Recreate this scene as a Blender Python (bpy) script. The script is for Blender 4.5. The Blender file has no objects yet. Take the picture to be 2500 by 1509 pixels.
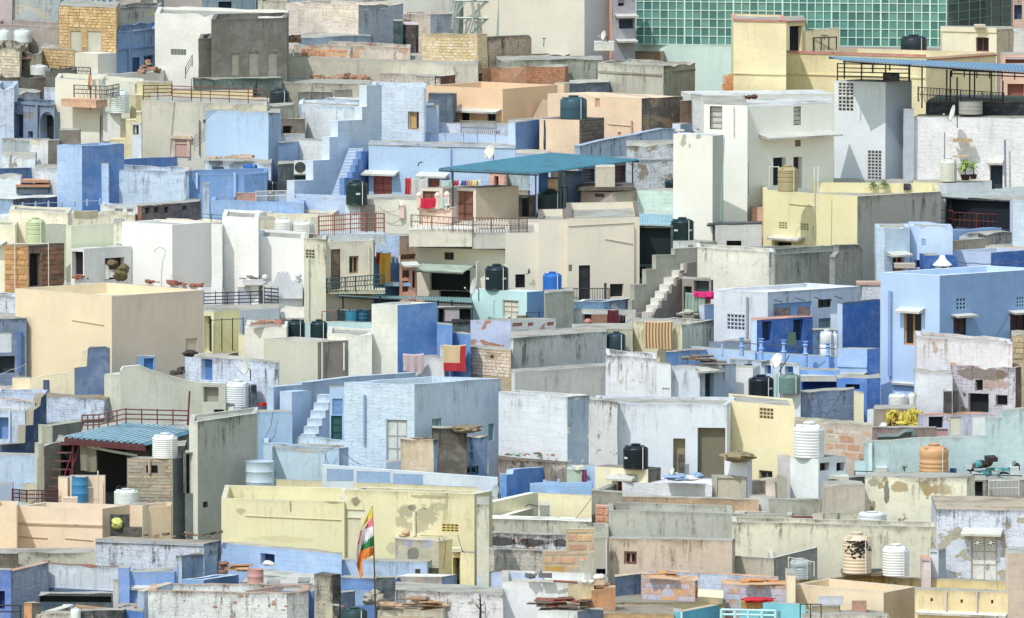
import bpy,bmesh,math,random
from mathutils import Vector,Matrix,noise
random.seed(7)
R = math.radians
scene = bpy.context.scene
COL = scene.collection

# ------------------------------------------------------------------ camera, light, exposure
FPX,CX,CY = 25000.0,1250.0,754.5          # focal length and centre, in pixels of the 2500 x 1509 photograph
PITCH,DIST,SLOPE = R(5.0),450.0,0.13
CAMZ = DIST * math.tan(PITCH)
cam_data = bpy.data.cameras.new('camera')
cam = bpy.data.objects.new('camera',cam_data)
COL.objects.link(cam)
cam.location = (0,0,CAMZ)
cam.rotation_euler = (R(90) - PITCH,0,0)
cam_data.sensor_fit = 'HORIZONTAL'
cam_data.sensor_width = 36.0
cam_data.lens = FPX / 2500.0 * 36.0
cam_data.clip_start = 5.0
cam_data.clip_end = 6000.0
scene.camera = cam

SUN_EL,SUN_LEFT = R(54),R(34)               # the sun stands left of and behind the camera
world = bpy.data.worlds.new('World')
scene.world = world
world.use_nodes = True
wn = world.node_tree.nodes
sky = wn.new('ShaderNodeTexSky')
sky.sky_type = 'NISHITA'
sky.sun_disc = False
sky.sun_elevation = SUN_EL
to_sun = Vector((-math.sin(SUN_LEFT) * math.cos(SUN_EL),-math.cos(SUN_LEFT) * math.cos(SUN_EL),math.sin(SUN_EL)))
sky.sun_rotation = math.atan2(to_sun.x,to_sun.y)
sky.dust_density = 1.0
sky.ozone_density = 1.0
sky.air_density = 2.3
world.node_tree.links.new(sky.outputs[0],wn['Background'].inputs['Color'])
wn['Background'].inputs['Strength'].default_value = 0.15
sun_data = bpy.data.lights.new('sun','SUN')
sun_data.energy = 2.45
sun_data.angle = R(0.53)
sun_data.color = (1.0,0.972,0.925)
sun = bpy.data.objects.new('sun',sun_data)
COL.objects.link(sun)
sun.location = (-200,-100,300)
sun.rotation_euler = (-to_sun).to_track_quat('-Z','Y').to_euler()
scene.view_settings.view_transform = 'Standard'
scene.view_settings.look = 'None'
scene.view_settings.gamma = 1.0
scene.view_settings.use_curve_mapping = False
scene.view_settings.exposure = 0.14

# ------------------------------------------------------------------ surveying: photograph readings to places in the town
TX,TY,TS = 0.0,0.0,1.0
def tile(x,y,s=3.52):
    global TX,TY,TS
    TX,TY,TS = x,y,s
def N(p): return (TX + p[0] / TS,TY + p[1] / TS)
def NX(x): return TX + x / TS
def NY(y): return TY + y / TS
def ray(px,py):
    a,b = (px - CX) / FPX,(CY - py) / FPX
    return Vector((a,math.cos(PITCH) + b * math.sin(PITCH),-math.sin(PITCH) + b * math.cos(PITCH)))
CAM = Vector((0,0,CAMZ))
def atY(px,py,Y):
    r = ray(px,py); return CAM + r * (Y / r.y)
def atZ(px,py,z):
    r = ray(px,py); return CAM + r * ((z - CAMZ) / r.z)
def Yrow(py):
    r = ray(CX,py); return (CAMZ + DIST * SLOPE) / (SLOPE * r.y - r.z) * r.y
def ground_z(Y):
    Y = max(250.0,min(640.0,Y)); return SLOPE * (Y - DIST) - 9.0

# ------------------------------------------------------------------ materials
def lin(c):
    out = []
    for v in c[:3]:
        v = v / 255.0
        out.append(v / 12.92 if v <= 0.04045 else ((v + 0.055) / 1.055) ** 2.4)
    return out
def rgba(c,k=1.0):
    l = lin(c); g = .2126 * l[0] + .7152 * l[1] + .0722 * l[2]; w = .92 if max(l) - min(l) > .08 else 1.0
    l = [g + (v - g) * w for v in l]
    if l[2] > l[0] * 1.08: l[1] *= 1.03; l[2] *= .975
    elif l[2] < l[0] * .72 and l[1] > l[0] * .84: l[1] *= .975; l[2] *= 1.10
    return tuple(min(0.84,max(0.0,v) * k) for v in l) + (1.0,)
def nd(nt,kind,**kw):
    n = nt.nodes.new(kind)
    for k,v in kw.items(): setattr(n,k,v)
    return n
def mth(nt,op,a,b=None,c=None,clamp=False):
    n = nt.nodes.new('ShaderNodeMath'); n.operation = op; n.use_clamp = clamp
    for i,v in enumerate((a,b,c)):
        if v is None: continue
        if isinstance(v,(int,float)): n.inputs[i].default_value = v
        else: nt.links.new(v,n.inputs[i])
    return n.outputs[0]
def maprange(nt,v,a,b,c=0.0,d=1.0):
    n = nt.nodes.new('ShaderNodeMapRange'); n.interpolation_type = 'SMOOTHSTEP'
    for i,x in enumerate((v,a,b,c,d)):
        if isinstance(x,(int,float)): n.inputs[i].default_value = x
        else: nt.links.new(x,n.inputs[i])
    return n.outputs[0]
def mixc(nt,f,a,b,mode='MIX'):
    n = nt.nodes.new('ShaderNodeMix'); n.data_type = 'RGBA'; n.blend_type = mode
    for i,x in ((0,f),(6,a),(7,b)):
        if isinstance(x,(int,float)): n.inputs[i].default_value = x
        elif isinstance(x,tuple): n.inputs[i].default_value = x
        else: nt.links.new(x,n.inputs[i])
    return n.outputs[2]
def noise_n(nt,vec,scale,detail=4.0,rough=0.5,dist=0.0):
    n = nt.nodes.new('ShaderNodeTexNoise')
    n.inputs['Scale'].default_value = scale; n.inputs['Detail'].default_value = detail
    n.inputs['Roughness'].default_value = rough; n.inputs['Distortion'].default_value = dist
    nt.links.new(vec,n.inputs['Vector']); return n.outputs[0]
def scalevec(nt,vec,s,off=(0,0,0)):
    n = nt.nodes.new('ShaderNodeMapping'); n.inputs['Scale'].default_value = s; n.inputs['Location'].default_value = off
    nt.links.new(vec,n.inputs['Vector']); return n.outputs[0]

def make_weather_group():
    g = bpy.data.node_groups.new('weathered_wall','ShaderNodeTree')
    def si(name,t,v):
        s = g.interface.new_socket(name=name,in_out='INPUT',socket_type=t); s.default_value = v
    si('Color','NodeSocketColor',(.6,.6,.6,1)); si('Stain','NodeSocketColor',(.06,.065,.06,1)); si('Patch','NodeSocketColor',(.3,.27,.22,1))
    si('StainAmt','NodeSocketFloat',.4); si('PatchAmt','NodeSocketFloat',.2); si('Masonry','NodeSocketFloat',.3)
    si('BW','NodeSocketFloat',.4); si('BH','NodeSocketFloat',.2); si('Var','NodeSocketFloat',.15)
    g.interface.new_socket(name='Color',in_out='OUTPUT',socket_type='NodeSocketColor')
    g.interface.new_socket(name='Height',in_out='OUTPUT',socket_type='NodeSocketFloat')
    gi = g.nodes.new('NodeGroupInput'); go = g.nodes.new('NodeGroupOutput'); L = g.links
    uv = g.nodes.new('ShaderNodeUVMap').outputs[0]
    sep = g.nodes.new('ShaderNodeSeparateXYZ'); L.new(uv,sep.inputs[0]); v = sep.outputs[1]
    nL = noise_n(g,uv,.55,4,.55); nM = noise_n(g,uv,5.0,7,.65); nF = noise_n(g,scalevec(g,uv,(1,1,1),(9,3,0)),17.0,6,.7)
    nP = noise_n(g,scalevec(g,uv,(1,1.25,1),(31,7,0)),1.0,9,.62,.3)
    nQ = noise_n(g,scalevec(g,uv,(1,1,1),(71,17,0)),2.6,8,.68,.2)
    nS = noise_n(g,scalevec(g,uv,(3.4,.34,1)),1.0,8,.72)
    nG = noise_n(g,scalevec(g,uv,(.55,.3,1),(13,5,0)),1.0,3,.6)
    # wobbling courses
    dv = nd(g,'ShaderNodeVectorMath',operation='MULTIPLY_ADD'); nz = nd(g,'ShaderNodeTexNoise'); nz.inputs['Scale'].default_value = 1.3; nz.inputs['Detail'].default_value = 3
    L.new(uv,nz.inputs['Vector']); L.new(nz.outputs[1],dv.inputs[0]); dv.inputs[1].default_value = (.34,.16,0); L.new(uv,dv.inputs[2])
    br = nd(g,'ShaderNodeTexBrick'); br.offset = .5; br.squash = 1
    br.inputs['Color1'].default_value = (0,0,0,1); br.inputs['Color2'].default_value = (1,1,1,1); br.inputs['Mortar'].default_value = (.5,.5,.5,1)
    br.inputs['Scale'].default_value = 1; br.inputs['Mortar Size'].default_value = .016; br.inputs['Mortar Smooth'].default_value = .6
    L.new(dv.outputs[0],br.inputs['Vector']); L.new(gi.outputs['BW'],br.inputs['Brick Width']); L.new(gi.outputs['BH'],br.inputs['Row Height'])
    mort = mth(g,'MULTIPLY',br.outputs['Fac'],maprange(g,nQ,.42,.62,.08,1.0)); brand = nd(g,'ShaderNodeRGBToBW'); L.new(br.outputs['Color'],brand.inputs[0])
    M = gi.outputs['Masonry']
    sx = nd(g,'ShaderNodeSeparateXYZ'); L.new(dv.outputs[0],sx.inputs[0]); cx = nd(g,'ShaderNodeCombineXYZ')
    L.new(mth(g,'DIVIDE',sx.outputs[0],mth(g,'MULTIPLY',gi.outputs['BW'],.62)),cx.inputs[0]); L.new(mth(g,'DIVIDE',sx.outputs[1],mth(g,'MULTIPLY',gi.outputs['BH'],.9)),cx.inputs[1])
    vo = nd(g,'ShaderNodeTexVoronoi',feature='DISTANCE_TO_EDGE',voronoi_dimensions='2D'); vo.inputs['Scale'].default_value = 1.0; vo.inputs['Randomness'].default_value = .5; L.new(cx.outputs[0],vo.inputs['Vector'])
    vj = mth(g,'MULTIPLY',maprange(g,vo.outputs['Distance'],.0,.16,.85,0.0),maprange(g,nQ,.42,.60,.10,1.0))
    rub = mth(g,'GREATER_THAN',M,.32)
    mort = mth(g,'ADD',mth(g,'MULTIPLY',mort,mth(g,'SUBTRACT',1.0,rub)),mth(g,'MULTIPLY',vj,rub))
    k = mth(g,'ADD',mth(g,'MULTIPLY',mth(g,'SUBTRACT',nL,.5),mth(g,'MULTIPLY',gi.outputs['Var'],2.2)),1.0)
    k = mth(g,'MULTIPLY',k,mth(g,'ADD',mth(g,'MULTIPLY',mth(g,'SUBTRACT',nM,.5),mth(g,'MULTIPLY',gi.outputs['Var'],1.3)),1.0))
    k = mth(g,'MULTIPLY',k,mth(g,'SUBTRACT',1.0,mth(g,'MULTIPLY',mth(g,'MULTIPLY',M,.5),mort)))
    k = mth(g,'MULTIPLY',k,mth(g,'ADD',1.0,mth(g,'MULTIPLY',mth(g,'MULTIPLY',M,.22),mth(g,'SUBTRACT',brand.outputs[0],.5))))
    kc = nd(g,'ShaderNodeCombineColor'); [L.new(k,kc.inputs[i]) for i in range(3)]
    c = mixc(g,1.0,gi.outputs['Color'],kc.outputs[0],'MULTIPLY')
    pale = mth(g,'MULTIPLY',maprange(g,nP,.40,.56),maprange(g,nQ,.35,.65,.0,.38))
    c = mixc(g,mth(g,'MULTIPLY',pale,mth(g,'MULTIPLY',gi.outputs['Var'],3.2,clamp=True)),c,mixc(g,.45,c,(.80,.80,.78,1)))
    worn = mth(g,'MULTIPLY',maprange(g,nF,.52,.66),maprange(g,nQ,.46,.60))
    c = mixc(g,mth(g,'MULTIPLY',worn,mth(g,'MULTIPLY',gi.outputs['Var'],1.3,clamp=True)),c,mixc(g,.6,c,gi.outputs['Patch']))
    pa = gi.outputs['PatchAmt']
    thr = mth(g,'SUBTRACT',.70,mth(g,'MULTIPLY',pa,.30))
    pm = mth(g,'MULTIPLY',maprange(g,nP,thr,mth(g,'ADD',thr,.025)),mth(g,'MULTIPLY',pa,8.0,clamp=True))
    pcol = mixc(g,nM,gi.outputs['Patch'],mixc(g,.5,gi.outputs['Patch'],(.45,.40,.33,1)))
    c = mixc(g,pm,c,pcol)
    sa = gi.outputs['StainAmt']
    fade = maprange(g,v,-.05,2.1,1.0,.0)
    near = maprange(g,mth(g,'ADD',mth(g,'ADD',v,mth(g,'MULTIPLY',mth(g,'SUBTRACT',.55,nG),.9)),mth(g,'MULTIPLY',mth(g,'SUBTRACT',nS,.5),1.1)),.0,.28,1.0,.0)
    st = mth(g,'MULTIPLY',mth(g,'MULTIPLY',maprange(g,nS,.48,.66),fade),maprange(g,nG,.36,.58,.2,1.25))
    st = mth(g,'MULTIPLY',st,maprange(g,nQ,.34,.54))
    bl = mth(g,'MULTIPLY',maprange(g,nQ,.56,.74),.55)
    s = mth(g,'ADD',mth(g,'ADD',mth(g,'MULTIPLY',st,1.5),bl),mth(g,'MULTIPLY',near,.8))
    s = mth(g,'MULTIPLY',s,sa,clamp=True)
    s = mth(g,'MULTIPLY',s,maprange(g,nF,.25,.6,.45,1.0),clamp=True)
    c = mixc(g,s,c,gi.outputs['Stain'])
    L.new(c,go.inputs['Color'])
    h = mth(g,'MULTIPLY',mth(g,'MULTIPLY',mort,M),-1.2)
    h = mth(g,'ADD',h,mth(g,'MULTIPLY',nM,mth(g,'ADD',.35,mth(g,'MULTIPLY',M,1.4))))
    h = mth(g,'ADD',h,mth(g,'MULTIPLY',nF,mth(g,'ADD',.12,mth(g,'MULTIPLY',M,.3))))
    h = mth(g,'SUBTRACT',h,mth(g,'MULTIPLY',pm,.5))
    L.new(h,go.inputs['Height'])
    return g
WG = make_weather_group()
_mc = {}
def plaster(col,stain=.35,patch=.1,mas=.25,bw=.42,bh=.19,var=.13,pcol=(150,138,118),scol=(72,68,64)):
    stain = min(1.0,stain * 1.6 + .03) if stain > .1 else stain * 1.2 + .02; var = var * 1.7 + .04
    key = ('p',col,stain,patch,mas,bw,bh,var,pcol,scol)
    if key in _mc: return _mc[key]
    m = bpy.data.materials.new('weathered_plaster'); m.use_nodes = True; nt = m.node_tree
    b = nt.nodes['Principled BSDF']; b.inputs['Roughness'].default_value = .9; b.inputs['Specular IOR Level'].default_value = .25
    g = nt.nodes.new('ShaderNodeGroup'); g.node_tree = WG
    g.inputs['Color'].default_value = rgba(col); g.inputs['Stain'].default_value = rgba(scol); g.inputs['Patch'].default_value = rgba(pcol)
    for n,v in (('StainAmt',stain),('PatchAmt',patch),('Masonry',mas),('BW',bw),('BH',bh),('Var',var)): g.inputs[n].default_value = v
    bp = nt.nodes.new('ShaderNodeBump'); bp.inputs['Strength'].default_value = .55; bp.inputs['Distance'].default_value = .035
    nt.links.new(g.outputs['Height'],bp.inputs['Height']); nt.links.new(bp.outputs[0],b.inputs['Normal'])
    nt.links.new(g.outputs['Color'],b.inputs['Base Color'])
    _mc[key] = m; return m
def plain(col,rough=.6,metal=0.0,var=.12,scale=6.0,name='painted_surface',bump=.0,dirt=.0,spec=.4):
    key = ('s',col,rough,metal,var,scale,bump,dirt)
    if key in _mc: return _mc[key]
    m = bpy.data.materials.new(name); m.use_nodes = True; nt = m.node_tree
    b = nt.nodes['Principled BSDF']; b.inputs['Roughness'].default_value = rough; b.inputs['Metallic'].default_value = metal; b.inputs['Specular IOR Level'].default_value = spec
    tc = nt.nodes.new('ShaderNodeNewGeometry').outputs['Position']
    n = noise_n(nt,tc,scale,5,.6); k = mth(nt,'ADD',mth(nt,'MULTIPLY',mth(nt,'SUBTRACT',n,.5),var * 2.5),1.0)
    kc = nd(nt,'ShaderNodeCombineColor'); [nt.links.new(k,kc.inputs[i]) for i in range(3)]
    c = mixc(nt,1.0,rgba(col),kc.outputs[0],'MULTIPLY')
    if dirt > 0:
        n2 = noise_n(nt,scalevec(nt,tc,(1,1,.5),(5,9,2)),scale * .5,8,.7)
        c = mixc(nt,mth(nt,'MULTIPLY',maprange(nt,n2,.45,.68),dirt),c,(.07,.065,.055,1))
    nt.links.new(c,b.inputs['Base Color'])
    if bump > 0:
        bp = nt.nodes.new('ShaderNodeBump'); bp.inputs['Strength'].default_value = .6; bp.inputs['Distance'].default_value = bump
        nt.links.new(noise_n(nt,tc,scale * 2.5,6,.7),bp.inputs['Height']); nt.links.new(bp.outputs[0],b.inputs['Normal'])
    _mc[key] = m; return m
def roofmat(col=(176,172,160),dirt=.55): return plain(col,.95,0,.22,1.6,'roof_screed',.02,dirt,.2)
DARK = plain((28,32,38),.7,0,.3,3.0,'painted_dark_interior')  # near-black colour standing in for unlit space behind openings
GLASSD = plain((30,38,48),.18,0,.3,2.0,'dark_glass',0,0,.5)

# ------------------------------------------------------------------ mesh builder
class MB:
    def __init__(s): s.v = []; s.f = []; s.uv = []; s.m = []
    def face(s,pts,uvs=None,mi=0):
        i = len(s.v); s.v.extend([tuple(p) for p in pts]); s.f.append(tuple(range(i,i + len(pts))))
        s.uv.extend(uvs if uvs else [(p[0] + p[1] * .3,p[2] * -1.0 + p[1]) for p in pts]); s.m.append(mi)
    def hexa(s,b,t,mi=0):
        """b, t: four bottom and four top corners, counter-clockwise from above"""
        s.face([b[3],b[2],b[1],b[0]],None,mi); s.face(list(t),None,mi)
        zt = max(p[2] for p in t)
        for i in range(4):
            j = (i + 1) % 4; L = (Vector(b[j]) - Vector(b[i])).length
            s.face([b[i],b[j],t[j],t[i]],[(0,zt - b[i][2]),(L,zt - b[j][2]),(L,zt - t[j][2]),(0,zt - t[i][2])],mi)
    def box(s,c,sx,sy,sz,rz=0.0,mi=0,tilt=0.0):
        """c: centre of the base"""
        c = Vector(c); ca,sa = math.cos(rz),math.sin(rz)
        def w(x,y,z): return Vector((c.x + x * ca - y * sa,c.y + x * sa + y * ca,c.z + z + tilt * y))
        q = [(-sx / 2,-sy / 2),(sx / 2,-sy / 2),(sx / 2,sy / 2),(-sx / 2,sy / 2)]
        s.hexa([w(x,y,0) for x,y in q],[w(x,y,sz) for x,y in q],mi)
    def tube(s,pts,r,n=6,mi=0,caps=True):
        pts = [Vector(p) for p in pts]; rings = []
        for i,p in enumerate(pts):
            d = (pts[min(i + 1,len(pts) - 1)] - pts[max(i - 1,0)]).normalized()
            a = d.cross(Vector((0,0,1)));
            if a.length < .05: a = Vector((1,0,0))
            a.normalize(); b = d.cross(a)
            rr = r[i] if isinstance(r,(list,tuple)) else r
            rings.append([p + (a * math.cos(t * 2 * math.pi / n) + b * math.sin(t * 2 * math.pi / n)) * rr for t in range(n)])
        for i in range(len(rings) - 1):
            for t in range(n):
                u = (t + 1) % n; s.face([rings[i][t],rings[i + 1][t],rings[i + 1][u],rings[i][u]],None,mi)
        if caps: s.face(rings[0],None,mi); s.face(list(reversed(rings[-1])),None,mi)
    def lathe(s,c,prof,n=32,mi=0,sx=1.0):
        c = Vector(c)
        for (r0,z0),(r1,z1) in zip(prof,prof[1:]):
            for t in range(n):
                a0,a1 = t * 2 * math.pi / n,(t + 1) * 2 * math.pi / n
                q = []
                for r,z,a in ((r0,z0,a0),(r0,z0,a1),(r1,z1,a1),(r1,z1,a0)):
                    p = c + Vector((math.cos(a) * r,math.sin(a) * r * sx,z))
                    if not q or (p - q[-1]).length > 1e-6: q.append(p)
                if len(q) > 2 and (q[0] - q[-1]).length < 1e-6: q.pop()
                if len(q) > 2: s.face(q,None,mi)
    def build(s,name,mats,parent=None,smooth=False,kind=None,weld=False):
        if not isinstance(mats,(list,tuple)): mats = [mats]
        me = bpy.data.meshes.new(name); me.from_pydata(s.v,[],s.f)
        ul = me.uv_layers.new(name='UVMap')
        flat = [x for p in s.uv for x in p[:2]]
        ul.data.foreach_set('uv',flat)
        for m in mats: me.materials.append(m)
        me.polygons.foreach_set('material_index',s.m)
        if smooth or weld:
            bm = bmesh.new(); bm.from_mesh(me); bmesh.ops.remove_doubles(bm,verts=bm.verts,dist=.0005); bm.to_mesh(me); bm.free()
        if smooth:
            me.polygons.foreach_set('use_smooth',[True] * len(me.polygons))
            me.set_sharp_from_angle(angle=R(40))
        me.update()
        o = bpy.data.objects.new(name,me); COL.objects.link(o)
        if parent:
            o.parent = parent
            top = parent
            while top.parent: top = top.parent
            me.transform(Matrix.Translation(-Vector(top.location)))
        if kind: o['kind'] = kind
        return o
USED = {}
def thing(name,label,cat,loc,group=None):
    o = bpy.data.objects.new(name,None); COL.objects.link(o); o.location = loc; o.empty_display_size = .3
    o['label'] = label; o['category'] = cat
    USED[label] = USED.get(label,0) + 1
    if group: o['group'] = group
    return o
def jit(p,a):
    v = (noise.noise(Vector((p[0] * 1.1,p[1] * 1.1,3.3))) + .5 * noise.noise(Vector((p[0] * 3.3,p[1] * 3.3,9.1)))) * a * 1.3
    if a > .04:
        c = noise.noise(Vector((p[0] * 2.1 + 40,p[1] * 2.1,1.7)))
        if c > .30: v -= min(.16,(c - .30) * a * 9)
    return v

class House: pass
KINDS = (('house','house'),('wall','wall'),('parapet','parapet'),('pier','pier'),('pillar','pillar'),('pilaster','pillar'),('column','pillar'),('room','room'),('shed','shed'),('kiosk','kiosk'),('ledge','ledge'),
         ('block','block'),('cube','room'),('cistern','cistern'),('tower','tower'),('bay','bay'),('tub','trough'),('trough','trough'),('terrace','terrace'),('roof','roof terrace'),('stub','ruin'),('step','step'),('plinth','plinth'),
         ('building','building'),('porch','porch'),('chimney','chimney'),('kerb','kerb'),('slab','slab'),('coping','coping'),('niche','niche'),('cabin','cabin'),('store','store'),('balustrade','balustrade'),('basin','basin'))
NAMES = {'room': 'rooftop_room','block': 'masonry_block','tower': 'tower','roof terrace': 'roof_terrace','wall': 'wall','slab': 'roof_slab','step': 'wall_step','ledge': 'ledge_wall','bay': 'wall_bay'}
def kind_of(label):
    words = label.replace(',',' ').replace('-',' ').split(); head = []
    for w in words:
        if w in ('beside','behind','in','on','at','under','above','over','with','right','left','before','against','of','below','beneath','between','running','carrying','seen','joined','inside','under') and any(k in x for x in head for k,_ in KINDS): break
        head.append(w)
    for w in reversed(head):
        for k,c in KINDS:
            if w.startswith(k): return NAMES.get(c,c.replace(' ','_')),c
    return 'house','house'
def seg_hit(A,B,px,py):
    """the place where the sight line of a reading meets the vertical plane A-B: distance along and height"""
    r = ray(px,py); d = Vector((B.x - A.x,B.y - A.y)); n = Vector((d.y,-d.x))
    t = ((A.x - CAM.x) * n.x + (A.y - CAM.y) * n.y) / (r.x * n.x + r.y * n.y)
    p = CAM + r * t
    return (Vector((p.x - A.x,p.y - A.y)).dot(d.normalized()),p.z,p)

def H(label,pts,foot,col,name='house',cat='house',par=.55,th=.2,d=None,by=None,stain=.3,patch=.06,mas=.2,col2=None,
      rough=.045,ops=(),capcol=None,roofcol=(176,172,160),bw=.42,bh=.19,pcol=(150,138,118),base=None,group=None,var=.12,mas2=None,stain2=None,patch2=None,
      stones=None,ang=None,scol=(72,68,64),over=0.0):
    P = [N(p) for p in pts]
    if name == 'house': name,cat = kind_of(label)
    ref = max(range(len(P)),key=lambda i: P[i][1])
    if len(P) == 3 and P[2][1] > P[1][1] and col2 is None and P[2][0] - P[1][0] > .16 * (P[2][0] - P[0][0]):
        P = [P[0],P[2]]; ref = 1
    if len(P) == 3:
        ref = 1
        P[2] = (P[2][0],min(P[2][1],P[1][1] - (P[2][0] - P[1][0]) * .78 * math.tan(PITCH + (P[1][1] - CY) / FPX)))
    Y0 = Yrow(NY(foot)); V0 = atY(P[ref][0],P[ref][1],Y0); h = V0.z
    V = []
    for i,p in enumerate(P):
        q = atZ(p[0],p[1],h)
        V.append(q)
    V[ref] = V0
    # keep every stretch of wall believable: no steeper than 72 degrees to the picture, no overhang towards us
    def fix(i,j):
        dx = abs(V[i].x - V[j].x); dy = V[i].y - V[j].y
        lim = dx * math.tan(R(42 if i < j else 58))
        dyc = max(-lim * .2,min(lim,dy)) if ang is None else dx * math.tan(R(ang if j < i else ang))
        Yn = V[j].y + dyc
        V[i] = atY(P[i][0],P[i][1],Yn); V[i].z = h
    for i in range(ref - 1,-1,-1): fix(i,i + 1)
    for i in range(ref + 1,len(P)): fix(i,i - 1)
    ring = [Vector((v.x,v.y)) for v in V]
    if by is not None:
        pb = atZ(P[ref][0],NY(by),h); d = max(.8,pb.y - V0.y)
    if len(ring) == 3 and d is None:
        ring.append(ring[0] + ring[2] - ring[1])
    else:
        dd = d if d is not None else 4.5
        a,b = ring[0],ring[-1]
        if len(ring) == 3:
            # parallelogram stretched so the rear wall lies at least dd behind the corner
            f = Vector((0,dd))
        else:
            t = (b - a).normalized(); f = (Vector((-t.y,t.x)) if abs(t.y) < .2 else Vector((0,1.0))) * dd
        ring = ring + [b + f,a + f]
        if len(V) == 3 and ring[3].y < ring[2].y: pass
    if len(V) == 3 and d is None:
        pass
    n = len(ring)
    hs = House(); hs.h = h; hs.ring = ring; hs.V = V; hs.P = P
    zb = base if base is not None else ground_z(Y0) - .5
    hs.root = thing(name,label,cat,(sum(p.x for p in ring) / n,sum(p.y for p in ring) / n,zb + .5),group)
    m1 = plaster(col,stain,patch,mas,bw,bh,var,pcol,scol)
    m2 = plaster(col2 or col,stain if stain2 is None else stain2,patch if patch2 is None else patch2,mas if mas2 is None else mas2,bw,bh,var,pcol,scol)  # second-face colour; on many houses a darker copy that carries shade
    mc = plaster(capcol or tuple(int(x * .93) for x in col),.5,.25,.2,.4,.3,.2,pcol,scol)
    wall = MB(); parp = MB(); rf = MB()
    zt = lambda p: h + jit(p,rough)
    wob = 0.0 if (rough < .04) else min(.045,rough * .6)
    loop = []
    def D(p,z):
        if wob == 0.0: return p
        q = Vector((p.x * .9,p.y * .9,z * .9)); return Vector((p.x + (noise.noise(q) + .6 * noise.noise(q * 3.1)) * wob,p.y + (noise.noise(q + Vector((17,5,3))) + .6 * noise.noise(q * 3.1 + Vector((5,9,1)))) * wob))
    # sort openings to stretches
    segops = {i: [] for i in range(len(V) - 1)}
    for o in ops:
        xm = NX((o[1] + o[3]) / 2); k = 0
        for i in range(len(V) - 1):
            if xm >= P[i][0]: k = i
        segops[k].append(o)
    inner = []
    for i in range(n):
        a,b,c = ring[i - 1],ring[i],ring[(i + 1) % n]
        t1 = (b - a).normalized(); t2 = (c - b).normalized()
        n1 = Vector((-t1.y,t1.x)); n2 = Vector((-t2.y,t2.x)); m = (n1 + n2); k = m.length
        m = m / max(k,.35); dot = max(.5,m.dot(n1)); inner.append(b + m * (th / dot))
    uoff = random.uniform(0,60)
    for i in range(n):
        A,B = ring[i],ring[(i + 1) % n]; L = (B - A).length
        if L < .02: continue
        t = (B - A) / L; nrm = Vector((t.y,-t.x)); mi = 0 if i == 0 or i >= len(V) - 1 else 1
        k = max(1,int(L / .45)); us = {round(L * j / k,4) for j in range(k + 1)}
        holes = []
        for o in segops.get(i,[]) if i < len(V) - 1 else []:
            ym = NY((o[2] + o[4]) / 2); xm = NX((o[1] + o[3]) / 2)
            A3,B3 = Vector((A.x,A.y,0)),Vector((B.x,B.y,0))
            u0 = seg_hit(A3,B3,NX(o[1]),ym)[0]; u1 = seg_hit(A3,B3,NX(o[3]),ym)[0]
            z1 = seg_hit(A3,B3,xm,NY(o[2]))[1]; z0 = seg_hit(A3,B3,xm,NY(o[4]))[1]
            if u1 < u0: u0,u1 = u1,u0
            cfg = (o[0],u0,u1,z0,z1,o[5] if len(o) > 5 else None)
            if o[0] in ('win','door','hole','jali','blk','bars','glass','arch'):
                u0 = max(.06,u0); u1 = min(L - .06,u1); z1 = min(h - .08,z1)
                if u1 - u0 < .05: continue
                cfg = (o[0],u0,u1,z0,z1,cfg[5]); holes.append(cfg)
                us.add(round(u0,4)); us.add(round(u1,4))
            else:
                holes.append(cfg)
        ho = [x for x in holes if x[0] in ('win','door','hole','jali','blk','bars','glass','arch')]
        us = sorted(us); zs = sorted({zb} | {x[3] for x in ho} | {x[4] for x in ho} | ({h - .55 * q for q in range(1,8) if h - .55 * q > zb} if wob and not ho else set())); wl = wob; wob = 0.0 if ho else wob
        for u0,u1 in zip(us,us[1:]):
            if u1 - u0 < 1e-4: continue
            um = (u0 + u1) / 2; pa,pb_ = A + t * u0,A + t * u1
            for zi in range(len(zs)):
                z0 = zs[zi]; last = zi == len(zs) - 1
                za,zbb = (zt(pa),zt(pb_)) if last else (zs[zi + 1],zs[zi + 1])
                zm = z0 + .01
                if any(x[1] - 1e-4 < um < x[2] + 1e-4 and x[3] - 1e-4 <= zm < x[4] - 1e-4 for x in ho): continue
                a0,b0 = D(pa,z0),D(pb_,z0); a1,b1 = (D(pa,h),D(pb_,h)) if last else (D(pa,za),D(pb_,za))
                wall.face([(a0.x,a0.y,z0),(b0.x,b0.y,z0),(b1.x,b1.y,zbb),(a1.x,a1.y,za)],
                          [(uoff + u0,h - z0),(uoff + u1,h - z0),(uoff + u1,h - zbb),(uoff + u0,h - za)],mi)
            if par > 0:
                ia,ib = inner[i],inner[(i + 1) % n]
                qa,qb = ia.lerp(ib,u0 / L),ia.lerp(ib,u1 / L)
                ta,tb = D(pa,h),D(pb_,h)
                parp.face([(ta.x,ta.y,zt(pa)),(tb.x,tb.y,zt(pb_)),(qb.x,qb.y,zt(pb_)),(qa.x,qa.y,zt(pa))],
                          [(pa.x,20 + pa.y),(pb_.x,20 + pb_.y),(qb.x,20 + qb.y),(qa.x,20 + qa.y)],1)
                parp.face([(qa.x,qa.y,zt(pa)),(qb.x,qb.y,zt(pb_)),(qb.x,qb.y,h - par),(qa.x,qa.y,h - par)],
                          [(uoff + u0,.0),(uoff + u1,.0),(uoff + u1,par),(uoff + u0,par)],0)
        if par <= 0:
            for u in us[:-1]:
                q = A + t * u; dq = D(q,h); loop.append((dq.x,dq.y,zt(q)))
        wob = wl
        uoff += L + 3
        def W3(u,z,out=0.0):
            p = A + t * u + nrm * out; return Vector((p.x,p.y,z))
        for cfg in holes: fit_opening(hs,cfg,W3,wall,m1 if mi == 0 else m2,mi)
    wall.build('wall',[m1,m2],hs.root)
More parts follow.
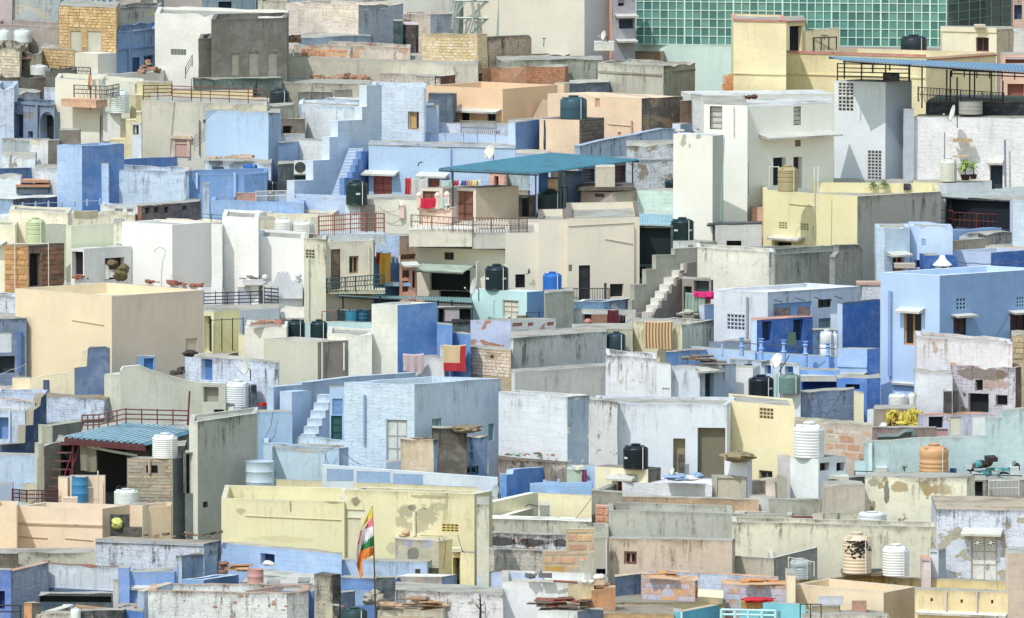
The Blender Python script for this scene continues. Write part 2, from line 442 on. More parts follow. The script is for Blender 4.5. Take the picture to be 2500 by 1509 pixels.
    if par > 0:
        parp.build('parapet',[m1,mc],hs.root)
        rf.face([(p.x,p.y,h - par) for p in inner])
    else:
        rf.face(loop if len(loop) > 2 else [(p.x,p.y,zt(p)) for p in ring])
    rf.build('roof',roofmat(roofcol),hs.root)
    if stones: lay_stones(hs,**stones)
    return hs

def fit_opening(hs,cfg,W,wall,wm,mi):
    kind,u0,u1,z0,z1,c = cfg; root = hs.root; w,hh = u1 - u0,z1 - z0
    def bx(mb,ua,ub,za,zb,o0,o1,m=0):
        mb.hexa([W(ua,za,o1),W(ub,za,o1),W(ub,za,o0),W(ua,za,o0)],[W(ua,zb,o1),W(ub,zb,o1),W(ub,zb,o0),W(ua,zb,o0)],m)
    rd = {'win': .17,'door': .09,'hole': .28,'jali': .14,'blk': .05,'bars': .2,'glass': .1,'arch': .5}.get(kind)
    if rd:
        q = [(u0,z0),(u1,z0),(u1,z1),(u0,z1)]
        for (a,b),(c2,d2) in zip(q,q[1:] + q[:1]):
            wall.face([W(a,b,0),W(c2,d2,0),W(c2,d2,-rd),W(a,b,-rd)],[(a,3 + b),(c2,3 + d2),(c2,3.2 + d2),(a,3.2 + b)],mi)
    if kind == 'win':
        m = MB(); fw = min(.07,w * .16)
        bx(m,u0,u0 + fw,z0,z1,-rd,-rd + .07); bx(m,u1 - fw,u1,z0,z1,-rd,-rd + .07)
        bx(m,u0 + fw,u1 - fw,z0,z0 + fw,-rd,-rd + .07); bx(m,u0 + fw,u1 - fw,z1 - fw,z1,-rd,-rd + .07)
        if w > .45: um = (u0 + u1) / 2; bx(m,um - fw / 2,um + fw / 2,z0 + fw,z1 - fw,-rd,-rd + .06)
        f = m.build('window',plain(c or (70,62,58),.6,0,.2,9),root)
        m = MB(); bx(m,u0,u1,z0,z1,-rd - .05,-rd + .012); m.build('pane',GLASSD,f)
    elif kind == 'door':
        m = MB(); bx(m,u0,u1,z0,z1,-rd - .06,-rd)
        dd = m.build('door',plain(c or (120,70,55),.65,0,.25,7,dirt=.25),root)
        m = MB(); fw = .05
        bx(m,u0,u0 + fw,z0,z1,-rd,-rd + .05); bx(m,u1 - fw,u1,z0,z1,-rd,-rd + .05); bx(m,u0 + fw,u1 - fw,z1 - fw,z1,-rd,-rd + .05)
        if w > .6: um = (u0 + u1) / 2; bx(m,um - .02,um + .02,z0,z1 - fw,-rd,-rd + .03)
        for q in (.33,.62):
            bx(m,u0 + fw,u1 - fw,z0 + hh * q,z0 + hh * q + .05,-rd,-rd + .02)
        m.build('door_frame',plain(tuple(int(x * .8) for x in (c or (120,70,55))),.6),dd)
    elif kind in ('hole','arch','bars'):
        m = MB(); bx(m,u0 - .02,u1 + .02,z0 - .02,z1 + .02,-rd - .1,-rd)  # back panel, mostly coloured dark in place of unlit depth
        r = m.build('recess',plain(c,.8) if c else DARK,root)
        if kind == 'bars':
            m = MB()
            for j in range(1,4): bx(m,u0,u1,z0 + hh * j / 4 - .012,z0 + hh * j / 4 + .012,-.06,-.035)
            for uu in (u0,u1 - .03): bx(m,uu,uu + .03,z0,z1,-.06,-.03)
            bx(m,u0,u1,z0,z0 + .03,-.06,-.03); bx(m,u0,u1,z1 - .03,z1,-.06,-.03)
            m.build('window_grille',plain((45,48,52),.5,.3),r)
        if kind == 'arch':
            m = MB(); k = 8; r_ = w / 2; um = (u0 + u1) / 2; zc = z1 - r_ * .9
            for j in range(k):
                a0,a1 = math.pi * j / k,math.pi * (j + 1) / k
                p0,p1 = (um - math.cos(a0) * r_,zc + math.sin(a0) * r_ * .9),(um - math.cos(a1) * r_,zc + math.sin(a1) * r_ * .9)
                m.face([W(p0[0],p0[1],-.01),W(p1[0],p1[1],-.01),W(p1[0],z1,-.01),W(p0[0],z1,-.01)])
                m.face([W(p0[0],p0[1],-.2),W(p1[0],p1[1],-.2),W(p1[0],p1[1],-.01),W(p0[0],p0[1],-.01)])
            m.build('arch',wm,root)
    elif kind == 'blk':
        m = MB(); bx(m,u0,u1,z0,z1,-rd - .05,-rd); m.build('blocked_window',plaster(c or (190,188,172),.1,.0,.0),root)
    elif kind == 'glass':
        m = MB(); bx(m,u0,u1,z0,z1,-rd - .05,-rd); m.build('pane',plain(c or (150,190,190),.2,0,.1,2),root)
    elif kind == 'jali':
        m = MB(); bx(m,u0,u1,z0,z1,-rd - .04,-rd); r = m.build('vent',plain((120,122,118),.9),root)
        m = MB(); nu = max(3,int(w / .16)); nz = max(3,int(hh / .14))
        for j in range(nu + 1): uu = u0 + w * j / nu; bx(m,uu - .026,uu + .026,z0,z1,-.07,-.015)
        for j in range(nz + 1): zz = z0 + hh * j / nz; bx(m,u0,u1,zz - .026,zz + .026,-.072,-.013)
        m.build('vent_grille',wm if c is None else plain(c,.8),r)
    elif kind == 'ledge':
        m = MB(); out = .42 if c is None else c
        m.hexa([W(u0,z0 - .05,out),W(u1,z0 - .05,out),W(u1,z0 + .02,-.02),W(u0,z0 + .02,-.02)],
               [W(u0,z0 + .03,out),W(u1,z0 + .03,out),W(u1,z1,-.02),W(u0,z1,-.02)])
        m.build('ledge',plaster((205,203,195),.5,.1,0),root)
    elif kind == 'band':
        m = MB(); bx(m,u0,u1,z0,z1,-.01,.06); m.build('cornice',wm if c is None else plaster(c,.3,.1,0),root)
    elif kind == 'slab':
        m = MB(); bx(m,u0,u1,z0,z1,-.01,.9); m.build('balcony',wm if c is None else plaster(c,.3,.1,0),root)
    elif kind == 'pipe':
        m = MB(); um = (u0 + u1) / 2; pth = [W(um,z1,.08),W(um,z0,.08)]
        m.tube(pth,max(.03,(u1 - u0) / 2) if (u1 - u0) < .3 else .05,8); m.build('drain_pipe',wm if c is None else plain(c,.6),root,smooth=True)
    elif kind == 'line':
        m = MB(); m.tube([W(u0,z1,.03),W(u1,z0,.03)],.018,5); m.build('conduit',plain(c or (120,115,105),.6),root)
    elif kind == 'niche':
        m = MB(); bx(m,u0,u1,z0,z1,-.02,.05,0); fw = w * .16
        for a,b in ((u0,u0 + fw),(u1 - fw,u1)): bx(m,a,b,z0,z1,.05,.13,1)
        bx(m,u0 - w * .15,u1 + w * .15,z1,z1 + .08,-.02,.2,1); bx(m,u0 - w * .08,u1 + w * .08,z1 + .08,z1 + .15,-.02,.14,1)
        bx(m,u0 + fw,u1 - fw,z0 + hh * .72,z0 + hh * .8,.05,.1,1)
        m.build('niche',[plain((196,160,148),.8),plain((205,185,165),.8,dirt=.3)],root)

def lay_stones(hs,seg=0,x0=None,y0=None,x1=None,y1=None,w=.34,h=.17,cols=((200,172,128),),n_max=300,gap=.02,avoid=(),out=.03,name='stone',rnd=.35):
    A,B = hs.ring[seg],hs.ring[seg + 1]; A3,B3 = Vector((A.x,A.y,0)),Vector((B.x,B.y,0)); L = (B - A).length
    t = (B - A) / L; nrm = Vector((t.y,-t.x)); ym = NY((y0 + y1) / 2); xm = NX((x0 + x1) / 2)
    u0 = max(.0,seg_hit(A3,B3,NX(x0),ym)[0]); u1 = min(L,seg_hit(A3,B3,NX(x1),ym)[0])
    z1 = min(hs.h - .02,seg_hit(A3,B3,xm,NY(y0))[1]); z0 = seg_hit(A3,B3,xm,NY(y1))[1]
    av = []
    for a in avoid:
        av.append((seg_hit(A3,B3,NX(a[0]),ym)[0],seg_hit(A3,B3,NX(a[2]),ym)[0],seg_hit(A3,B3,xm,NY(a[3]))[1],seg_hit(A3,B3,xm,NY(a[1]))[1]))
    rng = random.Random(int(abs(u1 * 97 + z1 * 31)))
    mats = [plain(c,.95,0,.3,9,'stone_face',.012,.25,.2) for c in cols]; cnt = 0; rest = MB(); slots = {i: 0 for i in range(len(mats))}
    protos = []
    for m in mats:
        for _ in range(3):
            mb = MB(); b = []; tp = []
            c = [(-.5 + rng.uniform(0,.04),-.5 + rng.uniform(0,.06)),(.5 - rng.uniform(0,.04),-.5 + rng.uniform(0,.06)),(.5 - rng.uniform(0,.04),.5 - rng.uniform(0,.06)),(-.5 + rng.uniform(0,.04),.5 - rng.uniform(0,.06))]
            base = [(x,0,z) for x,z in c]; front = [(x * .9,-1,z * .88) for x,z in c]
            mb.face([front[0],front[1],front[2],front[3]])
            for k in range(4): j = (k + 1) % 4; mb.face([base[k],base[j],front[j],front[k]])
            me = bpy.data.meshes.new(name); me.from_pydata(mb.v,[],mb.f); me.materials.append(m); protos.append((me,mb,mats.index(m)))
    z = z0; row = 0; rz = math.atan2(t.y,t.x)
    while z < z1 - .04:
        hh = h * rng.uniform(1 - rnd * .4,1 + rnd * .4); hh = min(hh,z1 - z); u = u0 - (w * .5 if row % 2 else 0) * rng.uniform(.7,1.1)
        while u < u1 - .04:
            ww = w * rng.uniform(1 - rnd,1 + rnd); a,b = max(u,u0),min(u + ww,u1)
            u += ww
            if b - a < .07: continue
            if any(a < v[1] and b > v[0] and z < v[3] - .02 and z + hh > v[2] + .02 for v in av): continue
            me,mb,mi = rng.choice(protos); p = A + t * ((a + b) / 2) + nrm * (-.005); sy = out * rng.uniform(.5,1.4)
            sc = (b - a - gap,sy,hh - gap)
            if cnt < n_max:
                o = bpy.data.objects.new(name,me); COL.objects.link(o); o.parent = hs.root
                o.location = Vector((p.x,p.y,z + hh / 2)) - hs.root.location; o.rotation_euler = (0,0,rz); o.scale = sc; cnt += 1
            else:
                ca,sa = math.cos(rz),math.sin(rz)
                for f in mb.f:
                    rest.face([(p.x + mb.v[i][0] * sc[0] * ca - mb.v[i][1] * sc[1] * sa,p.y + mb.v[i][0] * sc[0] * sa + mb.v[i][1] * sc[1] * ca,z + hh / 2 + mb.v[i][2] * sc[2]) for i in f],None,mi)
        z += hh; row += 1
    if rest.f: rest.build('stonework',mats,hs.root,kind='stuff')

def Wl(label,prof,foot,col,footR=None,t=.25,drop=None,name='wall',cat='wall',stain=.35,patch=.1,mas=.25,capcol=None,group=None,pcol=(150,138,118),bw=.42,bh=.19,base=None,dY=0.0,scol=(72,68,64),lin_=False):
    """a free wall: its outline against the sky read off the photograph, standing in one vertical plane, with real thickness"""
    Q = [N(p) for p in prof]; YL = Yrow(NY(foot)); YR = Yrow(NY(footR)) if footR is not None else YL + dY
    A = atY(Q[0][0],Q[0][1],YL); B = atY(Q[-1][0],Q[-1][1],YR)
    A2,B2 = Vector((A.x,A.y,0)),Vector((B.x,B.y,0)); d = (B2 - A2).normalized(); nb = Vector((-d.y,d.x,0)) * t
    pts = []
    for q in Q:
        u,z,p = seg_hit(A2,B2,q[0],q[1]); pts.append((u,z))
    zb = base if base is not None else (min(z for u,z in pts) - drop if drop else ground_z(min(YL,YR)) - .3)
    ztop = max(z for u,z in pts)
    root = thing(name,label,cat,(A.x,A.y,zb),group)
    mb = MB(); W_ = lambda u,z,k: (A2.x + d.x * u + nb.x * k,A2.y + d.y * u + nb.y * k,z); uo = random.uniform(0,50)
    for (u0,z0),(u1,z1) in zip(pts,pts[1:]):
        if u1 - u0 > .01:
            mb.face([W_(u0,zb,0),W_(u1,zb,0),W_(u1,z1,0),W_(u0,z0,0)],[(uo + u0,z0 - zb),(uo + u1,z1 - zb),(uo + u1,0),(uo + u0,0)])
            mb.face([W_(u1,zb,1),W_(u0,zb,1),W_(u0,z0,1),W_(u1,z1,1)],[(uo + u1,z1 - zb),(uo + u0,z0 - zb),(uo + u0,0),(uo + u1,0)])
            mb.face([W_(u0,z0,0),W_(u1,z1,0),W_(u1,z1,1),W_(u0,z0,1)],[(u0,20),(u1,20),(u1,20.2),(u0,20.2)],1)
        else:
            zl,zh = min(z0,z1),max(z0,z1)
            f = [W_(u0,zl,0),W_(u0,zl,1),W_(u0,zh,1),W_(u0,zh,0)]
            uvs = [(0,zh - zl),(t,zh - zl),(t,0),(0,0)]
            if z1 > z0: f.reverse(); uvs.reverse()
            mb.face(f,uvs)
    for (u,z),flip in ((pts[0],True),(pts[-1],False)):
        f = [W_(u,zb,0),W_(u,zb,1),W_(u,z,1),W_(u,z,0)]; uvs = [(0,z - zb),(t,z - zb),(t,0),(0,0)]
        if flip: f.reverse(); uvs.reverse()
        mb.face(f,uvs)
    m1 = plaster(col,stain,patch,mas,bw,bh,.13,pcol,scol)
    mb.build('wall',[m1,plaster(capcol or col,.5,.2,.1,.4,.3,.2,pcol,scol)],root)
    hs = House(); hs.root = root; hs.A = A2; hs.B = B2; hs.ring = [Vector((A2.x,A2.y)),Vector((B2.x,B2.y))]; hs.h = ztop; hs.zb = zb
    return hs

def onroof(hs,x,y,z=None):
    """place on the roof of a house under a reading"""
    p = atZ(NX(x),NY(y),(hs.h if z is None else z)); return p
# ------------------------------------------------------------------ rooftop things
def px_m(Y): return Y / FPX / TS * 1.0            # metres per reading unit at distance Y
def tank(label,xc,base,w,h,foot=None,hs=None,col=(35,45,48),style='ribbed',group='water tanks on the roofs',par=None,z=None,mark=None,cover=False):
    if hs is not None:
        zz = hs.h if z is None else z; p = atZ(NX(xc),NY(base),zz);
    else:
        Y = Yrow(NY(foot)); p = atY(NX(xc),NY(base),Y)
    k = px_m(p.y); r = w * k / 2; hh = h * k
    root = thing('water_tank',label,'water tank',p,group)
    c = p + Vector((0,r if hs is None else r * .0,0)); c = p
    plast = plain(col,.42 if sum(col) < 250 else .5,0,.1,3,'tank_plastic',0,.12 if sum(col) > 300 else .05)
    prof = [(0,0),(r * .96,0),(r,hh * .03)]
    body = hh * (.80 if style != 'tall' else .84); nr = 9
    if style == 'ribbed':
        for i in range(nr):
            z0 = hh * .05 + (body - hh * .05) * i / nr; dz = (body - hh * .05) / nr
            prof += [(r * .965,z0),(r * .965,z0 + dz * .35),(r * 1.0,z0 + dz * .5),(r * 1.0,z0 + dz * .85)]
    elif style == 'bands':
        for a,b in ((.08,.34),(.40,.52),(.62,.70),(.76,.8)):
            prof += [(r * .99,hh * a),(r * .99,hh * b),(r * .95,hh * (b + .015)),(r * .95,hh * (b + .045)),(r * .99,hh * (b + .06))]
        body = hh * .84
    elif style == 'fat':
        for i in range(4):
            z0 = hh * (.06 + i * .12); prof += [(r * .96,z0),(r * 1.0,z0 + hh * .025),(r * 1.0,z0 + hh * .075),(r * .96,z0 + hh * .1)]
        prof += [(r * .95,hh * .58),(r * .99,hh * .62),(r * .99,hh * .72)]
    elif style == 'smooth':
        prof += [(r,hh * .05),(r,hh * .45),(r * .985,hh * .455),(r * .985,hh * .465),(r,hh * .47)]
        body = hh * .82
    elif style == 'drum':
        prof = [(0,0),(r,0),(r,hh * .32),(r * 1.03,hh * .34),(r,hh * .36),(r,hh * .66),(r * 1.03,hh * .68),(r,hh * .7),(r,hh * .98),(r * 1.03,hh),(r * .95,hh),(r * .95,hh * .96),(0,hh * .96)]
    if style != 'drum':
        prof += [(r * .99,body),(r * .93,body + hh * .05),(r * .6,body + hh * .12),(r * .42,body + hh * .135)]
    m = MB(); m.lathe(c,prof,36); m.build('tank_body',plast,root,smooth=True)
    if style != 'drum':
        m = MB(); zb = body + hh * .125
        m.lathe(c,[(r * .36,zb),(r * .36,zb + hh * .045),(r * .4,zb + hh * .05),(r * .4,zb + hh * .07),(r * .3,zb + hh * .085),(0,zb + hh * .085)],20)
        m.build('lid',plast,root,smooth=True)
        m = MB()
        for a in (.9,2.5,4.0,5.6):
            q = c + Vector((math.cos(a) * r * .82,math.sin(a) * r * .82,body)); m.box(q,r * .26,r * .26,hh * .11,a); m.build('lifting_lug',plast,root); m = MB()
        m = MB(); q = c + Vector((r * .55,-r * .88,0)); m.tube([q + Vector((0,0,hh * .92)),q + Vector((.0,-.03,hh * .86)),q + Vector((0,-.03,hh * .02))],.018,6)
        m.build('inlet_pipe',plain((225,225,220),.5),root)
    if mark:
        m = MB()
        for a in mark:
            for j in range(3):
                aa = -math.pi / 2 + a + (j - 1) * .13; rr = r * 1.012
                q = c + Vector((math.cos(aa) * rr,math.sin(aa) * rr,hh * .42)); m.box(q,r * .11,.012,hh * .075,aa + math.pi / 2)
        m.build('printed_mark',plain((225,228,225),.6),root)
    return root

def dish(label,xc,yc,w,h,foot,face=(-.6,-.8,.35),col=(205,206,200),pole=None,group='satellite dishes'):
    Y = Yrow(NY(foot)); c = atY(NX(xc),NY(yc),Y); k = px_m(Y); r = max(w,h) * k / 2
    root = thing('satellite_dish',label,'satellite dish',c - Vector((0,0,r * 1.6)),group)
    f = Vector(face).normalized(); a = f.cross(Vector((0,0,1))).normalized(); b = a.cross(f)
    m = MB(); rings = 6; n = 28
    def pt(i,t,off):
        q = r * i / rings; ang = t * 2 * math.pi / n; return c + (a * math.cos(ang) + b * math.sin(ang) * .95) * q + f * (.22 * q * q / r - .1 * r + off)
    for i in range(rings):
        for t in range(n):
            for off,rev in ((0,False),(-.02,True)):
                q = [pt(i,t,off),pt(i + 1,t,off),pt(i + 1,t + 1,off),pt(i,t + 1,off)]
                if i == 0: q = q[:3]
                if rev: q.reverse()
                m.face(q)
    for t in range(n): m.face([pt(rings,t,-.02),pt(rings,t + 1,-.02),pt(rings,t + 1,0),pt(rings,t,0)])
    m.build('reflector',plain(col,.45,0,.08,4,dirt=.15),root,smooth=True)
    m = MB(); lnb = c + f * r * 1.05 - Vector((0,0,r * .35)); m.tube([c - b * r * .95,lnb],.014,5); m.tube([c + a * r * .2 - b * r * .9,lnb],.01,5)
    m.build('feed_arm',plain((120,122,125),.5,.5),root)
    m = MB(); m.box(lnb - Vector((0,0,.03)),.07,.1,.06); m.build('receiver',plain((210,210,205),.5),root)
    L = pole if pole else r * 1.5
    m = MB(); m.tube([c - f * .05,c - f * .22 - Vector((0,0,.1)),c - f * .22 - Vector((0,0,L))],.024,6); m.build('mast',plain((95,98,100),.5,.5),root)
    return root

def railing(label,pts,foot,hgt,col=(95,60,55),rails=3,posts=6,footR=None,r=.018,rp=.024,bars=0,group='metal railings',knob=None,name='railing',dY=0.0,lattice=False,spikes=False):
    """pts: left and right ends of the rail's foot line; hgt: height in reading units"""
    q = [N(p) for p in pts]; n = len(q); Ys = [Yrow(NY(foot))] * n
    for i in range(n): Ys[i] = Ys[0] + dY * i / max(1,n - 1)
    P = [atY(q[i][0],q[i][1],Ys[i]) for i in range(n)]; k = px_m(Ys[0]); hm = hgt * k
    root = thing(name,label,'railing',P[0],group); mt = plain(col,.55,.2,.15,8)
    for i in range(n - 1):
        A,B = P[i],P[i + 1]
        for j in range(rails):
            z = hm * (1 - j / max(1,rails) * .98 if rails > 1 else 1); m = MB(); m.tube([A + Vector((0,0,z)),B + Vector((0,0,z))],r,5); m.build('rail',mt,root)
        for j in range(posts + 1 if i == n - 2 else posts):
            p = A.lerp(B,j / posts); m = MB(); m.tube([p,p + Vector((0,0,hm * 1.04))],rp,5); m.build('post',mt,root)
            if knob:
                m = MB(); m.lathe(p + Vector((0,0,hm * 1.04)),[(0,0),(.035,.03),(.035,.06),(0,.09)],8); m.build('finial',plain(knob,.4),root)
        if bars:
            m = MB()
            for j in range(bars):
                p = A.lerp(B,(j + .5) / bars)
                if lattice and j % 2: m.tube([p + Vector((-.05,0,0)),p + Vector((.03,0,hm * .5)),p + Vector((-.05,0,hm * .95))],.011,4)
                else: m.tube([p,p + Vector((0,0,hm * (1.12 if spikes else .97)))],.011,4)
            m.build('baluster',mt,root,kind='stuff' if bars > 60 else None)
    return root

def sheet_roof(label,corners,Yo,col=(80,150,175),posts=(),nrib=40,thick=.03,pcol=(40,46,52),post_foot=None,amp=.03,name='metal_canopy',cat='canopy',fascia=None,axis=0,alt=.18):
    """corners: front-left, front-right, back-right, back-left readings, Yo: extra distance of each"""
    C = [atY(*N(c),Y) for c,Y in zip(corners,Yo)]
    root = thing(name,label,cat,(C[0] + C[1]) / 2 - Vector((0,0,2.2)),None)
    m = MB(); K = nrib * 4
    if axis: C2 = [C[1],C[2],C[3],C[0]]
    else: C2 = C
    prev = None
    for i in range(K + 1):
        t = i / K; a = C2[0].lerp(C2[1],t); b = C2[3].lerp(C2[2],t); o = amp * (1 if i % 4 in (1,2) else 0); a = a + Vector((0,0,o)); b = b + Vector((0,0,o))
        if prev:
            m.face([prev[0],a,b,prev[1]]); d = Vector((0,0,-thick))
            m.face([prev[1] + d,b + d,a + d,prev[0] + d]); m.face([prev[0] + d,a + d,a,prev[0]]); m.face([b + d,prev[1] + d,prev[1],b])
        prev = (a,b)
    m.m = [(1 if (k // 4) % 4 in (0,1) else 0) for k in range(len(m.f))]
    m.build('corrugated_sheet',[plain(col,.5,.15,.14,2.5,'painted_tin',0,.3),plain(tuple(int(c + (235 - c) * alt) for c in col),.5,.15,.14,2.5,'painted_tin',0,.3)],root)
    mt = plain(pcol,.6,.2)
    m = MB(); dn = Vector((0,0,-thick - .04)); m.tube([C[0] + dn,C[1] + dn],.04,5); m.build('beam',mt,root); m = MB(); m.tube([C[3] + dn,C[2] + dn],.04,5); m.build('beam',mt,root)
    for (x,y0,y1,f) in posts:
        Y = f; m = MB(); a = atY(NX(x),NY(y0),Y); b = atY(NX(x),NY(y1),Y); m.tube([a,Vector((a.x,a.y,b.z))],.035,6); m.build('post',mt,root)
    if fascia:
        m = MB(); A,B = C[0],C[1]; dz = Vector((0,0,-fascia[0])); o = Vector((0,-.03,.03))
        m.hexa([A + dz + o,B + dz + o,B + dz + o + Vector((0,.04,0)),A + dz + o + Vector((0,.04,0))],[A + o,B + o,B + o + Vector((0,.04,0)),A + o + Vector((0,.04,0))])
        m.build('fascia',plain(fascia[1],.6,0,.25,5,dirt=.3),root)
    return root

def cloth(label,xs,y0,y1,foot,col,name='cloth',stripes=None,cat='laundry',fold=10,group=None,hem=None,thick=.03,bright=None):
    """a cloth hanging over an edge: xs = left and right, y0/y1 = top and bottom readings"""
    Y = Yrow(NY(foot)); k = px_m(Y); A = atY(NX(xs[0]),NY(y0),Y); B = atY(NX(xs[1]),NY(y0),Y); h = (y1 - y0) * k; w = (B - A).length
    root = thing(name,label,cat,A - Vector((0,0,h)),group); nx,nz = 36,12; rng = random.Random(int(A.x * 91)); ph = rng.uniform(0,9)
    def pt(i,j,off=0.0):
        t = i / nx; s = j / nz; x = w * t; fl = math.sin(t * fold * 2 + ph) * .022 * (.35 + s) + math.sin(t * fold * .9 + ph * 2) * .02
        z = -h * s * (1 + .03 * math.sin(t * 5 + ph)); sag = -.04 * math.sin(math.pi * t)
        return A + Vector((x + .012 * math.sin(s * 5 + ph),-.05 - fl - off,z + sag + .02))
    m = MB(); mats = [plain(col,.95,0,.1,8,'fabric')]
    if stripes: mats.append(plain(stripes[0],.95,0,.1,8,'fabric'))
    if hem: mats.append(plain(hem[0],.95,0,.1,8,'fabric'))
    for i in range(nx):
        for j in range(nz):
            mi = 0
            if stripes and (i // stripes[1]) % 2: mi = 1
            if hem and (j >= nz * (1 - hem[1]) or i >= nx * (1 - hem[2])): mi = len(mats) - 1
            m.face([pt(i,j + 1),pt(i + 1,j + 1),pt(i + 1,j),pt(i,j)],None,mi)
            m.face([pt(i,j,-thick),pt(i + 1,j,-thick),pt(i + 1,j + 1,-thick),pt(i,j + 1,-thick)],None,mi)
    # the part lying back over the wall top
    for i in range(nx):
        a,b = pt(i,0),pt(i + 1,0); c,d = b + Vector((0,.3,.02)),a + Vector((0,.3,.02)); m.face([a,b,c,d],None,0)
        e = Vector((0,0,-.35)); m.face([d,c,c + e,d + e],None,0)
    m.build('fabric',mats,root,smooth=True); return root

def stairs(label,lo,hi,n,wpx,footlo,col,dY=3.0,name='stairs',group=None,ramp=None,stain=.3,riser=None):
    """lo, hi: readings of the left front end of the lowest and topmost step"""
    a,b = N(lo),N(hi); Y0 = Yrow(NY(footlo)); A = atY(a[0],a[1],Y0); B = atY(b[0],b[1],Y0 + dY); k = px_m(Y0); w = wpx * k
    root = thing(name,label,'stairs',A,group); m1 = plaster(col,stain,.1,.1); z0 = min(A.z,B.z) - 4
    d = (B - A); d2 = Vector((d.x,d.y,0)) / n
    for i in range(n):
        p = A + d * (i / n); z = A.z + d.z * (i + 1) / n
        mb = MB(); e = Vector((w,0,0)); q0 = Vector((p.x,p.y,z0));
        step = Vector((0,max(.27,d2.y),0)) + Vector((d2.x,0,0))
        b4 = [q0,q0 + e,q0 + e + step,q0 + step]; t4 = [Vector((v.x,v.y,z)) for v in b4]
        if (b4[1] - b4[0]).cross(b4[3] - b4[0]).z < 0: b4.reverse(); t4.reverse()
        mb.hexa(b4,t4); mb.build('step',m1,root)
    return root

def rubble(label,xs,y,foot,n,size=.18,cols=((170,130,100),(150,140,120)),name='rubble_pile',cat='rubble',dep=1.0,kind='block',hgt=.25,z=None,hs=None):
    rng = random.Random(int(xs[0] * 3 + y)); Y = Yrow(NY(foot)) + .15
    if hs is not None: Y = atZ(NX(xs[0]),NY(y),hs.h).y
    A = atY(NX(xs[0]),NY(y),Y); B = atY(NX(xs[1]),NY(y),Y)
    root = thing(name,label,cat,A,None); mats = [plain(c,.95,0,.3,8,'rubble_stone',.01,.3) for c in cols]
    for i in range(n):
        t = rng.random(); p = A.lerp(B,t) + Vector((0,rng.uniform(0,dep),0)); zz = hgt * rng.random() * (1 - abs(t - .5))
        s = size * rng.uniform(.5,1.3); m = MB(); ang = rng.uniform(0,3)
        sx,sy,sz = (s * rng.uniform(.9,2.2),s * rng.uniform(.7,1.3),s * rng.uniform(.25,.7)) if kind == 'block' else (s * rng.uniform(1.4,2.6),s * rng.uniform(.8,1.5),.045)
        m.box(p + Vector((0,0,zz)),sx,sy,sz,ang if kind == 'block' else rng.uniform(-.4,.4),0,rng.uniform(-.35,.35))
        m.v = [(x + rng.uniform(-.15,.15) * s,yv + rng.uniform(-.1,.1) * s,zv + rng.uniform(-.06,.06) * s) for x,yv,zv in m.v] if False else m.v
        m.build({'block': 'stone','slab': 'slab'}[kind],rng.choice(mats),root)
    return root

def ac_unit(label,x0,y0,x1,y1,foot,fan=True,col=(225,225,218)):
    Y = Yrow(NY(foot)); A = atY(NX(x0),NY(y1),Y); B = atY(NX(x1),NY(y0),Y); w = B.x - A.x; h = B.z - A.z; c = Vector(((A.x + B.x) / 2,Y + .18,A.z))
    root = thing('air_conditioner',label,'air conditioner',c); m = MB(); m.box(c,w,.34,h); m.build('casing',plain(col,.5,0,.08,5,dirt=.2),root)
    if fan:
        m = MB(); f = c + Vector((-w * .18,-.175,h * .5)); r = min(h * .42,w * .3)
        for rr in (1,.8,.6,.4,.2):
            ring = [f + Vector((math.cos(t * math.pi / 10) * r * rr,-.005,math.sin(t * math.pi / 10) * r * rr)) for t in range(21)]; m.tube(ring,.009,4,caps=False)
        m.build('fan_guard',plain((120,122,122),.5),root)
        m = MB(); ring = [f + Vector((math.cos(t * math.pi / 12) * r,.0,math.sin(t * math.pi / 12) * r)) for t in range(24)]; ring.reverse(); m.face(ring); m.build('fan_opening',plain((40,42,44),.7),root)
    else:
        m = MB()
        for j in range(9): m.box(c + Vector((-w * .05,-.185,h * (.1 + .085 * j))),w * .7,.02,h * .035)
        m.build('louvre',plain((150,150,145),.6),root)
    return root

def pole_thing(label,pts,foot,r=.02,col=(200,200,195),name='pipe',cat='pipe',group=None,dY=0.0):
    Y = Yrow(NY(foot)); P = [atY(*N(p),Y + dY * i / max(1,len(pts) - 1)) for i,p in enumerate(pts)]
    root = thing(name,label,cat,P[-1],group); m = MB(); m.tube(P,r,6); m.build('tube',plain(col,.55),root,smooth=True); return root

def boxthing(label,x0,y0,x1,y1,foot,col,name,cat,dep=.4,group=None,mas=0,rot=0.0,parts=None,stain=.2):
    Y = Yrow(NY(foot)); A = atY(NX(x0),NY(y1),Y); B = atY(NX(x1),NY(y0),Y)
    root = thing(name,label,cat,A,group); m = MB(); m.box(Vector(((A.x + B.x) / 2,Y + dep / 2,A.z)),B.x - A.x,dep,B.z - A.z,rot)
    m.build(parts or 'body',plaster(col,stain,.05,mas),root); hs = House(); hs.root = root; hs.h = B.z; hs.A = A; hs.B = B; hs.Y = Y; hs.dep = dep; return hs

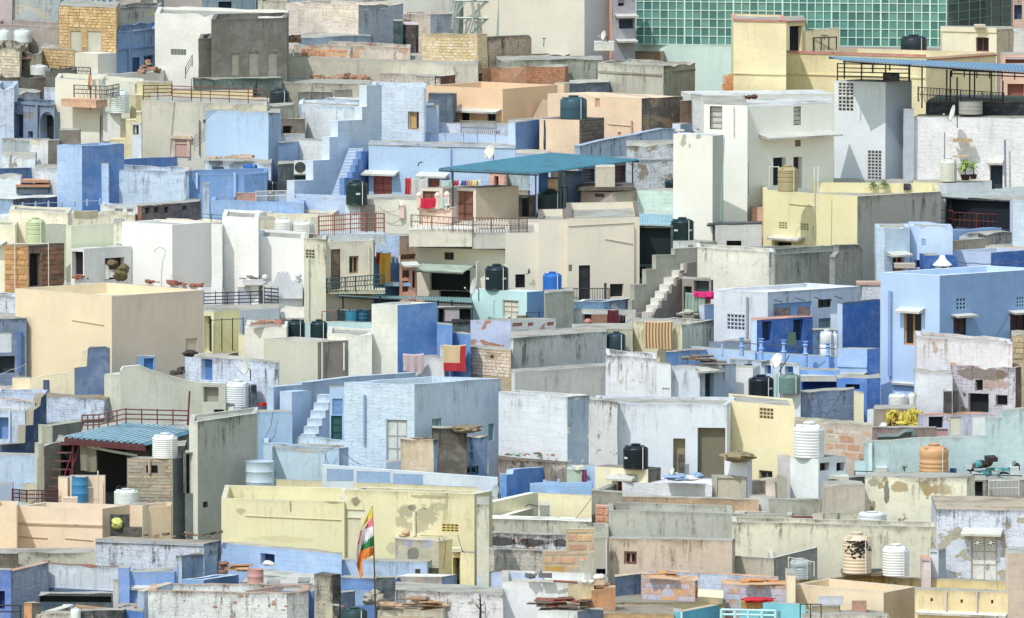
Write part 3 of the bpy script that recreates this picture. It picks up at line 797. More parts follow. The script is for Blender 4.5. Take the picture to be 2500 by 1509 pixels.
def bag_pile(label,blobs,foot,col,name='sack_pile',cat='sacks',part='sack'):
    Y = Yrow(NY(foot)); root = thing(name,label,cat,atY(*N(blobs[0][:2]),Y),None); rng = random.Random(int(blobs[0][0]))
    for (x,y,w,h) in blobs:
        RG = .14 if part in ('pot','basket','tub','basin') else (.95 if part == 'sack' and len(blobs) > 6 else .5); k = px_m(Y); c = atY(NX(x),NY(y),Y + rng.uniform(0,.2)); m = MB(); n,q = 22,14; ph = rng.uniform(0,9)
        def P_(i,j):
            a = i * 2 * math.pi / n; b = -math.pi / 2 + j * math.pi / q; d = 1 + (RG * noise.noise(Vector((math.cos(a) * 1.9,math.sin(a) * 1.9,math.sin(b) * 1.9 + ph))) + RG * .5 * noise.noise(Vector((math.cos(a) * 4.5,math.sin(a) * 4.5,math.sin(b) * 4.5 + ph))))
            return c + Vector((math.cos(a) * math.cos(b) * w * k / 2 * d,math.sin(a) * math.cos(b) * w * k / 2.4 * d,math.sin(b) * h * k / 2 * (1 + .1 * math.sin(a * 2 + ph))))
        for i in range(n):
            for j in range(q):
                f = [P_(i,j),P_(i + 1,j),P_(i + 1,j + 1),P_(i,j + 1)]
                if j == 0: f = [f[0],f[2],f[3]]
                elif j == q - 1: f = f[:3]
                m.face(f)
        m.build(part,plain(col,.7,0,.3,9,'woven_plastic',.02),root,smooth=True)
    return root

def plant(label,xc,base,w,h,foot,col=(95,120,45),n=60,pot=True,name='potted_plant',spiky=True):
    Y = Yrow(NY(foot)); p = atY(NX(xc),NY(base),Y); k = px_m(Y); root = thing(name,label,'plant',p,None); rng = random.Random(int(xc))
    W,Hh = w * k,h * k; z0 = 0
    if pot:
        m = MB(); m.lathe(p,[(0,0),(W * .16,0),(W * .22,Hh * .2),(W * .24,Hh * .22),(0,Hh * .2)],14); m.build('pot',plain((70,48,42),.8),root,smooth=True); z0 = Hh * .2
    m = MB(); m.tube([p + Vector((0,0,z0)),p + Vector((.02,0,z0 + Hh * .4))],.025,5); m.build('stem',plain((110,90,60),.9),root)
    m = MB(); mats = [plain(col,.6,0,.35,10,'leaf'),plain(tuple(min(255,int(c * 1.3)) for c in col),.6,0,.3,10,'leaf')]
    for i in range(n):
        a = rng.uniform(0,6.28); el = rng.uniform(-.3,1.3); s = p + Vector((rng.uniform(-.04,.04),rng.uniform(-.04,.04),z0 + Hh * rng.uniform(.15,.45)))
        d = Vector((math.cos(a) * math.cos(el),math.sin(a) * math.cos(el),math.sin(el))); L = W * rng.uniform(.35,.6); side = d.cross(Vector((0,0,1))).normalized() * L * .07
        mid = s + d * L * .55 + Vector((0,0,L * .1)); tip = s + d * L + Vector((0,0,-L * .25))
        m.face([s,mid - side,tip,mid + side],None,i % 2)
    m.build('foliage',mats,root); return root

def flakes(hs,seg,x,y,sx,sy,n,col,name='mould_stain',size=(.03,.16),seed=3,out=.006):
    A,B = hs.ring[seg],hs.ring[seg + 1]; A3,B3 = Vector((A.x,A.y,0)),Vector((B.x,B.y,0)); t = (B - A).normalized(); nr = Vector((t.y,-t.x))
    rng = random.Random(seed); m = MB()
    for i in range(n):
        u,z,p = seg_hit(A3,B3,NX(rng.gauss(x,sx)),NY(rng.gauss(y,sy)))
        if z > hs.h - .1: continue
        w = rng.uniform(*size); h = w * rng.uniform(.35,.6); k = 4; ph = math.pi / 4
        pts = []
        for j in range(k):
            a = ph + j * 2 * math.pi / k; r = rng.uniform(.8,1.2); q = A + t * (u + math.cos(a) * w * r) + nr * (out + i * .00003); pts.append((q.x,q.y,z + math.sin(a) * h * r))
        m.face(pts)
    m.build(name,plain(col,.95,0,.35,12),hs.root,kind='stuff')

def spots(hs,seg,lst):
    """mould, damp and bare patches with a place and shape of their own on one wall"""
    A,B = hs.ring[seg],hs.ring[seg + 1]; A3,B3 = Vector((A.x,A.y,0)),Vector((B.x,B.y,0))
    w = [o for o in bpy.data.objects if o.parent == hs.root and o.name.startswith('wall')][0]
    mt = w.data.materials[0].copy(); w.data.materials[0] = mt; nt = mt.node_tree; b = nt.nodes['Principled BSDF']
    pos = nt.nodes.new('ShaderNodeNewGeometry').outputs['Position']; cur = b.inputs['Base Color'].links[0].from_socket
    for (x,y,rx,ry,col,sc,amt) in lst:
        u,z,p = seg_hit(A3,B3,NX(x),NY(y)); k = px_m(p.y)
        mp = nd(nt,'ShaderNodeVectorMath',operation='SUBTRACT'); nt.links.new(pos,mp.inputs[0]); mp.inputs[1].default_value = (p.x,p.y,z)
        ml = nd(nt,'ShaderNodeVectorMath',operation='MULTIPLY'); nt.links.new(mp.outputs[0],ml.inputs[0]); ml.inputs[1].default_value = (1 / (rx * k),.0,1 / (ry * k))
        ln = nd(nt,'ShaderNodeVectorMath',operation='LENGTH'); nt.links.new(ml.outputs[0],ln.inputs[0])
        gss = maprange(nt,ln.outputs['Value'],.15,1.25,1.0,0.0)
        n = noise_n(nt,pos,sc,10,.72,.4); n2 = noise_n(nt,pos,sc * 4.1,6,.7)
        v = mth(nt,'ADD',mth(nt,'ADD',mth(nt,'MULTIPLY',n,.7),mth(nt,'MULTIPLY',n2,.3)),mth(nt,'MULTIPLY',mth(nt,'SUBTRACT',gss,1.0),.42))
        mk = mth(nt,'MULTIPLY',mth(nt,'MULTIPLY',maprange(nt,v,.42 - amt * .16,.50 - amt * .16),gss if False else maprange(nt,gss,0.0,.2)),.35 + .5 * amt)
        cur = mixc(nt,mk,cur,rgba(col))
    nt.links.new(cur,b.inputs['Base Color'])
# ------------------------------------------------------------------ the ground
gm = MB()
ys = [-300,100,250] + list(range(300,641,20)) + [900,5000]
for y0,y1 in zip(ys,ys[1:]):
    z0,z1 = ground_z(y0),ground_z(y1)
    for x0,x1 in ((-3000,-200),(-200,0),(0,200),(200,3000)): gm.face([(x0,y0,z0),(x1,y0,z0),(x1,y1,z1),(x0,y1,z1)])
go_ = gm.build('ground',plain((150,140,122),.95,0,.25,.5,'dusty_ground',.03,.3)); go_['kind'] = 'structure'

# colours as the plaster looks in sun
WH = (232,231,224); CR = (226,222,204); BG = (212,202,184); LB = (188,205,236); VB = (206,214,234); MB_ = (128,165,218); SB = (98,145,215)
YE = (222,214,158); PY = (230,222,178); PE = (232,204,170); CN = (180,178,166); DC = (138,138,130); ST = (205,178,132); TQ = (188,222,228); AQ = (110,190,212)
LV = (208,210,232); CW = (216,212,196)

# ================================================================== back row, top left
tile(0,0,4.928)
H('mauve grey block cut off by the left edge, farthest back',[(-150,-160),(145,-150)],283,(178,168,170),stain=.25)
H('tall weathered blue-grey wall behind the tan stone tower',[(148,-160),(725,-150)],306,(168,176,184),stain=.8,patch=.5,pcol=(190,190,178))
H('pale blue balustraded roof above the tan stone tower',[(712,-90),(1400,-80)],60,(196,208,226),d=2.5,ops=[('hole',730 + 72 * i,-40,775 + 72 * i,40,(80,100,130)) for i in range(9)],mas=.3)
H('olive stained grey wall right of the tan stone tower',[(1398,88),(1935,70)],392,(150,152,148),stain=.7,patch=.4,pcol=(165,165,120),d=3)
h = H('far beige house with a white shuttered window',[(1395,-140),(1700,-140),(1960,-160)],96,(190,182,160),stain=.6,patch=.4,d=2)
H('small brick-edged room at the top edge beside white whitewash wall',[(1690,-60),(1890,-60)],60,(200,196,180),d=1.2,par=0,ops=[('ledge',1670,40,1900,66)])
H('brown walled terrace with a pink coping, behind two white tanks',[(-60,288),(110,300),(725,322)],540,(166,156,150),capcol=(205,150,145),par=.5,th=.18,d=4,stain=.25)
tank('white water tank cut by the left edge, topmost left',50,508,155,158,foot=520,col=(215,222,232),style='smooth')
tank('second white water tank from the left, topmost left',276,508,218,158,foot=520,col=(215,222,232),style='smooth')
h = H('cream rubble stone house at the left edge, under the tanks',[(-60,560),(238,590)],945,(196,190,170),mas=.9,bw=.34,bh=.17,stain=.5,patch=.3,by=500,capcol=(150,148,130),rough=.08,
      stones=dict(seg=0,x0=-10,y0=640,x1=236,y1=940,w=.3,h=.15,cols=((222,214,190),(205,195,168)),n_max=110,out=.03))
H('weedy ledge house between the left stone walls',[(232,612),(495,640)],860,(160,156,138),stain=.7,patch=.5,by=520,pcol=(150,140,105))
rubble('reddish stone slab on the weedy ledge',(262,420),712,840,3,.3,((190,140,120),),dep=.3,kind='slab',hgt=.02)
h = H('tan stone tower with two plastered-up windows',[(708,66),(1402,92)],832,(186,158,112),mas=.6,stain=.3,patch=0,by=20,par=0,name='stone_tower',cat='tower',rough=.05,bw=.3,bh=.15,
      ops=[('blk',848,372,975,620),('blk',1052,376,1215,620)],
      stones=dict(seg=0,x0=712,y0=92,x1=1398,y1=822,w=.29,h=.15,cols=((216,184,132),(205,172,120),(224,196,148)),avoid=((840,350,980,640),(1045,350,1222,640)),out=.03))
h = H('low tan stone wall joined to the left foot of the stone tower',[(492,572),(895,600)],835,(190,162,116),mas=.6,by=545,capcol=(205,205,195),par=0,d=2,rough=.05,name='stone_wall',cat='wall',
      stones=dict(seg=0,x0=494,y0=600,x1=890,y1=828,w=.29,h=.15,cols=((214,182,134),(222,196,150)),n_max=120))
h = H('deep blue weathered house with a dark doorway, right of the stone tower',[(1402,388),(1868,330)],882,(118,148,196),stain=.45,patch=.15,by=300,par=.3,
      ops=[('door',1592,690,1682,880,(45,80,130)),('win',1732,665,1850,862,(60,95,140)),('pipe',1536,560,1550,870,(90,120,165)),('band',1410,575,1865,592,None)])
H('narrow pale blue strip wall beside the tower foot',[(1322,470),(1378,462)],640,(190,205,235),d=1.0,par=0)
h = H('big white house with a stepped ledge and a wall vent',[(1862,158),(3444,206)],965,WH,stain=.06,patch=0,mas=.02,d=6,col2=WH,par=.15,
      ops=[('jali',2055,592,2240,662,(150,155,150))])
railing('short brown stair rail against the big white house',[(2232,945),(2312,800)],990,135,(110,95,88),rails=3,posts=1,r=.014)
rubble('rubble heap of brick on white parapet at the big white wall',(1700,1900),885,972,12,.2,((186,140,110),(170,160,125)),dep=.6,hgt=.55)
# small white cube and white terrace
h = H('small white windowless cube on a roof beside the stone tower',[(890,634),(1176,650),(1480,632)],882,CR,stain=.05,patch=0,mas=0,par=0,roofcol=(235,232,222),name='rooftop_room',cat='room',rough=.0,var=.04)
h = H('white terrace wall under the white cube',[(1100,878),(1290,892),(1962,868)],986,WH,stain=.1,patch=0,mas=0,d=3,par=.25,var=.05)
H('charcoal low wall behind the scrolled railing, left',[(-60,945),(555,925)],1062,(128,122,112),stain=.4,by=890)
tank('squat white tank with a dark lid behind the charcoal wall',470,900,218,122,foot=905,col=(215,218,215),style='smooth')
H('dark charcoal block left of the scrolled railing',[(548,852),(905,842)],1052,(118,116,110),stain=.5,d=2)
h = H('white house with a peach balcony and narrow black door',[(662,938),(1192,962),(1232,960)],1735,CR,stain=.06,patch=0,mas=0,d=3.5,par=.2,var=.05,ops=[('slab',872,1185,1290,1278,(222,176,142)),('door',1152,1392,1240,1722,(40,42,52))])
h = H('white recessed wing beside the peach balcony',[(1190,965),(1700,990)],1500,CR,stain=.1,patch=0,mas=0,d=3,par=.2,var=.05,ops=[('hole',1622,985,1706,1130,(75,78,82))])
railing('upper scrolled iron railing on white terrace',[(720,935),(1088,948)],1000,135,(78,68,66),rails=3,posts=2,bars=14,r=.02,lattice=True)
railing('scrolled iron railing on the peach balcony',[(888,1172),(1286,1188),(1432,1160)],1738,150,(78,68,66),rails=3,posts=2,bars=16,r=.02,lattice=True,dY=-1.2)
# orange cloth streamer on the balcony pole
pole_thing('orange streamer pole tied to the peach balcony',[(1088,1330),(1090,820)],1745,.02,(70,60,55),'flag_pole','pole')
cloth('twisted orange prayer streamer on the balcony pole',(1062,1098),900,1080,1747,(208,160,120),name='streamer',cat='flag',fold=3)
pole_thing('white drain pipe beside the peach balcony',[(1245,1350),(1248,1020)],1741,.035,(225,228,228),'drain_pipe','pipe')
# yellow stepped stair wall
Wl('yellow stepped stair parapet beside the white tank',[(1450,1432),(1635,1432),(1635,1145),(1718,1145),(1718,985),(1790,985)],1745,YE,t=.5,dY=1.0,stain=.2,mas=.05,drop=4,name='stair_parapet',cat='parapet')
h = boxthing('white plinth block under the round white tank, left',1238,1362,1448,1700,1748,WH,'tank_plinth','plinth',1.2)
tank('white ribbed tank with a pale blue band, beside the yellow stair',1434,1358,245,285,foot=1746,col=(222,228,230),style='ribbed')
# old blue houses on the left edge
tile(0,180)
h = H('light blue old house block at the left edge with dark arch yard',[(-60,118),(118,118)],548,(196,208,236),mas=.5,stain=.3,patch=.05,d=4,by=60)
h = H('shaded blue yard front with a dark arch, far left',[(86,240),(470,262)],572,(128,146,176),mas=.2,stain=.5,patch=.3,pcol=(120,125,130),d=3,ops=[('arch',345,330,464,568),('hole',130,350,200,545,(60,85,120)),('pipe',318,250,334,560,(130,150,180)),('band',92,252,460,268,(130,150,185)),('hole',240,495,282,552)])  # darker than the light block beside it: shade put into the colour
H('crumbling dark blue parapet above the arched yard',[(116,120),(262,122),(345,160)],240,(96,112,138),stain=.8,d=1.5,par=0,rough=.1)
H('pale blue room with broken corner above the arch',[(378,120),(480,130)],250,(200,210,236),stain=.3,d=2,par=0,rough=.1)
Wl('thin pale blue wall end at the left edge',[(-20,440),(48,432),(48,440)],640,(190,205,235),t=.5)
H('grey blue low wall beneath the arched yard',[(12,558),(258,575)],700,(168,178,190),stain=.4,patch=.2,d=1.2,par=0)
h = H('whitewashed wall patch with a cream repair, far left',[(256,560),(416,572)],745,(222,224,226),stain=.2,patch=.4,pcol=(222,214,190),d=1.0,par=0)
H('dark olive concrete block stepped against the white house',[(412,575),(510,572),(520,572)],752,(128,122,106),stain=.3,d=.8,par=0)
H('tall dark olive concrete block at foot of the white house',[(510,484),(684,484)],745,(134,128,112),stain=.2,d=1.2,par=0)
H('whitewashed flat roof stub with curled edge, far left',[(6,690),(300,705)],812,(216,222,232),stain=.35,d=2,par=0,rough=.12,patch=.3)
H('pale blue low wall behind the rounded kiosk, far left',[(300,800),(495,812)],1035,(205,214,234),mas=.4,stain=.3,d=2,par=0)
Wl('shaded blue garden wall at the left edge',[(-20,815),(302,806)],925,(130,160,205),t=.3,dY=3.5)
H('rounded white stub building, far left',[(-40,880),(140,878),(175,890)],1025,(214,222,236),stain=.15,d=2,par=0,rough=.1)
h = boxthing('low cupboard with two sandstone shelves, far left',140,975,415,1032,1035,(95,105,120),'shelf_stack','shelf',.8)
boxthing('lower sandstone slab of the shelf stack, far left',135,955,428,975,1038,(205,150,115),'stone_slab','slab',1.0)
boxthing('upper sandstone slab of the shelf stack, far left',176,915,420,936,1036,(205,150,115),'stone_slab','slab',1.0)
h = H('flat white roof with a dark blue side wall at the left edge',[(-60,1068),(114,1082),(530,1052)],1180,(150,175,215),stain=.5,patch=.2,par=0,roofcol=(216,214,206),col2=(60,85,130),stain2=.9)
h = H('tall plain blue tower with a shaded right side',[(490,612),(704,622),(1066,604)],1136,(168,194,240),col2=(92,132,196),mas=.35,mas2=.05,stain=.12,patch=0,par=.3,rough=.03,name='blue_tower',cat='tower')  # second blue is the same wall with its shade coloured in
# grey-beige hall with brown rails
h = H('long grey-beige house with a carved niche below brown rails',[(1212,232),(2294,268)],722,(202,198,182),stain=.12,patch=.05,mas=.05,by=205,par=.15,
      ops=[('niche',1492,560,1640,712),('pipe',1716,400,1726,700,(120,118,108)),('hole',1745,395,1772,428)])
H('yellow rooftop room behind the brown rails',[(1478,112),(2170,145)],236,(236,218,156),ang=3,stain=.1,patch=0,d=2,par=0,var=.05)
H('yellow stair block left of the brown rails',[(1225,72),(1470,68)],236,(226,214,160),stain=.3,d=1.2,par=0)
railing('long brown pipe railing above the grey-beige house',[(1232,228),(1480,222)],705,125,(128,72,58),rails=4,posts=2,r=.022,dY=1.5)
railing('right run of the brown pipe railing above the grey-beige house',[(1480,230),(2296,262)],715,125,(128,72,58),rails=4,posts=5,r=.022)
H('grey concrete stub beside the teal-black tank',[(2296,285),(2520,270)],560,(170,166,152),d=2,par=0)
tank('dark tank behind white pipes at the end of the brown railing',2400,278,172,150,foot=300,col=(48,58,68),style='ribbed')
h = H('smooth light blue cube against the grey-beige house',[(1768,312),(2306,336),(2402,330)],762,(178,202,238),col2=(140,160,190),stain=.12,stain2=.6,patch=0,mas=.05,par=0,d=2.6,var=.05)
Wl('yellow stepped garden stair beside the white house',[(945,565),(1080,562),(1080,400),(1168,396),(1168,330),(1215,330)],735,(228,216,160),t=1.0,drop=5,stain=.35,name='stair_parapet',cat='parapet')
H('narrow bluish door wall beside the yellow stair',[(1130,425),(1215,428)],746,(206,212,222),d=1,par=0,ops=[('win',1140,430,1192,525,(90,90,92))])
# blue compound
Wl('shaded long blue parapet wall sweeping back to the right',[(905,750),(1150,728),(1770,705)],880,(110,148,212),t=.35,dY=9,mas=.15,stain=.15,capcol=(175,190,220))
h = H('pale blue masonry house with a smudged top edge',[(872,760),(932,768)],1122,(178,200,240),mas=.45,stain=.12,d=2,par=0,rough=.06)
h = H('wide pale blue house wall peeling along its coping',[(930,824),(1596,842),(1622,840)],1128,(196,212,240),mas=.35,stain=.45,patch=.12,pcol=(130,150,190),scol=(70,82,110),d=3,par=.4,capcol=(215,180,170))
h = H('blue yard wall with pale pillars behind the black tank',[(1590,868),(2100,862),(2295,852)],1085,(120,158,214),stain=.2,d=3,par=.4,ops=[('pipe',1680,850,1700,990,(190,208,240)),('pipe',2005,848,2030,1060,(165,190,235))])
h = H('whitewashed shed roofed with loose sandstone slabs',[(1758,752),(2215,748),(2330,770)],862,(206,216,232),stain=.4,patch=.2,d=3,par=0,mas=.3,ops=[('hole',1820,800,1925,850,(150,165,190))])
rubble('loose sandstone slabs on the whitewashed shed',(1790,2150),738,862,9,.3,((200,170,145),(190,160,130)),dep=1.2,kind='slab',hgt=.2)
tank('blue plastic drum on the whitewashed shed',2150,845,125,70,foot=900,col=(50,110,200),style='smooth',group=None)
H('white pillar standing in the blue yard',[(1742,952),(1798,950)],1270,(196,210,240),d=.6,par=0)
h = H('dark grey recess house behind the white ac stair',[(2385,778),(2780,770)],868,(82,92,96),stain=.5,d=2,par=0)
tank('half hidden black tank behind a rag wall, upper left',2296,1010,175,90,foot=1020,col=(30,36,44),style='smooth')
H('pink brick stub beside the rag wall',[(2034,1030),(2200,1024)],1112,(206,160,150),d=.8,par=0,mas=.4)
railing('white lattice screen in front of the black tank',[(2200,1095),(2460,1090)],1098,85,(205,205,205),rails=2,posts=3,bars=26,r=.02,name='lattice_screen')
h = H('long low blue parapet across the upper left',[(1812,1080),(2464,1104),(2610,1110)],1232,(150,182,232),mas=.2,stain=.12,d=5,par=.4)
h = H('pale low wall with blue ledge in front of white house row',[(862,1130),(1205,1150)],1240,(216,218,226),stain=.3,d=2,par=.3,ops=[('hole',985,1158,1055,1192,(90,130,190)),('hole',1090,1160,1145,1195,(200,205,215))])
h = H('brown openwork brick parapet with square gaps',[(1180,1135),(1215,1138),(1718,1092)],1285,(150,100,85),col2=(105,95,98),d=1.2,par=0,stain=.4,
      ops=[('hole',1222,1152,1288,1200,(205,212,225)),('hole',1322,1146,1365,1195,(205,212,225)),('hole',1402,1142,1450,1196,(205,212,225)),('hole',1530,1135,1608,1172,(205,212,225))])
railing('finial railing along the blue ledge, left',[(85,1165),(860,1130)],1170,40,(160,178,210),rails=1,posts=7,r=.012,rp=.06,knob=(205,212,228),bars=0)
railing('thin dark wire rail by the brown openwork parapet',[(1720,1262),(1908,1278)],1290,60,(60,80,110),rails=2,posts=2,r=.014)

# ================================================================== top centre
tile(500,0,4.928)
h = H('dark blue-grey far house with arched window, top edge',[(-30,-120),(660,-120)],152,(120,140,156),stain=.6,patch=.3,d=3,ops=[('hole',165,20,320,135,(40,60,75)),('pipe',600,-50,615,120,(140,160,180))])
H('beige far wall at the top edge behind the dark brick house',[(640,5),(990,15)],200,(200,194,176),d=3,stain=.3)
H('row of far pale roofs at the top edge',[(980,-60),(1900,-60),(2300,-80)],36,(178,182,190),d=2,stain=.4,patch=.3)
H('far cream wall running to the lattice tower, top edge',[(1560,-10),(2400,20)],60,(206,202,190),d=2,stain=.3)
h = H('dark grey-brown brick house with pale plaster panels, upper left',[(78,236),(985,214)],1180,(118,117,110),mas=.3,stain=.5,patch=.1,d=4.5,par=.3,rough=.03,bw=.26,bh=.1,pcol=(150,145,128),ops=[('blk',315,635,412,905,(150,148,134)),('blk',525,625,648,912,(152,148,138)),('blk',752,625,872,915,(150,148,138))],base=None)
h = H('lower left wing of the dark brick house',[(-78,470),(82,462)],1180,(126,123,116),mas=.3,stain=.4,d=4,par=.2,bw=.26,bh=.1)
boxthing('small brown iron frame table on the white roof',112,158,265,170,232,(110,85,75),'iron_frame','frame',.7)
h = H('cream block-stone house with peeling plaster, top centre',[(985,28),(1852,64),(2385,42)],430,(222,210,186),col2=(150,160,178),mas=.6,mas2=.25,bw=.4,bh=.2,stain=.12,stain2=.4,patch=.25,patch2=.3,pcol=(215,212,214),par=.3,d=None,
      ops=[('win',1905,75,1990,120,(225,228,232)),('win',2118,75,2200,112,(225,228,232))],
      stones=dict(seg=0,x0=992,y0=60,x1=1848,y1=250,w=.42,h=.2,cols=((226,214,188),(218,204,172),(232,220,198)),n_max=120,out=.012,rnd=.4))
h = H('teal shadowed strip with ivy stains, top centre',[(2268,250),(2385,248)],560,(58,82,88),stain=.8,d=1,par=0)
H('blue-grey lower shed with a curved grey roof edge',[(1110,458),(2000,425)],560,(140,160,185),stain=.25,d=3,par=0,roofcol=(180,178,166))
h = H('long terrace wall of red sandstone panels under a grey coping',[(1075,530),(1720,545),(2470,575)],745,(206,196,172),mas=.35,stain=.3,patch=.5,pcol=(205,160,130),d=3.0,par=.5,bw=.55,bh=.3,
      stones=dict(seg=0,x0=1160,y0=590,x1=1712,y1=682,w=.45,h=.22,cols=((212,152,110),(200,140,105),(218,170,125)),n_max=40,out=.02,rnd=.15))
rubble('leaning brown rock post on the panelled terrace',(1040,1100),560,700,5,.35,((150,125,105),),dep=.5,hgt=.8)
h = H('long beige concrete-panel house under the sandstone terrace',[(985,690),(2464,745),(3290,775)],985,(202,196,180),mas=.12,bw=1.6,bh=.8,stain=.12,patch=.1,by=665,par=.1,capcol=(150,148,135))
H('grey wall strip beneath the row of rubble',[(900,990),(1990,1010)],1200,(172,168,152),stain=.4,patch=.3,by=960,par=0)
rubble('long row of sandstone rubble on the grey wall, upper centre',(1205,2010),1000,1012,46,.24,((196,150,122),(205,165,135),(170,140,115)),dep=.8,hgt=.35)
H('dark ivy stained foot of the brick house',[(-120,945),(930,940)],1200,(88,100,98),stain=.9,patch=.3,pcol=(60,78,74),d=2,par=0,scol=(30,55,52))
h = H('whitewashed dry-stone parapet beside the peach house',[(2110,885),(2464,920),(2830,940)],1015,(206,200,184),mas=.7,bw=.25,bh=.12,stain=.5,patch=.2,d=1.2,par=0,capcol=(140,138,125),rough=.06,stones=dict(seg=0,x0=2112,y0=925,x1=2820,y1=1005,w=.24,h=.12,cols=((222,216,202),(210,204,188)),n_max=70))
# low grey roofs behind the blue stairs
H('dark grey low parapet beside the black tank, upper centre',[(1140,1110),(1520,1108)],1215,(128,126,118),d=1.2,par=0,stain=.5)
H('second dark grey parapet behind the blue stair top',[(1560,1075),(1950,1068)],1200,(134,132,122),d=1.2,par=0,stain=.4)
H('pale blue water trough roof behind the stairs',[(1150,1215),(1460,1195)],1290,(165,188,225),d=2,par=.2)
H('white slab roof left of the blue stair tower',[(1450,1180),(1950,1210)],1300,(200,212,236),d=2,par=0,roofcol=(222,220,214))

tile(600,180)
h = H('white peeling wall with blue rain smears left of the stairs',[(455,246),(1010,292),(1090,290)],560,(222,226,236),mas=.2,stain=.35,scol=(110,140,185),patch=.15,pcol=(150,180,215),d=3,par=.1,rough=.05)
h = H('dim porch with a folded chair, upper left centre',[(284,392),(505,382)],560,(150,135,118),d=1.5,par=0,ops=[('hole',318,448,402,522,(30,32,40))])
H('pale ledge under the dim porch',[(282,524),(508,520)],580,(214,214,216),d=1,par=0)
H('white sunlit wall beneath the stair parapet',[(444,572),(722,580)],752,(226,228,228),stain=.1,d=1.5,par=0)
H('weathered mid-blue wall below the porch',[(280,588),(446,580)],770,(135,165,210),stain=.5,d=1.2,par=0)
ac_unit('white air conditioner beside the stepped blue stair wall',415,750,580,860,880)
boxthing('concrete bracket slab under the air conditioner',410,860,590,872,884,(170,168,155),'bracket_slab','slab',.8)
# the stepped stair wall
Wl('tall stepped white-blue stair wall climbing right',[(418,918),(580,914),(580,745),(720,740),(720,545),(792,540),(792,405),(1000,395),(1000,285),(1040,282),(1040,100),(1168,96)],1065,(208,218,238),t=.4,dY=7.5,mas=.25,stain=.06,patch=0,name='stair_wall',cat='wall')
h = H('blue-white stair tower head with an ochre shutter',[(1085,100),(1530,112),(1545,118)],600,(206,216,238),mas=.45,stain=.08,patch=0,d=3,par=.3,rough=.06,ops=[('win',1392,325,1490,480,(190,160,105)),('glass',1410,345,1465,478,(200,160,90))])
H('stepped pale blue buttress right of the stair tower',[(1525,290),(1640,288),(1660,292)],520,(204,216,240),mas=.3,stain=.08,d=1.4,par=0)
H('middle blue step of the buttress',[(1548,255),(1690,252)],440,(196,210,240),d=1.6,par=0,stain=.1)
H('dark slate block on top of the blue buttress',[(1570,170),(1780,172)],440,(95,108,132),d=1.2,par=0,stain=.5)
H('mid blue block beside the peach windows',[(1645,340),(1795,335)],430,(120,158,215),d=1.2,par=0,stain=.1)
stairs('long pale blue stair between the stepped walls',(735,1062),(890,640),15,130,1066,(196,212,240),dY=4.5)
Wl('small dark blue stepped wall beside the long stair',[(848,895),(915,893),(915,845),(940,843),(940,785),(962,783),(962,735),(988,733),(988,668),(1060,664)],1068,(104,142,205),t=.25,dY=3.2,stain=.1,name='stair_wall',cat='wall')
# the balustraded blue house
h = H('lilac blue house with red double doors and a white panelled parapet',[(1056,612),(2318,648)],1082,(174,198,234),mas=.12,stain=.05,patch=0,d=3.5,par=.0,var=.05,
      ops=[('door',1098,870,1255,1076,(190,105,92)),('door',1572,905,1672,1082,(190,100,80)),('ledge',1022,830,1318,862,.55),('ledge',1492,845,1755,880,.55),('pipe',1750,640,1772,900,(175,192,236)),('band',1056,604,2318,622,(200,212,240))])
h = H('panelled pale blue roof parapet with small finials',[(1056,500),(2300,528)],606,(186,204,240),mas=.0,stain=.05,patch=0,d=.35,par=0,name='parapet_wall',cat='parapet',ops=[('band',x,505,x + 16,606,(196,210,242)) for x in (1058,1262,1450,1582,1698,1855,1975,2130)])
h = H('rough white wall behind the panelled parapet',[(1620,430),(2262,448)],520,(214,220,240),mas=.3,stain=.2,scol=(110,135,175),d=2,par=0,rough=.06)
railing('grey trellis leaning on the blue roof parapet',[(1850,515),(2150,520)],524,108,(150,146,138),rails=2,posts=1,bars=34,lattice=True,r=.03,name='trellis')
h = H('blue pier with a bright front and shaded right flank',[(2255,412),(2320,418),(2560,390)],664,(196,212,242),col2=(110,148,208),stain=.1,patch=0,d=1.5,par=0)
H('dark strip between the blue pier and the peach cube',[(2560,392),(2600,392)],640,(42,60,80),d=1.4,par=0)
dish('pale dish above the blue tin canopy',2098,672,104,130,1100,(-.75,-.6,.3),(226,228,208))
H('pale ledge roof under the pale dish',[(2060,668),(2620,690)],760,(192,206,236),d=3,par=0,roofcol=(200,190,175))
# washing line
pole_thing('washing line in front of the red doors',[(1365,905),(1760,918),(2040,925)],1086,.008,(90,90,95),'washing_line','washing line')
for lb,x0,x1,y0,y1,c in (('red patterned shawl on the washing line',1368,1418,902,1080,(200,60,60)),('grey-beige dhoti cloth on the washing line',1420,1565,908,1086,(205,203,200)),('pale mint cloth on the washing line',1665,1765,920,1075,(185,205,205)),('crimson scrap on the line under the canopy',1788,1828,925,968,(195,50,70)),('white scrap on the line under the canopy',1828,1850,925,966,(222,222,225)),('cobalt scrap on the line under the canopy',1852,1892,925,966,(45,100,185)),('salmon scrap on the line under the canopy',1896,1928,922,966,(225,150,140)),('yellow scrap on the line under the canopy',1932,1990,920,966,(226,205,130)),('pale scrap at the right end of the line',1994,2020,918,968,(215,222,235))):
    cloth(lb,(x0,x1),y0,y1,1088,c,fold=8,group='washing on the line')
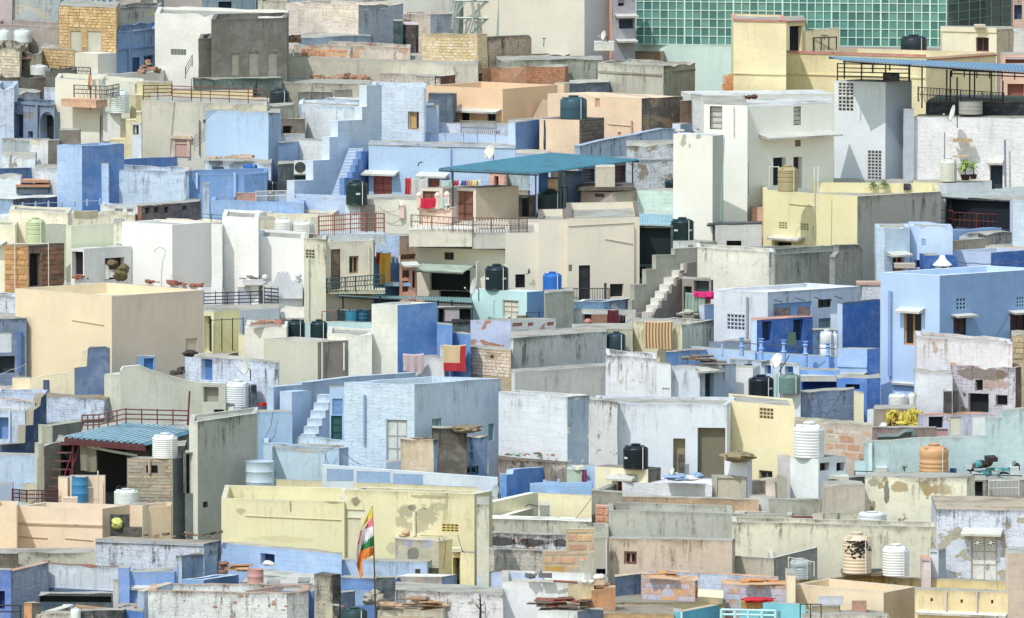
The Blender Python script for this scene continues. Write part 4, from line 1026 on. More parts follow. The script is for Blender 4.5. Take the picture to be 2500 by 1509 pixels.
# ================================================================== top middle and right
tile(1000,0,4.928)
h = H('far grey panelled wall left of the lattice tower',[(-260,-140),(540,-130)],175,(198,198,190),stain=.25,d=3,bw=2.4,bh=1.8,mas=.2)
h = H('cream and lavender masonry house left of the lattice tower',[(-80,165),(250,176),(535,165)],352,(216,204,176),col2=(178,184,206),mas=.5,mas2=.3,stain=.3,d=2,par=.1)
H('small blue-roofed shed left of the cream block house',[(-100,285),(75,300),(105,295)],565,(70,62,66),stain=.5,d=2,par=0,roofcol=(214,196,196))
h = H('huge plain beige block with a grey-lilac shaded end, top edge',[(648,-260),(2104,-210),(2420,-235)],565,(218,212,196),col2=(205,205,214),stain=.05,patch=0,mas=.02,par=0,var=.05,rough=0)  # grey-lilac end colour holds the shade of that side
H('dim gap wall between the beige block and the tower',[(520,-160),(652,-160)],362,(150,158,154),d=2,stain=.4)
h = H('salmon strip building at the right end of the beige block',[(2408,-100),(2480,-95)],520,(202,160,140),d=2,par=0)
# lattice tower
def lattice_tower():
    Y = Yrow(NY(440)); g = lambda x,y,dy=0.0: atY(NX(x),NY(y),Y + dy)
    root = thing('lattice_tower','grey steel lattice tower with cable ducts at the top edge','tower',g(900,440)); mt = plain((176,184,184),.5,.3,.1,6)
    legs = [((560,-120),(515,350),1.2),((735,-160),(775,205),0),((1090,-120),(1062,440),0),((1278,-100),(1302,430),1.2)]
    for a,b,dy in legs:
        m = MB(); m.tube([g(a[0],a[1],dy),g(b[0],b[1],dy)],.085,6); m.build('leg',mt,root)
    m = MB(); m.tube([g(775,205),g(722,390)],.05,6); m.build('leg',mt,root)
    for a,b in (((548,215),(1290,228)),((548,10),(1285,5))):
        m = MB(); m.tube([g(a[0],a[1],.3),g(b[0],b[1],.3)],.06,6); m.build('cross_beam',mt,root)
    for a,b in (((600,-40),(548,175)),((665,30),(545,190)),((730,-10),(790,180)),((535,250),(575,345)),((785,225),(720,370)),((790,260),(770,390)),((805,250),(845,395)),((940,20),(1050,190)),((1105,5),(1062,190)),((1050,235),(950,440)),((1068,240),(1115,430)),((1160,0),(1290,215)),((1240,5),(1290,120)),((1180,235),(1155,425)),((1180,240),(1215,425)),((1285,240),(1200,415)),((1295,250),(1270,420))):
        m = MB(); m.tube([g(a[0],a[1],.3),g(b[0],b[1],.3)],.045,5); m.build('brace',mt,root)
    for x,r,c in ((850,.14,(92,108,122)),(905,.06,(92,100,110)),(930,.03,(120,120,124))):
        m = MB(); m.tube([g(x,-140,.8),g(x,440,.8)],r,8); m.build('cable_duct',plain(c,.6),root,smooth=True)
    for x in (870,895):
        m = MB(); m.tube([g(x,-140,.5),g(x,440,.5)],.015,5); m.build('ladder_rail',mt,root)
    m = MB()
    for i in range(18): m.tube([g(870,-130 + 32 * i,.5),g(895,-130 + 32 * i,.5)],.011,4)
    m.build('ladder_rung',mt,root,kind='stuff')
lattice_tower()
h = H('cream drystone block house in front of the lattice tower',[(148,402),(820,415),(940,440)],790,(206,186,146),mas=.7,bw=.3,bh=.16,stain=.2,patch=.15,pcol=(190,178,150),par=.2,rough=.06,d=None,capcol=(176,172,160),
      stones=dict(seg=0,x0=150,y0=455,x1=816,y1=775,w=.3,h=.15,cols=((222,204,164),(212,190,146),(228,212,178)),n_max=200,out=.02))
Wl('dark moss-topped stone wall in shade beside the cream stone house',[(915,450),(1180,435),(1440,425),(1466,460),(1466,470)],770,(150,138,112),footR=735,t=.5,mas=.9,bw=.24,bh=.14,stain=.75,patch=.2,capcol=(90,100,95),dY=0)
h = H('long brown edged flat roof with dark eaves shade, upper centre right',[(1100,720),(1450,642),(2464,602),(3060,640)],770,(150,122,98),stain=.6,patch=.3,pcol=(120,110,95),par=.08,d=3.6,roofcol=(196,194,182),capcol=(190,188,176))
boxthing('small white water cistern box under a dish, top edge',2220,505,2460,610,640,(228,228,220),'cistern','cistern',.9)
dish('small pale dish on the white cistern, top edge',2335,425,90,125,630,(-.9,-.4,.2),(222,222,218))
H('weathered concrete wall beneath the dark eaves',[(1060,720),(1900,712),(2330,718)],900,(156,160,148),stain=.6,patch=.3,d=3,par=0,pcol=(165,165,150))
h = H('orange brick wall with a rounded grey end behind the peach house',[(875,815),(990,800),(1400,800),(1872,795),(1910,790)],1010,(196,140,105),mas=.8,bw=.2,bh=.085,stain=.15,patch=.2,pcol=(205,160,125),d=.5,par=0,rough=.09,name='brick_wall',cat='wall',
      stones=dict(seg=2,x0=1395,y0=835,x1=1868,y1=1000,w=.2,h=.1,cols=((205,148,112),(190,130,95)),n_max=110,out=.015,name='brick'))
h = H('flat concrete roof with a dark red brick side, upper centre',[(-350,885),(302,918),(1035,862)],1010,(205,196,172),col2=(112,78,66),mas=.6,mas2=.4,stain=.35,stain2=.6,par=0,roofcol=(190,186,172),d=None)
h = H('peach house with a ledge and two small dark windows',[(185,1032),(1120,1072),(1780,1020)],1492,(240,200,160),stain=.04,patch=0,mas=.02,par=1.0,th=.22,var=.04,rough=0,
      ops=[('win',618,1350,718,1478,(70,60,75)),('win',932,1366,1036,1480,(70,60,75)),('ledge',520,1300,1110,1338,.6)])
h = H('peach chimney pier at the right end of the peach house',[(1748,1002),(1860,1008),(1922,1000)],1300,(234,206,172),stain=.04,patch=0,mas=0,par=0,d=.9,rough=0)
h = H('dark blue-grey broken slab room right of the peach pier',[(1922,1000),(2402,985)],1150,(84,100,122),stain=.6,patch=.2,pcol=(140,150,165),d=2.0,par=0,roofcol=(190,190,175))
Wl('sloping peach stair cheek beside the dark teal tank',[(1480,1425),(1600,1205),(1770,1200),(1800,1300)],1428,(214,186,156),t=.25,stain=.05,patch=0,mas=0,drop=3,name='stair_parapet',cat='parapet')
tile(1200,180)
h = H('long rounded peach wall ending in dark crumbling masonry',[(482,172),(1290,212),(1645,200)],552,(236,208,176),col2=(112,104,92),mas=.03,mas2=.9,stain=.04,stain2=.9,patch=0,patch2=.5,pcol=(150,128,96),bw=.28,bh=.14,par=0,d=None,rough=.03,roofcol=(236,208,176),
      ops=[('blk',890,212,932,290,(205,165,130)),('line',1005,440,1200,444,(190,165,145)),('blk',1085,502,1112,532,(190,140,100)),('pipe',1205,400,1218,525,(205,170,150))])
h = H('grey rubble strip and brick stub at the right end of the peach wall',[(1620,238),(1720,232)],560,(140,110,86),mas=.8,bw=.22,bh=.1,d=1,par=0,stain=.4)
h = H('peach cube with a dark block-work side under the big tank',[(412,385),(755,398),(968,376)],672,(232,204,172),col2=(120,106,98),mas=.02,mas2=.2,stain=.05,stain2=.3,patch=0,par=0,roofcol=(130,120,108),rough=.01,bw=.4,bh=.2,
      stones=dict(seg=1,x0=760,y0=410,x1=962,y1=595,w=.48,h=.19,cols=((132,116,106),(150,132,120)),n_max=60,out=.03,rnd=.15,name='block'))
tank('large teal-black tank with a white pipe on the peach cube',705,386,232,196,hs=h,col=(52,84,100),style='smooth')
Wl('blue-grey weathered wall rising behind the tin canopy',[(760,620),(960,570),(1250,520),(1300,505),(1480,470),(1600,475)],745,(165,180,206),t=.4,dY=4,stain=.45,patch=.25,pcol=(150,165,195),mas=.2)
h = H('pale blue cube tucked beside the grey-white house',[(1556,430),(1622,436),(1720,412)],590,(206,216,240),col2=(160,176,205),d=None,par=0,stain=.1)
h = H('long crumbling whitewashed stone wall with mossy top',[(1160,612),(1650,602)],1000,(204,206,218),mas=.8,bw=.3,bh=.16,stain=.6,patch=.45,pcol=(150,140,118),by=575,par=0,rough=.1,capcol=(160,155,140),ops=[('band',1165,728,1650,742,(200,204,218))])
h = H('blue column and low ledges under the mossy wall',[(1232,955),(1355,955)],1000,(196,208,240),d=.6,par=0)
H('purple-grey room with a red grille behind the canopy',[(775,760),(1160,735)],980,(110,112,128),d=2,par=0,stain=.4,ops=[('bars',785,820,885,930,(130,120,140)),('bars',1062,790,1155,930,(140,110,125))])
tank('black tank half hidden by the tall white block',1568,998,160,88,foot=1002,col=(38,60,68),style='ribbed')
h = H('rough pale mint wall under the black tank',[(1250,1000),(1650,1005)],1215,(206,228,226),mas=.35,bw=2,bh=.2,stain=.06,patch=0,by=985,par=0)
h = H('pale mint lower ledge above the small tin roof',[(1250,1172),(1650,1180)],1225,(216,232,232),stain=.05,d=.6,par=0)
sheet_roof('small blue corrugated lean-to roof beside the black tank',[(1262,1296),(1590,1300),(1630,1215),(1262,1205)],[Yrow(NY(1420)),Yrow(NY(1420)),Yrow(NY(1420)) + 3.5,Yrow(NY(1420)) + 3.5],(150,195,215),nrib=16,posts=[(1540,1300,1420,Yrow(NY(1420)) + .1)])
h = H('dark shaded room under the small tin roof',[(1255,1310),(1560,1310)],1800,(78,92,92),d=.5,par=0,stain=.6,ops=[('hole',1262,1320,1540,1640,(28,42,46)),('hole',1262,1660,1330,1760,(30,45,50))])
# blue tin canopy house
tile(1200,180)
Yc = Yrow(NY(1345))
sheet_roof('big blue corrugated canopy over the beige house terrace',[(-455,820),(400,858),(1268,742),(505,685)],[Yc,Yc,Yc + 7.0,Yc + 7.0],(74,146,176),alt=.22,nrib=26,amp=.06,posts=[(-332,835,1200,Yc + .1),(380,870,1235,Yc + .1),(596,850,1235,Yc + 1.2),(1212,760,985,Yc + 6)],pcol=(38,62,72))
h = H('beige stair room with a brown double door on the terrace',[(-612,980),(-420,985),(-78 ,975)],1328,(224,212,196),col2=(186,172,156),stain=.08,patch=0,mas=0,par=0,rough=0,d=None,roofcol=(170,160,145),ops=[('door',-592,1010,-450,1300,(128,84,72))])  # side colour darkened to stand for shade
tile(600,180)
tile(1200,180)
h = H('dark recess wall between terrace rooms under the canopy',[(225,1055),(385,1050)],1245,(110,100,92),d=1,par=0,ops=[('hole',262,1062,322,1225,(45,50,52))])
tank('large black tank under the blue canopy on the terrace',505,1230,225,240,foot=1238,col=(32,52,58),style='ribbed')
railing('bent black pipe frame beside the tank under canopy',[(610,1150),(655,1150)],1242,175,(40,46,50),rails=1,posts=1)
h = H('blue wall seen behind the canopy posts',[(405,855),(490,860)],1190,(50,110,190),d=1,par=0)
H('peach wall scrap seen behind the canopy posts',[(485,905),(572,905)],1230,(222,180,150),d=.8,par=0)
H('pale and shaded blue house seen through the canopy',[(572,840),(632,845),(780,835)],1180,(196,208,236),col2=(120,150,196),stain=.4,d=None,par=0)
H('grey-blue house seen through the left canopy posts',[(135,850),(330,858)],1120,(170,190,205),stain=.5,d=1,par=0)
H('salmon doorway wall seen beneath the canopy',[(-20,845),(135,850)],1118,(226,178,158),d=1,par=0,ops=[('hole',25,880,60,965,(60,50,60))])
H('cream low block beneath the grey-blue house',[(225,1005),(330,1005)],1125,(206,190,160),d=.8,par=0)
h = H('square beige stair head with a dark overhanging slab, terrace right',[(768,1010),(1030,1018),(1255,1008)],1228,(186,172,156),col2=(212,200,184),stain=.08,patch=0,mas=0,par=0,d=2.5,rough=0,ops=[('jali',888,1015,970,1062,(90,86,84))])
boxthing('dark brown slab lying on the beige stair head',742,975,1230,1005,1232,(96,86,80),'roof_slab','slab',2.6)
boxthing('beige water duct box above the dark slab',892,800,1060,978,1226,(208,196,178),'duct_box','box',1.4)
tile(1200,500)
h = H('large beige house with a dark doorway facing right',[(652,116),(1272,82)],838,(228,218,200),stain=.06,patch=0,mas=.03,par=.3,d=9,rough=0,capcol=(120,105,98),var=.05,ang=14,
      ops=[('door',750,520,848,825,(44,46,56)),('jali',645,515,692,572,(120,118,112)),('hole',1018,680,1135,792,(48,52,56)),('line',660,178,1225,160,(185,175,158)),('line',975,292,1220,340,(190,182,168)),('pipe',1214,180,1226,700,(206,196,178))])
h = H('beige middle bay of the large beige house',[(405,128),(652,116)],836,(230,221,204),stain=.05,patch=0,mas=.02,par=.3,d=6,rough=0,capcol=(120,105,98),var=.05,ang=13)
h = H('beige left bay of the large beige house with a grated window',[(118,246),(405,236)],832,(226,219,205),stain=.05,patch=0,mas=.02,par=.1,d=6,rough=0,var=.05,ang=12,ops=[('bars',205,598,288,712,(40,40,46))])
tile(600,500)
h = H('sunlit beige front of the house above the awning shop',[(1468,350),(2245,388)],805,(234,227,210),stain=.06,patch=0,mas=.02,par=0,d=4,rough=0,var=.05,ang=18,
      ops=[('hole',1578,560,1928,740,(26,34,40)),('hole',1658,740,1928,800,(26,34,40)),('win',1704,408,1788,474,(84,74,70))])
hb = boxthing('bright projecting beige balcony parapet over the awning',1402,214,1945,360,826,(226,218,202),'balcony_parapet','parapet',2.2)
hb2 = boxthing('shaded right part of the beige balcony parapet',1945,242,2242,378,822,(198,194,186),'balcony_parapet','parapet',2.0)  # same parapet, coloured darker in place of shade
sheet_roof('pale green tin awning over the dark shop front',[(1432,556),(1870,578),(1972,518),(1525,500)],[Yrow(NY(800)) - 1.5,Yrow(NY(800)) - 1.5,Yrow(NY(800)),Yrow(NY(800))],(186,206,186),nrib=14,amp=.01,name='awning',cat='awning',pcol=(110,115,105))
railing('curved balcony railing with looped bars, left run',[(1420,200),(1950,235)],828,115,(120,98,88),rails=2,posts=3,bars=24,r=.02,lattice=True)
railing('balcony railing, right run with hexagonal loops',[(1950,235),(2270,240),(2420,235)],824,125,(120,98,88),rails=2,posts=2,bars=26,r=.02,lattice=True)
# terrace floor of the beige house
h = H('cream terrace deck behind the looped balcony railing',[(1420,175),(1960,205),(2750,150)],380,(220,208,190),stain=.1,par=0,d=6,roofcol=(222,210,192))
h = H('beige terrace room with a brown double door',[(1785,-150),(1978,-142),(2345,-152)],200,(226,214,198),col2=(188,172,154),stain=.08,patch=0,mas=0,par=0,rough=0,d=None,roofcol=(172,160,145),ops=[('door',1806,-118,1955,180,(134,88,74))])  # darker side tone puts shade into the plaster colour
# pink pierced balcony
tile(600,180)
h = H('pink house with a pierced plaster parapet left of the beige terrace',[(1330,1160),(1770,1165)],1400,(240,206,190),stain=.08,patch=0,mas=0,d=1.5,par=0,rough=.02,ops=[('hole',x,1240,x + 30,1262,(190,140,125)) for x in (1378,1420)] + [('hole',x,1272,x + 26,1292,(190,140,125)) for x in (1380,1420)] + [('band',1325,1298,1520,1312,None),('blk',1390,1178,1450,1200,(220,170,150)),('blk',1560,1172,1640,1192,(220,170,150))])
for i,(x,y0,y1) in enumerate(((1340,1120,1240),(1490,1035,1150),(1648,1035,1160),(1728,1028,1150),(1518,1125,1165),(1730,1128,1170))):
    p = atY(NX(x),NY(y1),Yrow(NY(1398))); k = px_m(p.y); hh = (y1 - y0) * k
    r_ = thing('parapet_pillar',('squat' if hh < 1 * .3 else 'slim') + ' pink pillar with a bud finial, ' + ['leftmost on the pierced parapet','left of the crimson cloth','right of the crimson cloth','beside the pale cloth','small one under the crimson cloth','small one nearest the canopy post'][i],'pillar',p)
    m = MB(); m.box(p,.22,.22,hh * .85); m.build('shaft',plaster((240,208,192),.1,0,0),r_); m = MB(); m.lathe(p + Vector((0,0,hh * .85)),[(0,0),(.14,0),(.15,.06),(.1,.14),(0,.22)],12); m.build('finial',plaster((240,212,198),.1,0,0),r_,smooth=True)
cloth('crimson cloth drying between pink pillars',(1503,1632),1075,1155,1402,(205,30,65),fold=5)
cloth('pale grey cloth drying beside the crimson one',(1662,1728),1070,1158,1402,(190,200,198),fold=5)
h = H('cream plain house wall behind the red railing, centre',[(860,1075),(1490,1085)],1400,(220,218,204),stain=.08,patch=0,mas=.02,d=3,par=0)
H('blue low parapet right half with a shaded notch',[(380,1062),(860,1078)],1200,(186,202,238),stain=.12,d=2,par=.1,mas=.1)
h = H('white and grey tank plinth under the black tank, centre',[(855,1120),(985,1128),(1140,1118)],1406,(214,220,236),col2=(150,142,126),stain=.3,d=None,par=0)
tank('black ribbed tank with a stone on its lid, centre left',953,1124,188,215,hs=h,col=(30,52,58),style='ribbed',mark=(.15,))

# ================================================================== top right
tile(1500,0,4.928)
H('narrow lilac-grey house with a dark window left of the glass front',[(-20,-90),(252,-95)],545,(164,160,176),stain=.3,d=2,ops=[('hole',55,230,250,345,(60,75,105)),('ledge',0,165,255,195,.5),('ledge',10,468,250,495,.5),('hole',45,-60,130,75,(20,30,45))])
h = H('pale mint rendered base wall below the green glass front',[(205,520),(800,548),(1760,572)],520,(208,226,224),stain=.1,patch=0,mas=.03,d=9,par=0,rough=0,var=.05)
glassY = Yrow(NY(1172))
def glass_front():
    A0 = onroof(h,252,525); g0 = h.ring[0]
    # left face: from reading x=258 to x=4000 (corner), right face falls back
    hz = h.h
    P0 = atZ(NX(258),NY(530),hz); P1 = atZ(NX(3995),NY(530 + 240),hz);
    if abs(P1.y - P0.y) > 60: P1.y = P0.y
    P1 = atY(NX(3995),NY(700),P0.y - 2.5); P1.z = hz
    P0.z = hz
    L = (P1 - P0).length; t = (P1 - P0).normalized(); nrm = Vector((t.y,-t.x,0))
    root = thing('glass_building','green glass curtain-wall building with a white grid, top right','building',P0)
    hgt = 5.4; nx = 38; nz = 12; w = L / nx; hz1 = hgt / nz * 1.0
    mats = [plain(c,.16,.0,.16,1.3,'green_glass',0,.06,.8) for c in ((92,146,142),(80,134,132),(102,156,150),(68,120,120))]
    meshes = []
    for m_ in mats:
        mb = MB(); mb.box((0,0,0),w * .93,.03,hgt / nz * .93); me = bpy.data.meshes.new('pane'); me.from_pydata(mb.v,[],mb.f); me.materials.append(m_); meshes.append(me)
    rng = random.Random(4); cnt = 0; rest = MB(); az = math.atan2(t.y,t.x); zz = .42
    rows = 10; rh = .43
    for i in range(nx):
        for j in range(rows):
            p = P0 + t * (w * (i + .5)) + Vector((0,0,j * rh + .02)); mi = rng.randrange(4)
            if cnt < 290 and j < 8:
                o = bpy.data.objects.new('pane',meshes[mi]); COL.objects.link(o); o.parent = root; o.location = p - P0; o.rotation_euler = (rng.uniform(-.02,.02),0,az + rng.uniform(-.02,.02)); o.scale = (1,1,rh * .93 / (hgt / nz * .93)); cnt += 1
            else: rest.box(p,w * .93,.03,rh * .93,az,mi)
    rest.build('upper_panes',mats,root,kind='stuff')
    wm = plain((206,230,226),.5,0,.06,4,'white_mullion'); m = MB()
    for i in range(nx + 1):
        r_ = .05 if i % 6 == 0 else .028; c = P0 + t * (w * i) + nrm * .03; m.box(c,r_ * 1.6,.07,rows * rh,az)
    for j in range(rows + 1):
        c = (P0 + P1) / 2 + Vector((0,0,j * rh - .015)) + nrm * .03; m.box(c,L,.055,.034,az)
    m.build('mullion_grid',wm,root,kind='stuff')
    m = MB(); m.box((P0 + P1) / 2 - nrm * .4,L,.6,rows * rh,az); m.build('backing_wall',plain((60,95,90),.8),root)
    # right flank: the same glass and grid in darker, shaded colours
    P2 = atY(NX(5790),NY(600),P1.y + 16); P2.z = hz; L2 = (P2 - P1).length; t2 = (P2 - P1).normalized(); n2 = Vector((t2.y,-t2.x,0)); az2 = math.atan2(t2.y,t2.x); nx2 = 14; w2 = L2 / nx2
    dm = [plain(c,.14,0,.2,1.0,'shaded_green_glass',0,0,.8) for c in ((34,84,84),(24,68,74))]
    meshes = []
    for m_ in dm:
        mb = MB(); mb.box((0,0,0),w2 * .95,.03,rh * .94); me = bpy.data.meshes.new('pane'); me.from_pydata(mb.v,[],mb.f); me.materials.append(m_); meshes.append(me)
    for i in range(nx2):
        for j in range(rows):
            o = bpy.data.objects.new('side_pane',rng.choice(meshes)); COL.objects.link(o); o.parent = root; o.location = P1 + t2 * (w2 * (i + .5)) + Vector((0,0,j * rh + .02)) - P0; o.rotation_euler = (0,0,az2)
    m = MB()
    for i in range(nx2 + 1): m.box(P1 + t2 * (w2 * i) + n2 * .03,.06 if i % 4 else .12,.05,rows * rh,az2)
    for j in range(rows + 1): m.box((P1 + P2) / 2 + Vector((0,0,j * rh - .015)) + n2 * .03,L2,.04,.026,az2)
    m.build('side_mullion_grid',plain((120,160,150),.6),root,kind='stuff')
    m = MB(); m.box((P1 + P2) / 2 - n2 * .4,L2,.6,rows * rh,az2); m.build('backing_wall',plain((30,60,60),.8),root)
glass_front()
h = H('grey concrete house block with a framed right flank, upper right',[(-200,745),(592,792),(972,742)],1175,(188,186,172),col2=(150,150,134),stain=.35,stain2=.7,patch=.15,mas=.05,par=.1,d=None,ops=[('band',-195,870,575,892,(170,168,155)),('band',700,840,965,862,(120,120,108))])
h = Wl('stepped bare orange brick stub at the yellow house corner',[(1300,1020),(1345,1018),(1345,930),(1375,928),(1375,895),(1432,893)],1162,(208,146,92),t=.4,mas=.9,bw=.22,bh=.1,stain=.1,patch=.1,pcol=(180,100,70),name='brick_wall')
lay_stones(h,seg=0,x0=1302,y0=900,x1=1425,y1=1150,w=.24,h=.1,cols=((216,152,96),(200,134,84)),n_max=80,name='brick',out=.02)
h = H('tall yellow block of the big yellow house with a pink coping',[(1432,236),(2068,252)],1160,(228,218,162),stain=.12,patch=.12,pcol=(196,184,134),mas=.08,par=.1,d=5,rough=0,capcol=(214,142,132),ops=[('band',1432,232,2068,256,(216,144,134)),('band',1430,884,2068,898,None)])
h = H('shaded yellow doorway wall beside the tall yellow block',[(2068,252),(2300,244)],670,(226,214,160),stain=.2,patch=0,d=4,par=0,rough=0,ang=40,ops=[('hole',2108,312,2256,616,(26,30,50)),('band',2068,244,2300,262,(214,142,132))])
H('low shaded yellow parapet behind the black gate frame',[(2300,350),(2700,345)],660,(214,204,158),stain=.2,d=.4,par=0,capcol=(214,142,132),ang=20)
h = H('big yellow house terrace with a pink coping and a blank right side',[(2068,640),(3750,692),(4590,632)],1160,(228,218,162),stain=.12,patch=.08,pcol=(200,190,140),mas=.08,par=.7,d=None,rough=0,capcol=(214,142,132),ops=[('band',2072,632,3750,660,(216,144,134)),('band',2072,905,3740,920,None),('band',3756,684,4590,702,(190,120,110))])
railing('black gate-like iron frame on the yellow terrace',[(2395,640),(2670,630)],655,185,(60,48,44),rails=1,posts=3,r=.03,rp=.035)
tile(2000,0,4.928)
H('back parapet of the yellow terrace with a pink line',[(225,612),(985,585)],645,(212,202,164),stain=.2,d=.4,par=0,capcol=(214,142,132))
tank('big black tank on the yellow terrace, top right',1138,662,318,240,foot=668,col=(34,46,56),style='smooth')
h = H('cream roof cabin with a dark red window, top right',[(1478,338),(2135,356),(2335,345)],655,(238,230,190),col2=(188,176,146),stain=.06,stain2=.5,patch=0,mas=0,par=0,rough=0,d=2,ops=[('win',1886,450,2040,622,(110,50,52)),('band',1470,328,2138,385,None)])
boxthing('flat cream slab with a stone on the roof cabin',1868,302,2000,330,658,(226,216,182),'roof_slab','slab',.8)
h = H('far salmon and blue building at the top right corner',[(2330,-90),(2560,-90)],365,(205,176,160),d=2,stain=.4,ops=[('hole',2345,60,2440,235,(60,80,120))])
H('far whitewashed wall at the right edge below the salmon building',[(2340,375),(2560,375)],620,(214,214,208),d=2,stain=.3)
h = H('pink railed balcony house at the right edge, top',[(2205,655),(2560,655)],1335,(232,190,168),stain=.2,d=2,par=0,ops=[('hole',2240,690,2560,830,(130,90,85)),('hole',2265,1010,2464,1330,(150,95,80)),('band',2240,695,2560,712,(230,225,225)),('band',2240,762,2560,780,(230,225,225))])
tile(1800,180)
# lavender tower and white hall
h = H('lavender-white stair tower with two tall wall grilles',[(834,60),(1274,72),(1500,58)],918,(224,226,236),col2=(176,184,202),stain=.12,stain2=.1,patch=0,mas=.05,par=0,d=None,rough=0,var=.06,name='stair_tower',cat='tower',scol=(130,132,145),
      ops=[('jali',868,75,1000,188,(205,204,202)),('jali',868,196,1000,322,(205,204,202)),('jali',1120,660,1240,908,(196,196,198))])
railing('dark iron rails on top of the lavender tower',[(860,58),(1480,70)],916,145,(50,50,58),rails=4,posts=3,r=.026,rp=.035)
boxthing('black plastic crate on top of the lavender tower',1255,0,1395,66,930,(32,34,42),'crate','crate',.6)
h = H('white painted brick house with a small shaded doorway, right edge',[(1518,318),(2620,384)],1000,(232,232,238),mas=.38,bw=.5,bh=.2,stain=.1,patch=.03,par=0,d=2,ang=10,by=None,rough=.02,scol=(120,125,140),
      ops=[('hole',2172,788,2280,992,(50,62,82)),('ledge',2150,735,2288,768,.35)])
H('shaded corner return of the white painted brick house',[(1440,316),(1520,312)],985,(206,214,232),d=2,par=0,mas=.2,stain=.1)
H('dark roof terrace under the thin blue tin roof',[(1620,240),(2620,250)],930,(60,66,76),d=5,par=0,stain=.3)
tank('grey concrete drum behind the leaning white dish',2005,345,205,110,foot=952,col=(168,168,162),style='drum',group=None)
Yr = Yrow(NY(945))
tile(2000,0,4.928)
sheet_roof('thin blue tin roof on black posts at the right edge',[(285,722),(2900,895),(2900,800),(115,680)],[Yr - 1,Yr - 1,Yr + 5,Yr + 5],(84,132,178),nrib=60,amp=.035,pcol=(28,30,38),
           posts=[(x,a,b,Yr + d_) for x,a,b,d_ in ((303,735,950,0),(645,755,880,2),(850,775,850,2),(1080,790,985,0),(1238,805,1300,-.5),(1535,840,1220,0),(1578,850,1290,-.3),(1660,930,1290,0),(1812,860,1180,.5),(1870,860,1200,.5),(2070,870,1220,0),(2210,970,1290,-.3))])
tile(1800,180)
railing('hanging black fascia frame below the blue tin roof',[(1842,28),(2600,62)],948,58,(28,28,34),rails=2,posts=7,r=.03,rp=.03)
railing('dense dark railing of wavy bars under the tin roof',[(1552,240),(2290,290)],946,125,(66,62,66),rails=2,posts=4,bars=58,lattice=True)
dish('big white dish seen edge-on, upper right',1852,340,75,155,1012,(-.95,-.15,.25),(232,232,226))
boxthing('peeling sandstone shelf with hanging pegs on the white wall',1855,560,2020,590,1004,(206,176,140),'wall_shelf','shelf',.4)
boxthing('thin sandstone lintel shelf above the white tank',1850,705,1990,718,1004,(214,190,160),'wall_shelf','shelf',.4)
pole_thing('upright pipe on the white wall left of the shelf',[(1780,930),(1782,505)],1004,.03,(150,150,155))
pole_thing('twin grey cable pipe right of the doorway',[(2305,975),(2300,570)],1004,.05,(140,140,165))
tank('cream water tank beside the green plant',1815,925,145,205,foot=1030,col=(222,222,212),style='ribbed')
plant('bright green spiky potted plant on the white ledge',1960,915,190,215,1030,(120,150,40),n=70)
plant('second green spiky plant with a dark pot on the ledge',2030,905,140,185,1030,(105,140,45),n=50)
h = H('white ledge box with a yellow front under the tank and plants',[(1508,928),(1732,938),(1800,940),(2188,930)],1048,(240,228,172),col2=(206,214,230),stain=.06,patch=0,par=0,d=2.5,rough=0)
h = H('pale lilac low yard wall with weeds beneath the tower',[(622,922),(1500,925)],1005,(200,208,224),stain=.3,patch=.1,d=1.5,par=0)
plant('wispy green weed on the lilac yard wall',1170,985,110,70,1180,(120,140,90),n=60,pot=False,name='weed')
plant('taller wispy weed right on the lilac yard wall',1262,985,120,100,1182,(125,145,95),n=70,pot=False,name='weed')
boxthing('black bucket on the yard wall',1430,945,1490,1000,1185,(36,40,50),'bucket','bucket',.3)
# grey-white house with ladder windows
h = H('grey-white flat roofed house with ladder-like window grilles',[(-118,300),(828,250)],1285,(236,236,228),col2=(196,194,188),stain=.05,patch=0,mas=0,par=0,d=5,rough=0,var=.04,ang=37,roofcol=(206,206,200),
      ops=[('bars',484,260,548,442,(226,226,215)),('ledge',188,505,815,535,.8),('hole',308,720,416,960,(30,34,56)),('hole',482,715,556,985,(60,42,52)),('jali',497,570,546,626,(130,120,112))])
h = H('white upper cube with a barred opening beside the grey-white house',[(-285,262),(88,272)],1310,(238,238,230),stain=.04,patch=0,mas=0,d=6,par=0,rough=0,var=.04,ops=[('bars',-236,265,-130,478,(205,205,200)),('pipe',-32,280,-22,530,(225,225,218))])
h = H('grey roof deck with two clay pots, upper right',[(-385,232),(-285,236)],560,(206,208,210),stain=.08,patch=0,d=5,par=0)
H('pale grey parapet slab behind the clay pots',[(-380,205),(500,165),(830,170)],290,(226,226,220),stain=.05,patch=0,d=3,par=0,rough=0,roofcol=(214,214,210))
bag_pile('two clay pots lying on the grey roof',[(62,205,40,34),(100,202,46,36),(145,198,62,40)],420,(95,62,54),'clay_pot','pot','pot')
h = H('tall plain white block with a shaded grey flank and green pipe',[(-550,515),(-212,535),(-118,525)],1440,(236,234,224),col2=(196,196,194),stain=.03,patch=0,mas=0,par=0,rough=0,var=.03,d=None,roofcol=(226,226,220))  # flank grey is shade mixed into the white
rubble('small debris on top of the tall white block',(-500,-300),505,1438,7,.14,((226,222,210),(120,110,110)),dep=.8,hgt=.1)
pole_thing('thin green pipe down the tall white block',[(-145,1260),(-110,545)],1436,.018,(130,190,175))
pole_thing('outlined meter box conduit on the grey-white flank',[(0,1040),(0,762),(98,762),(98,1040)],1300,.014,(130,128,124),'conduit','pipe')
tank('khaki swirled tank on the yellow house',435,1010,178,215,foot=1470,col=(176,164,110),style='bands')
railing('white pipe frame left of the khaki tank',[(275,985),(355,985)],1468,185,(228,228,224),rails=1,posts=1,r=.016)
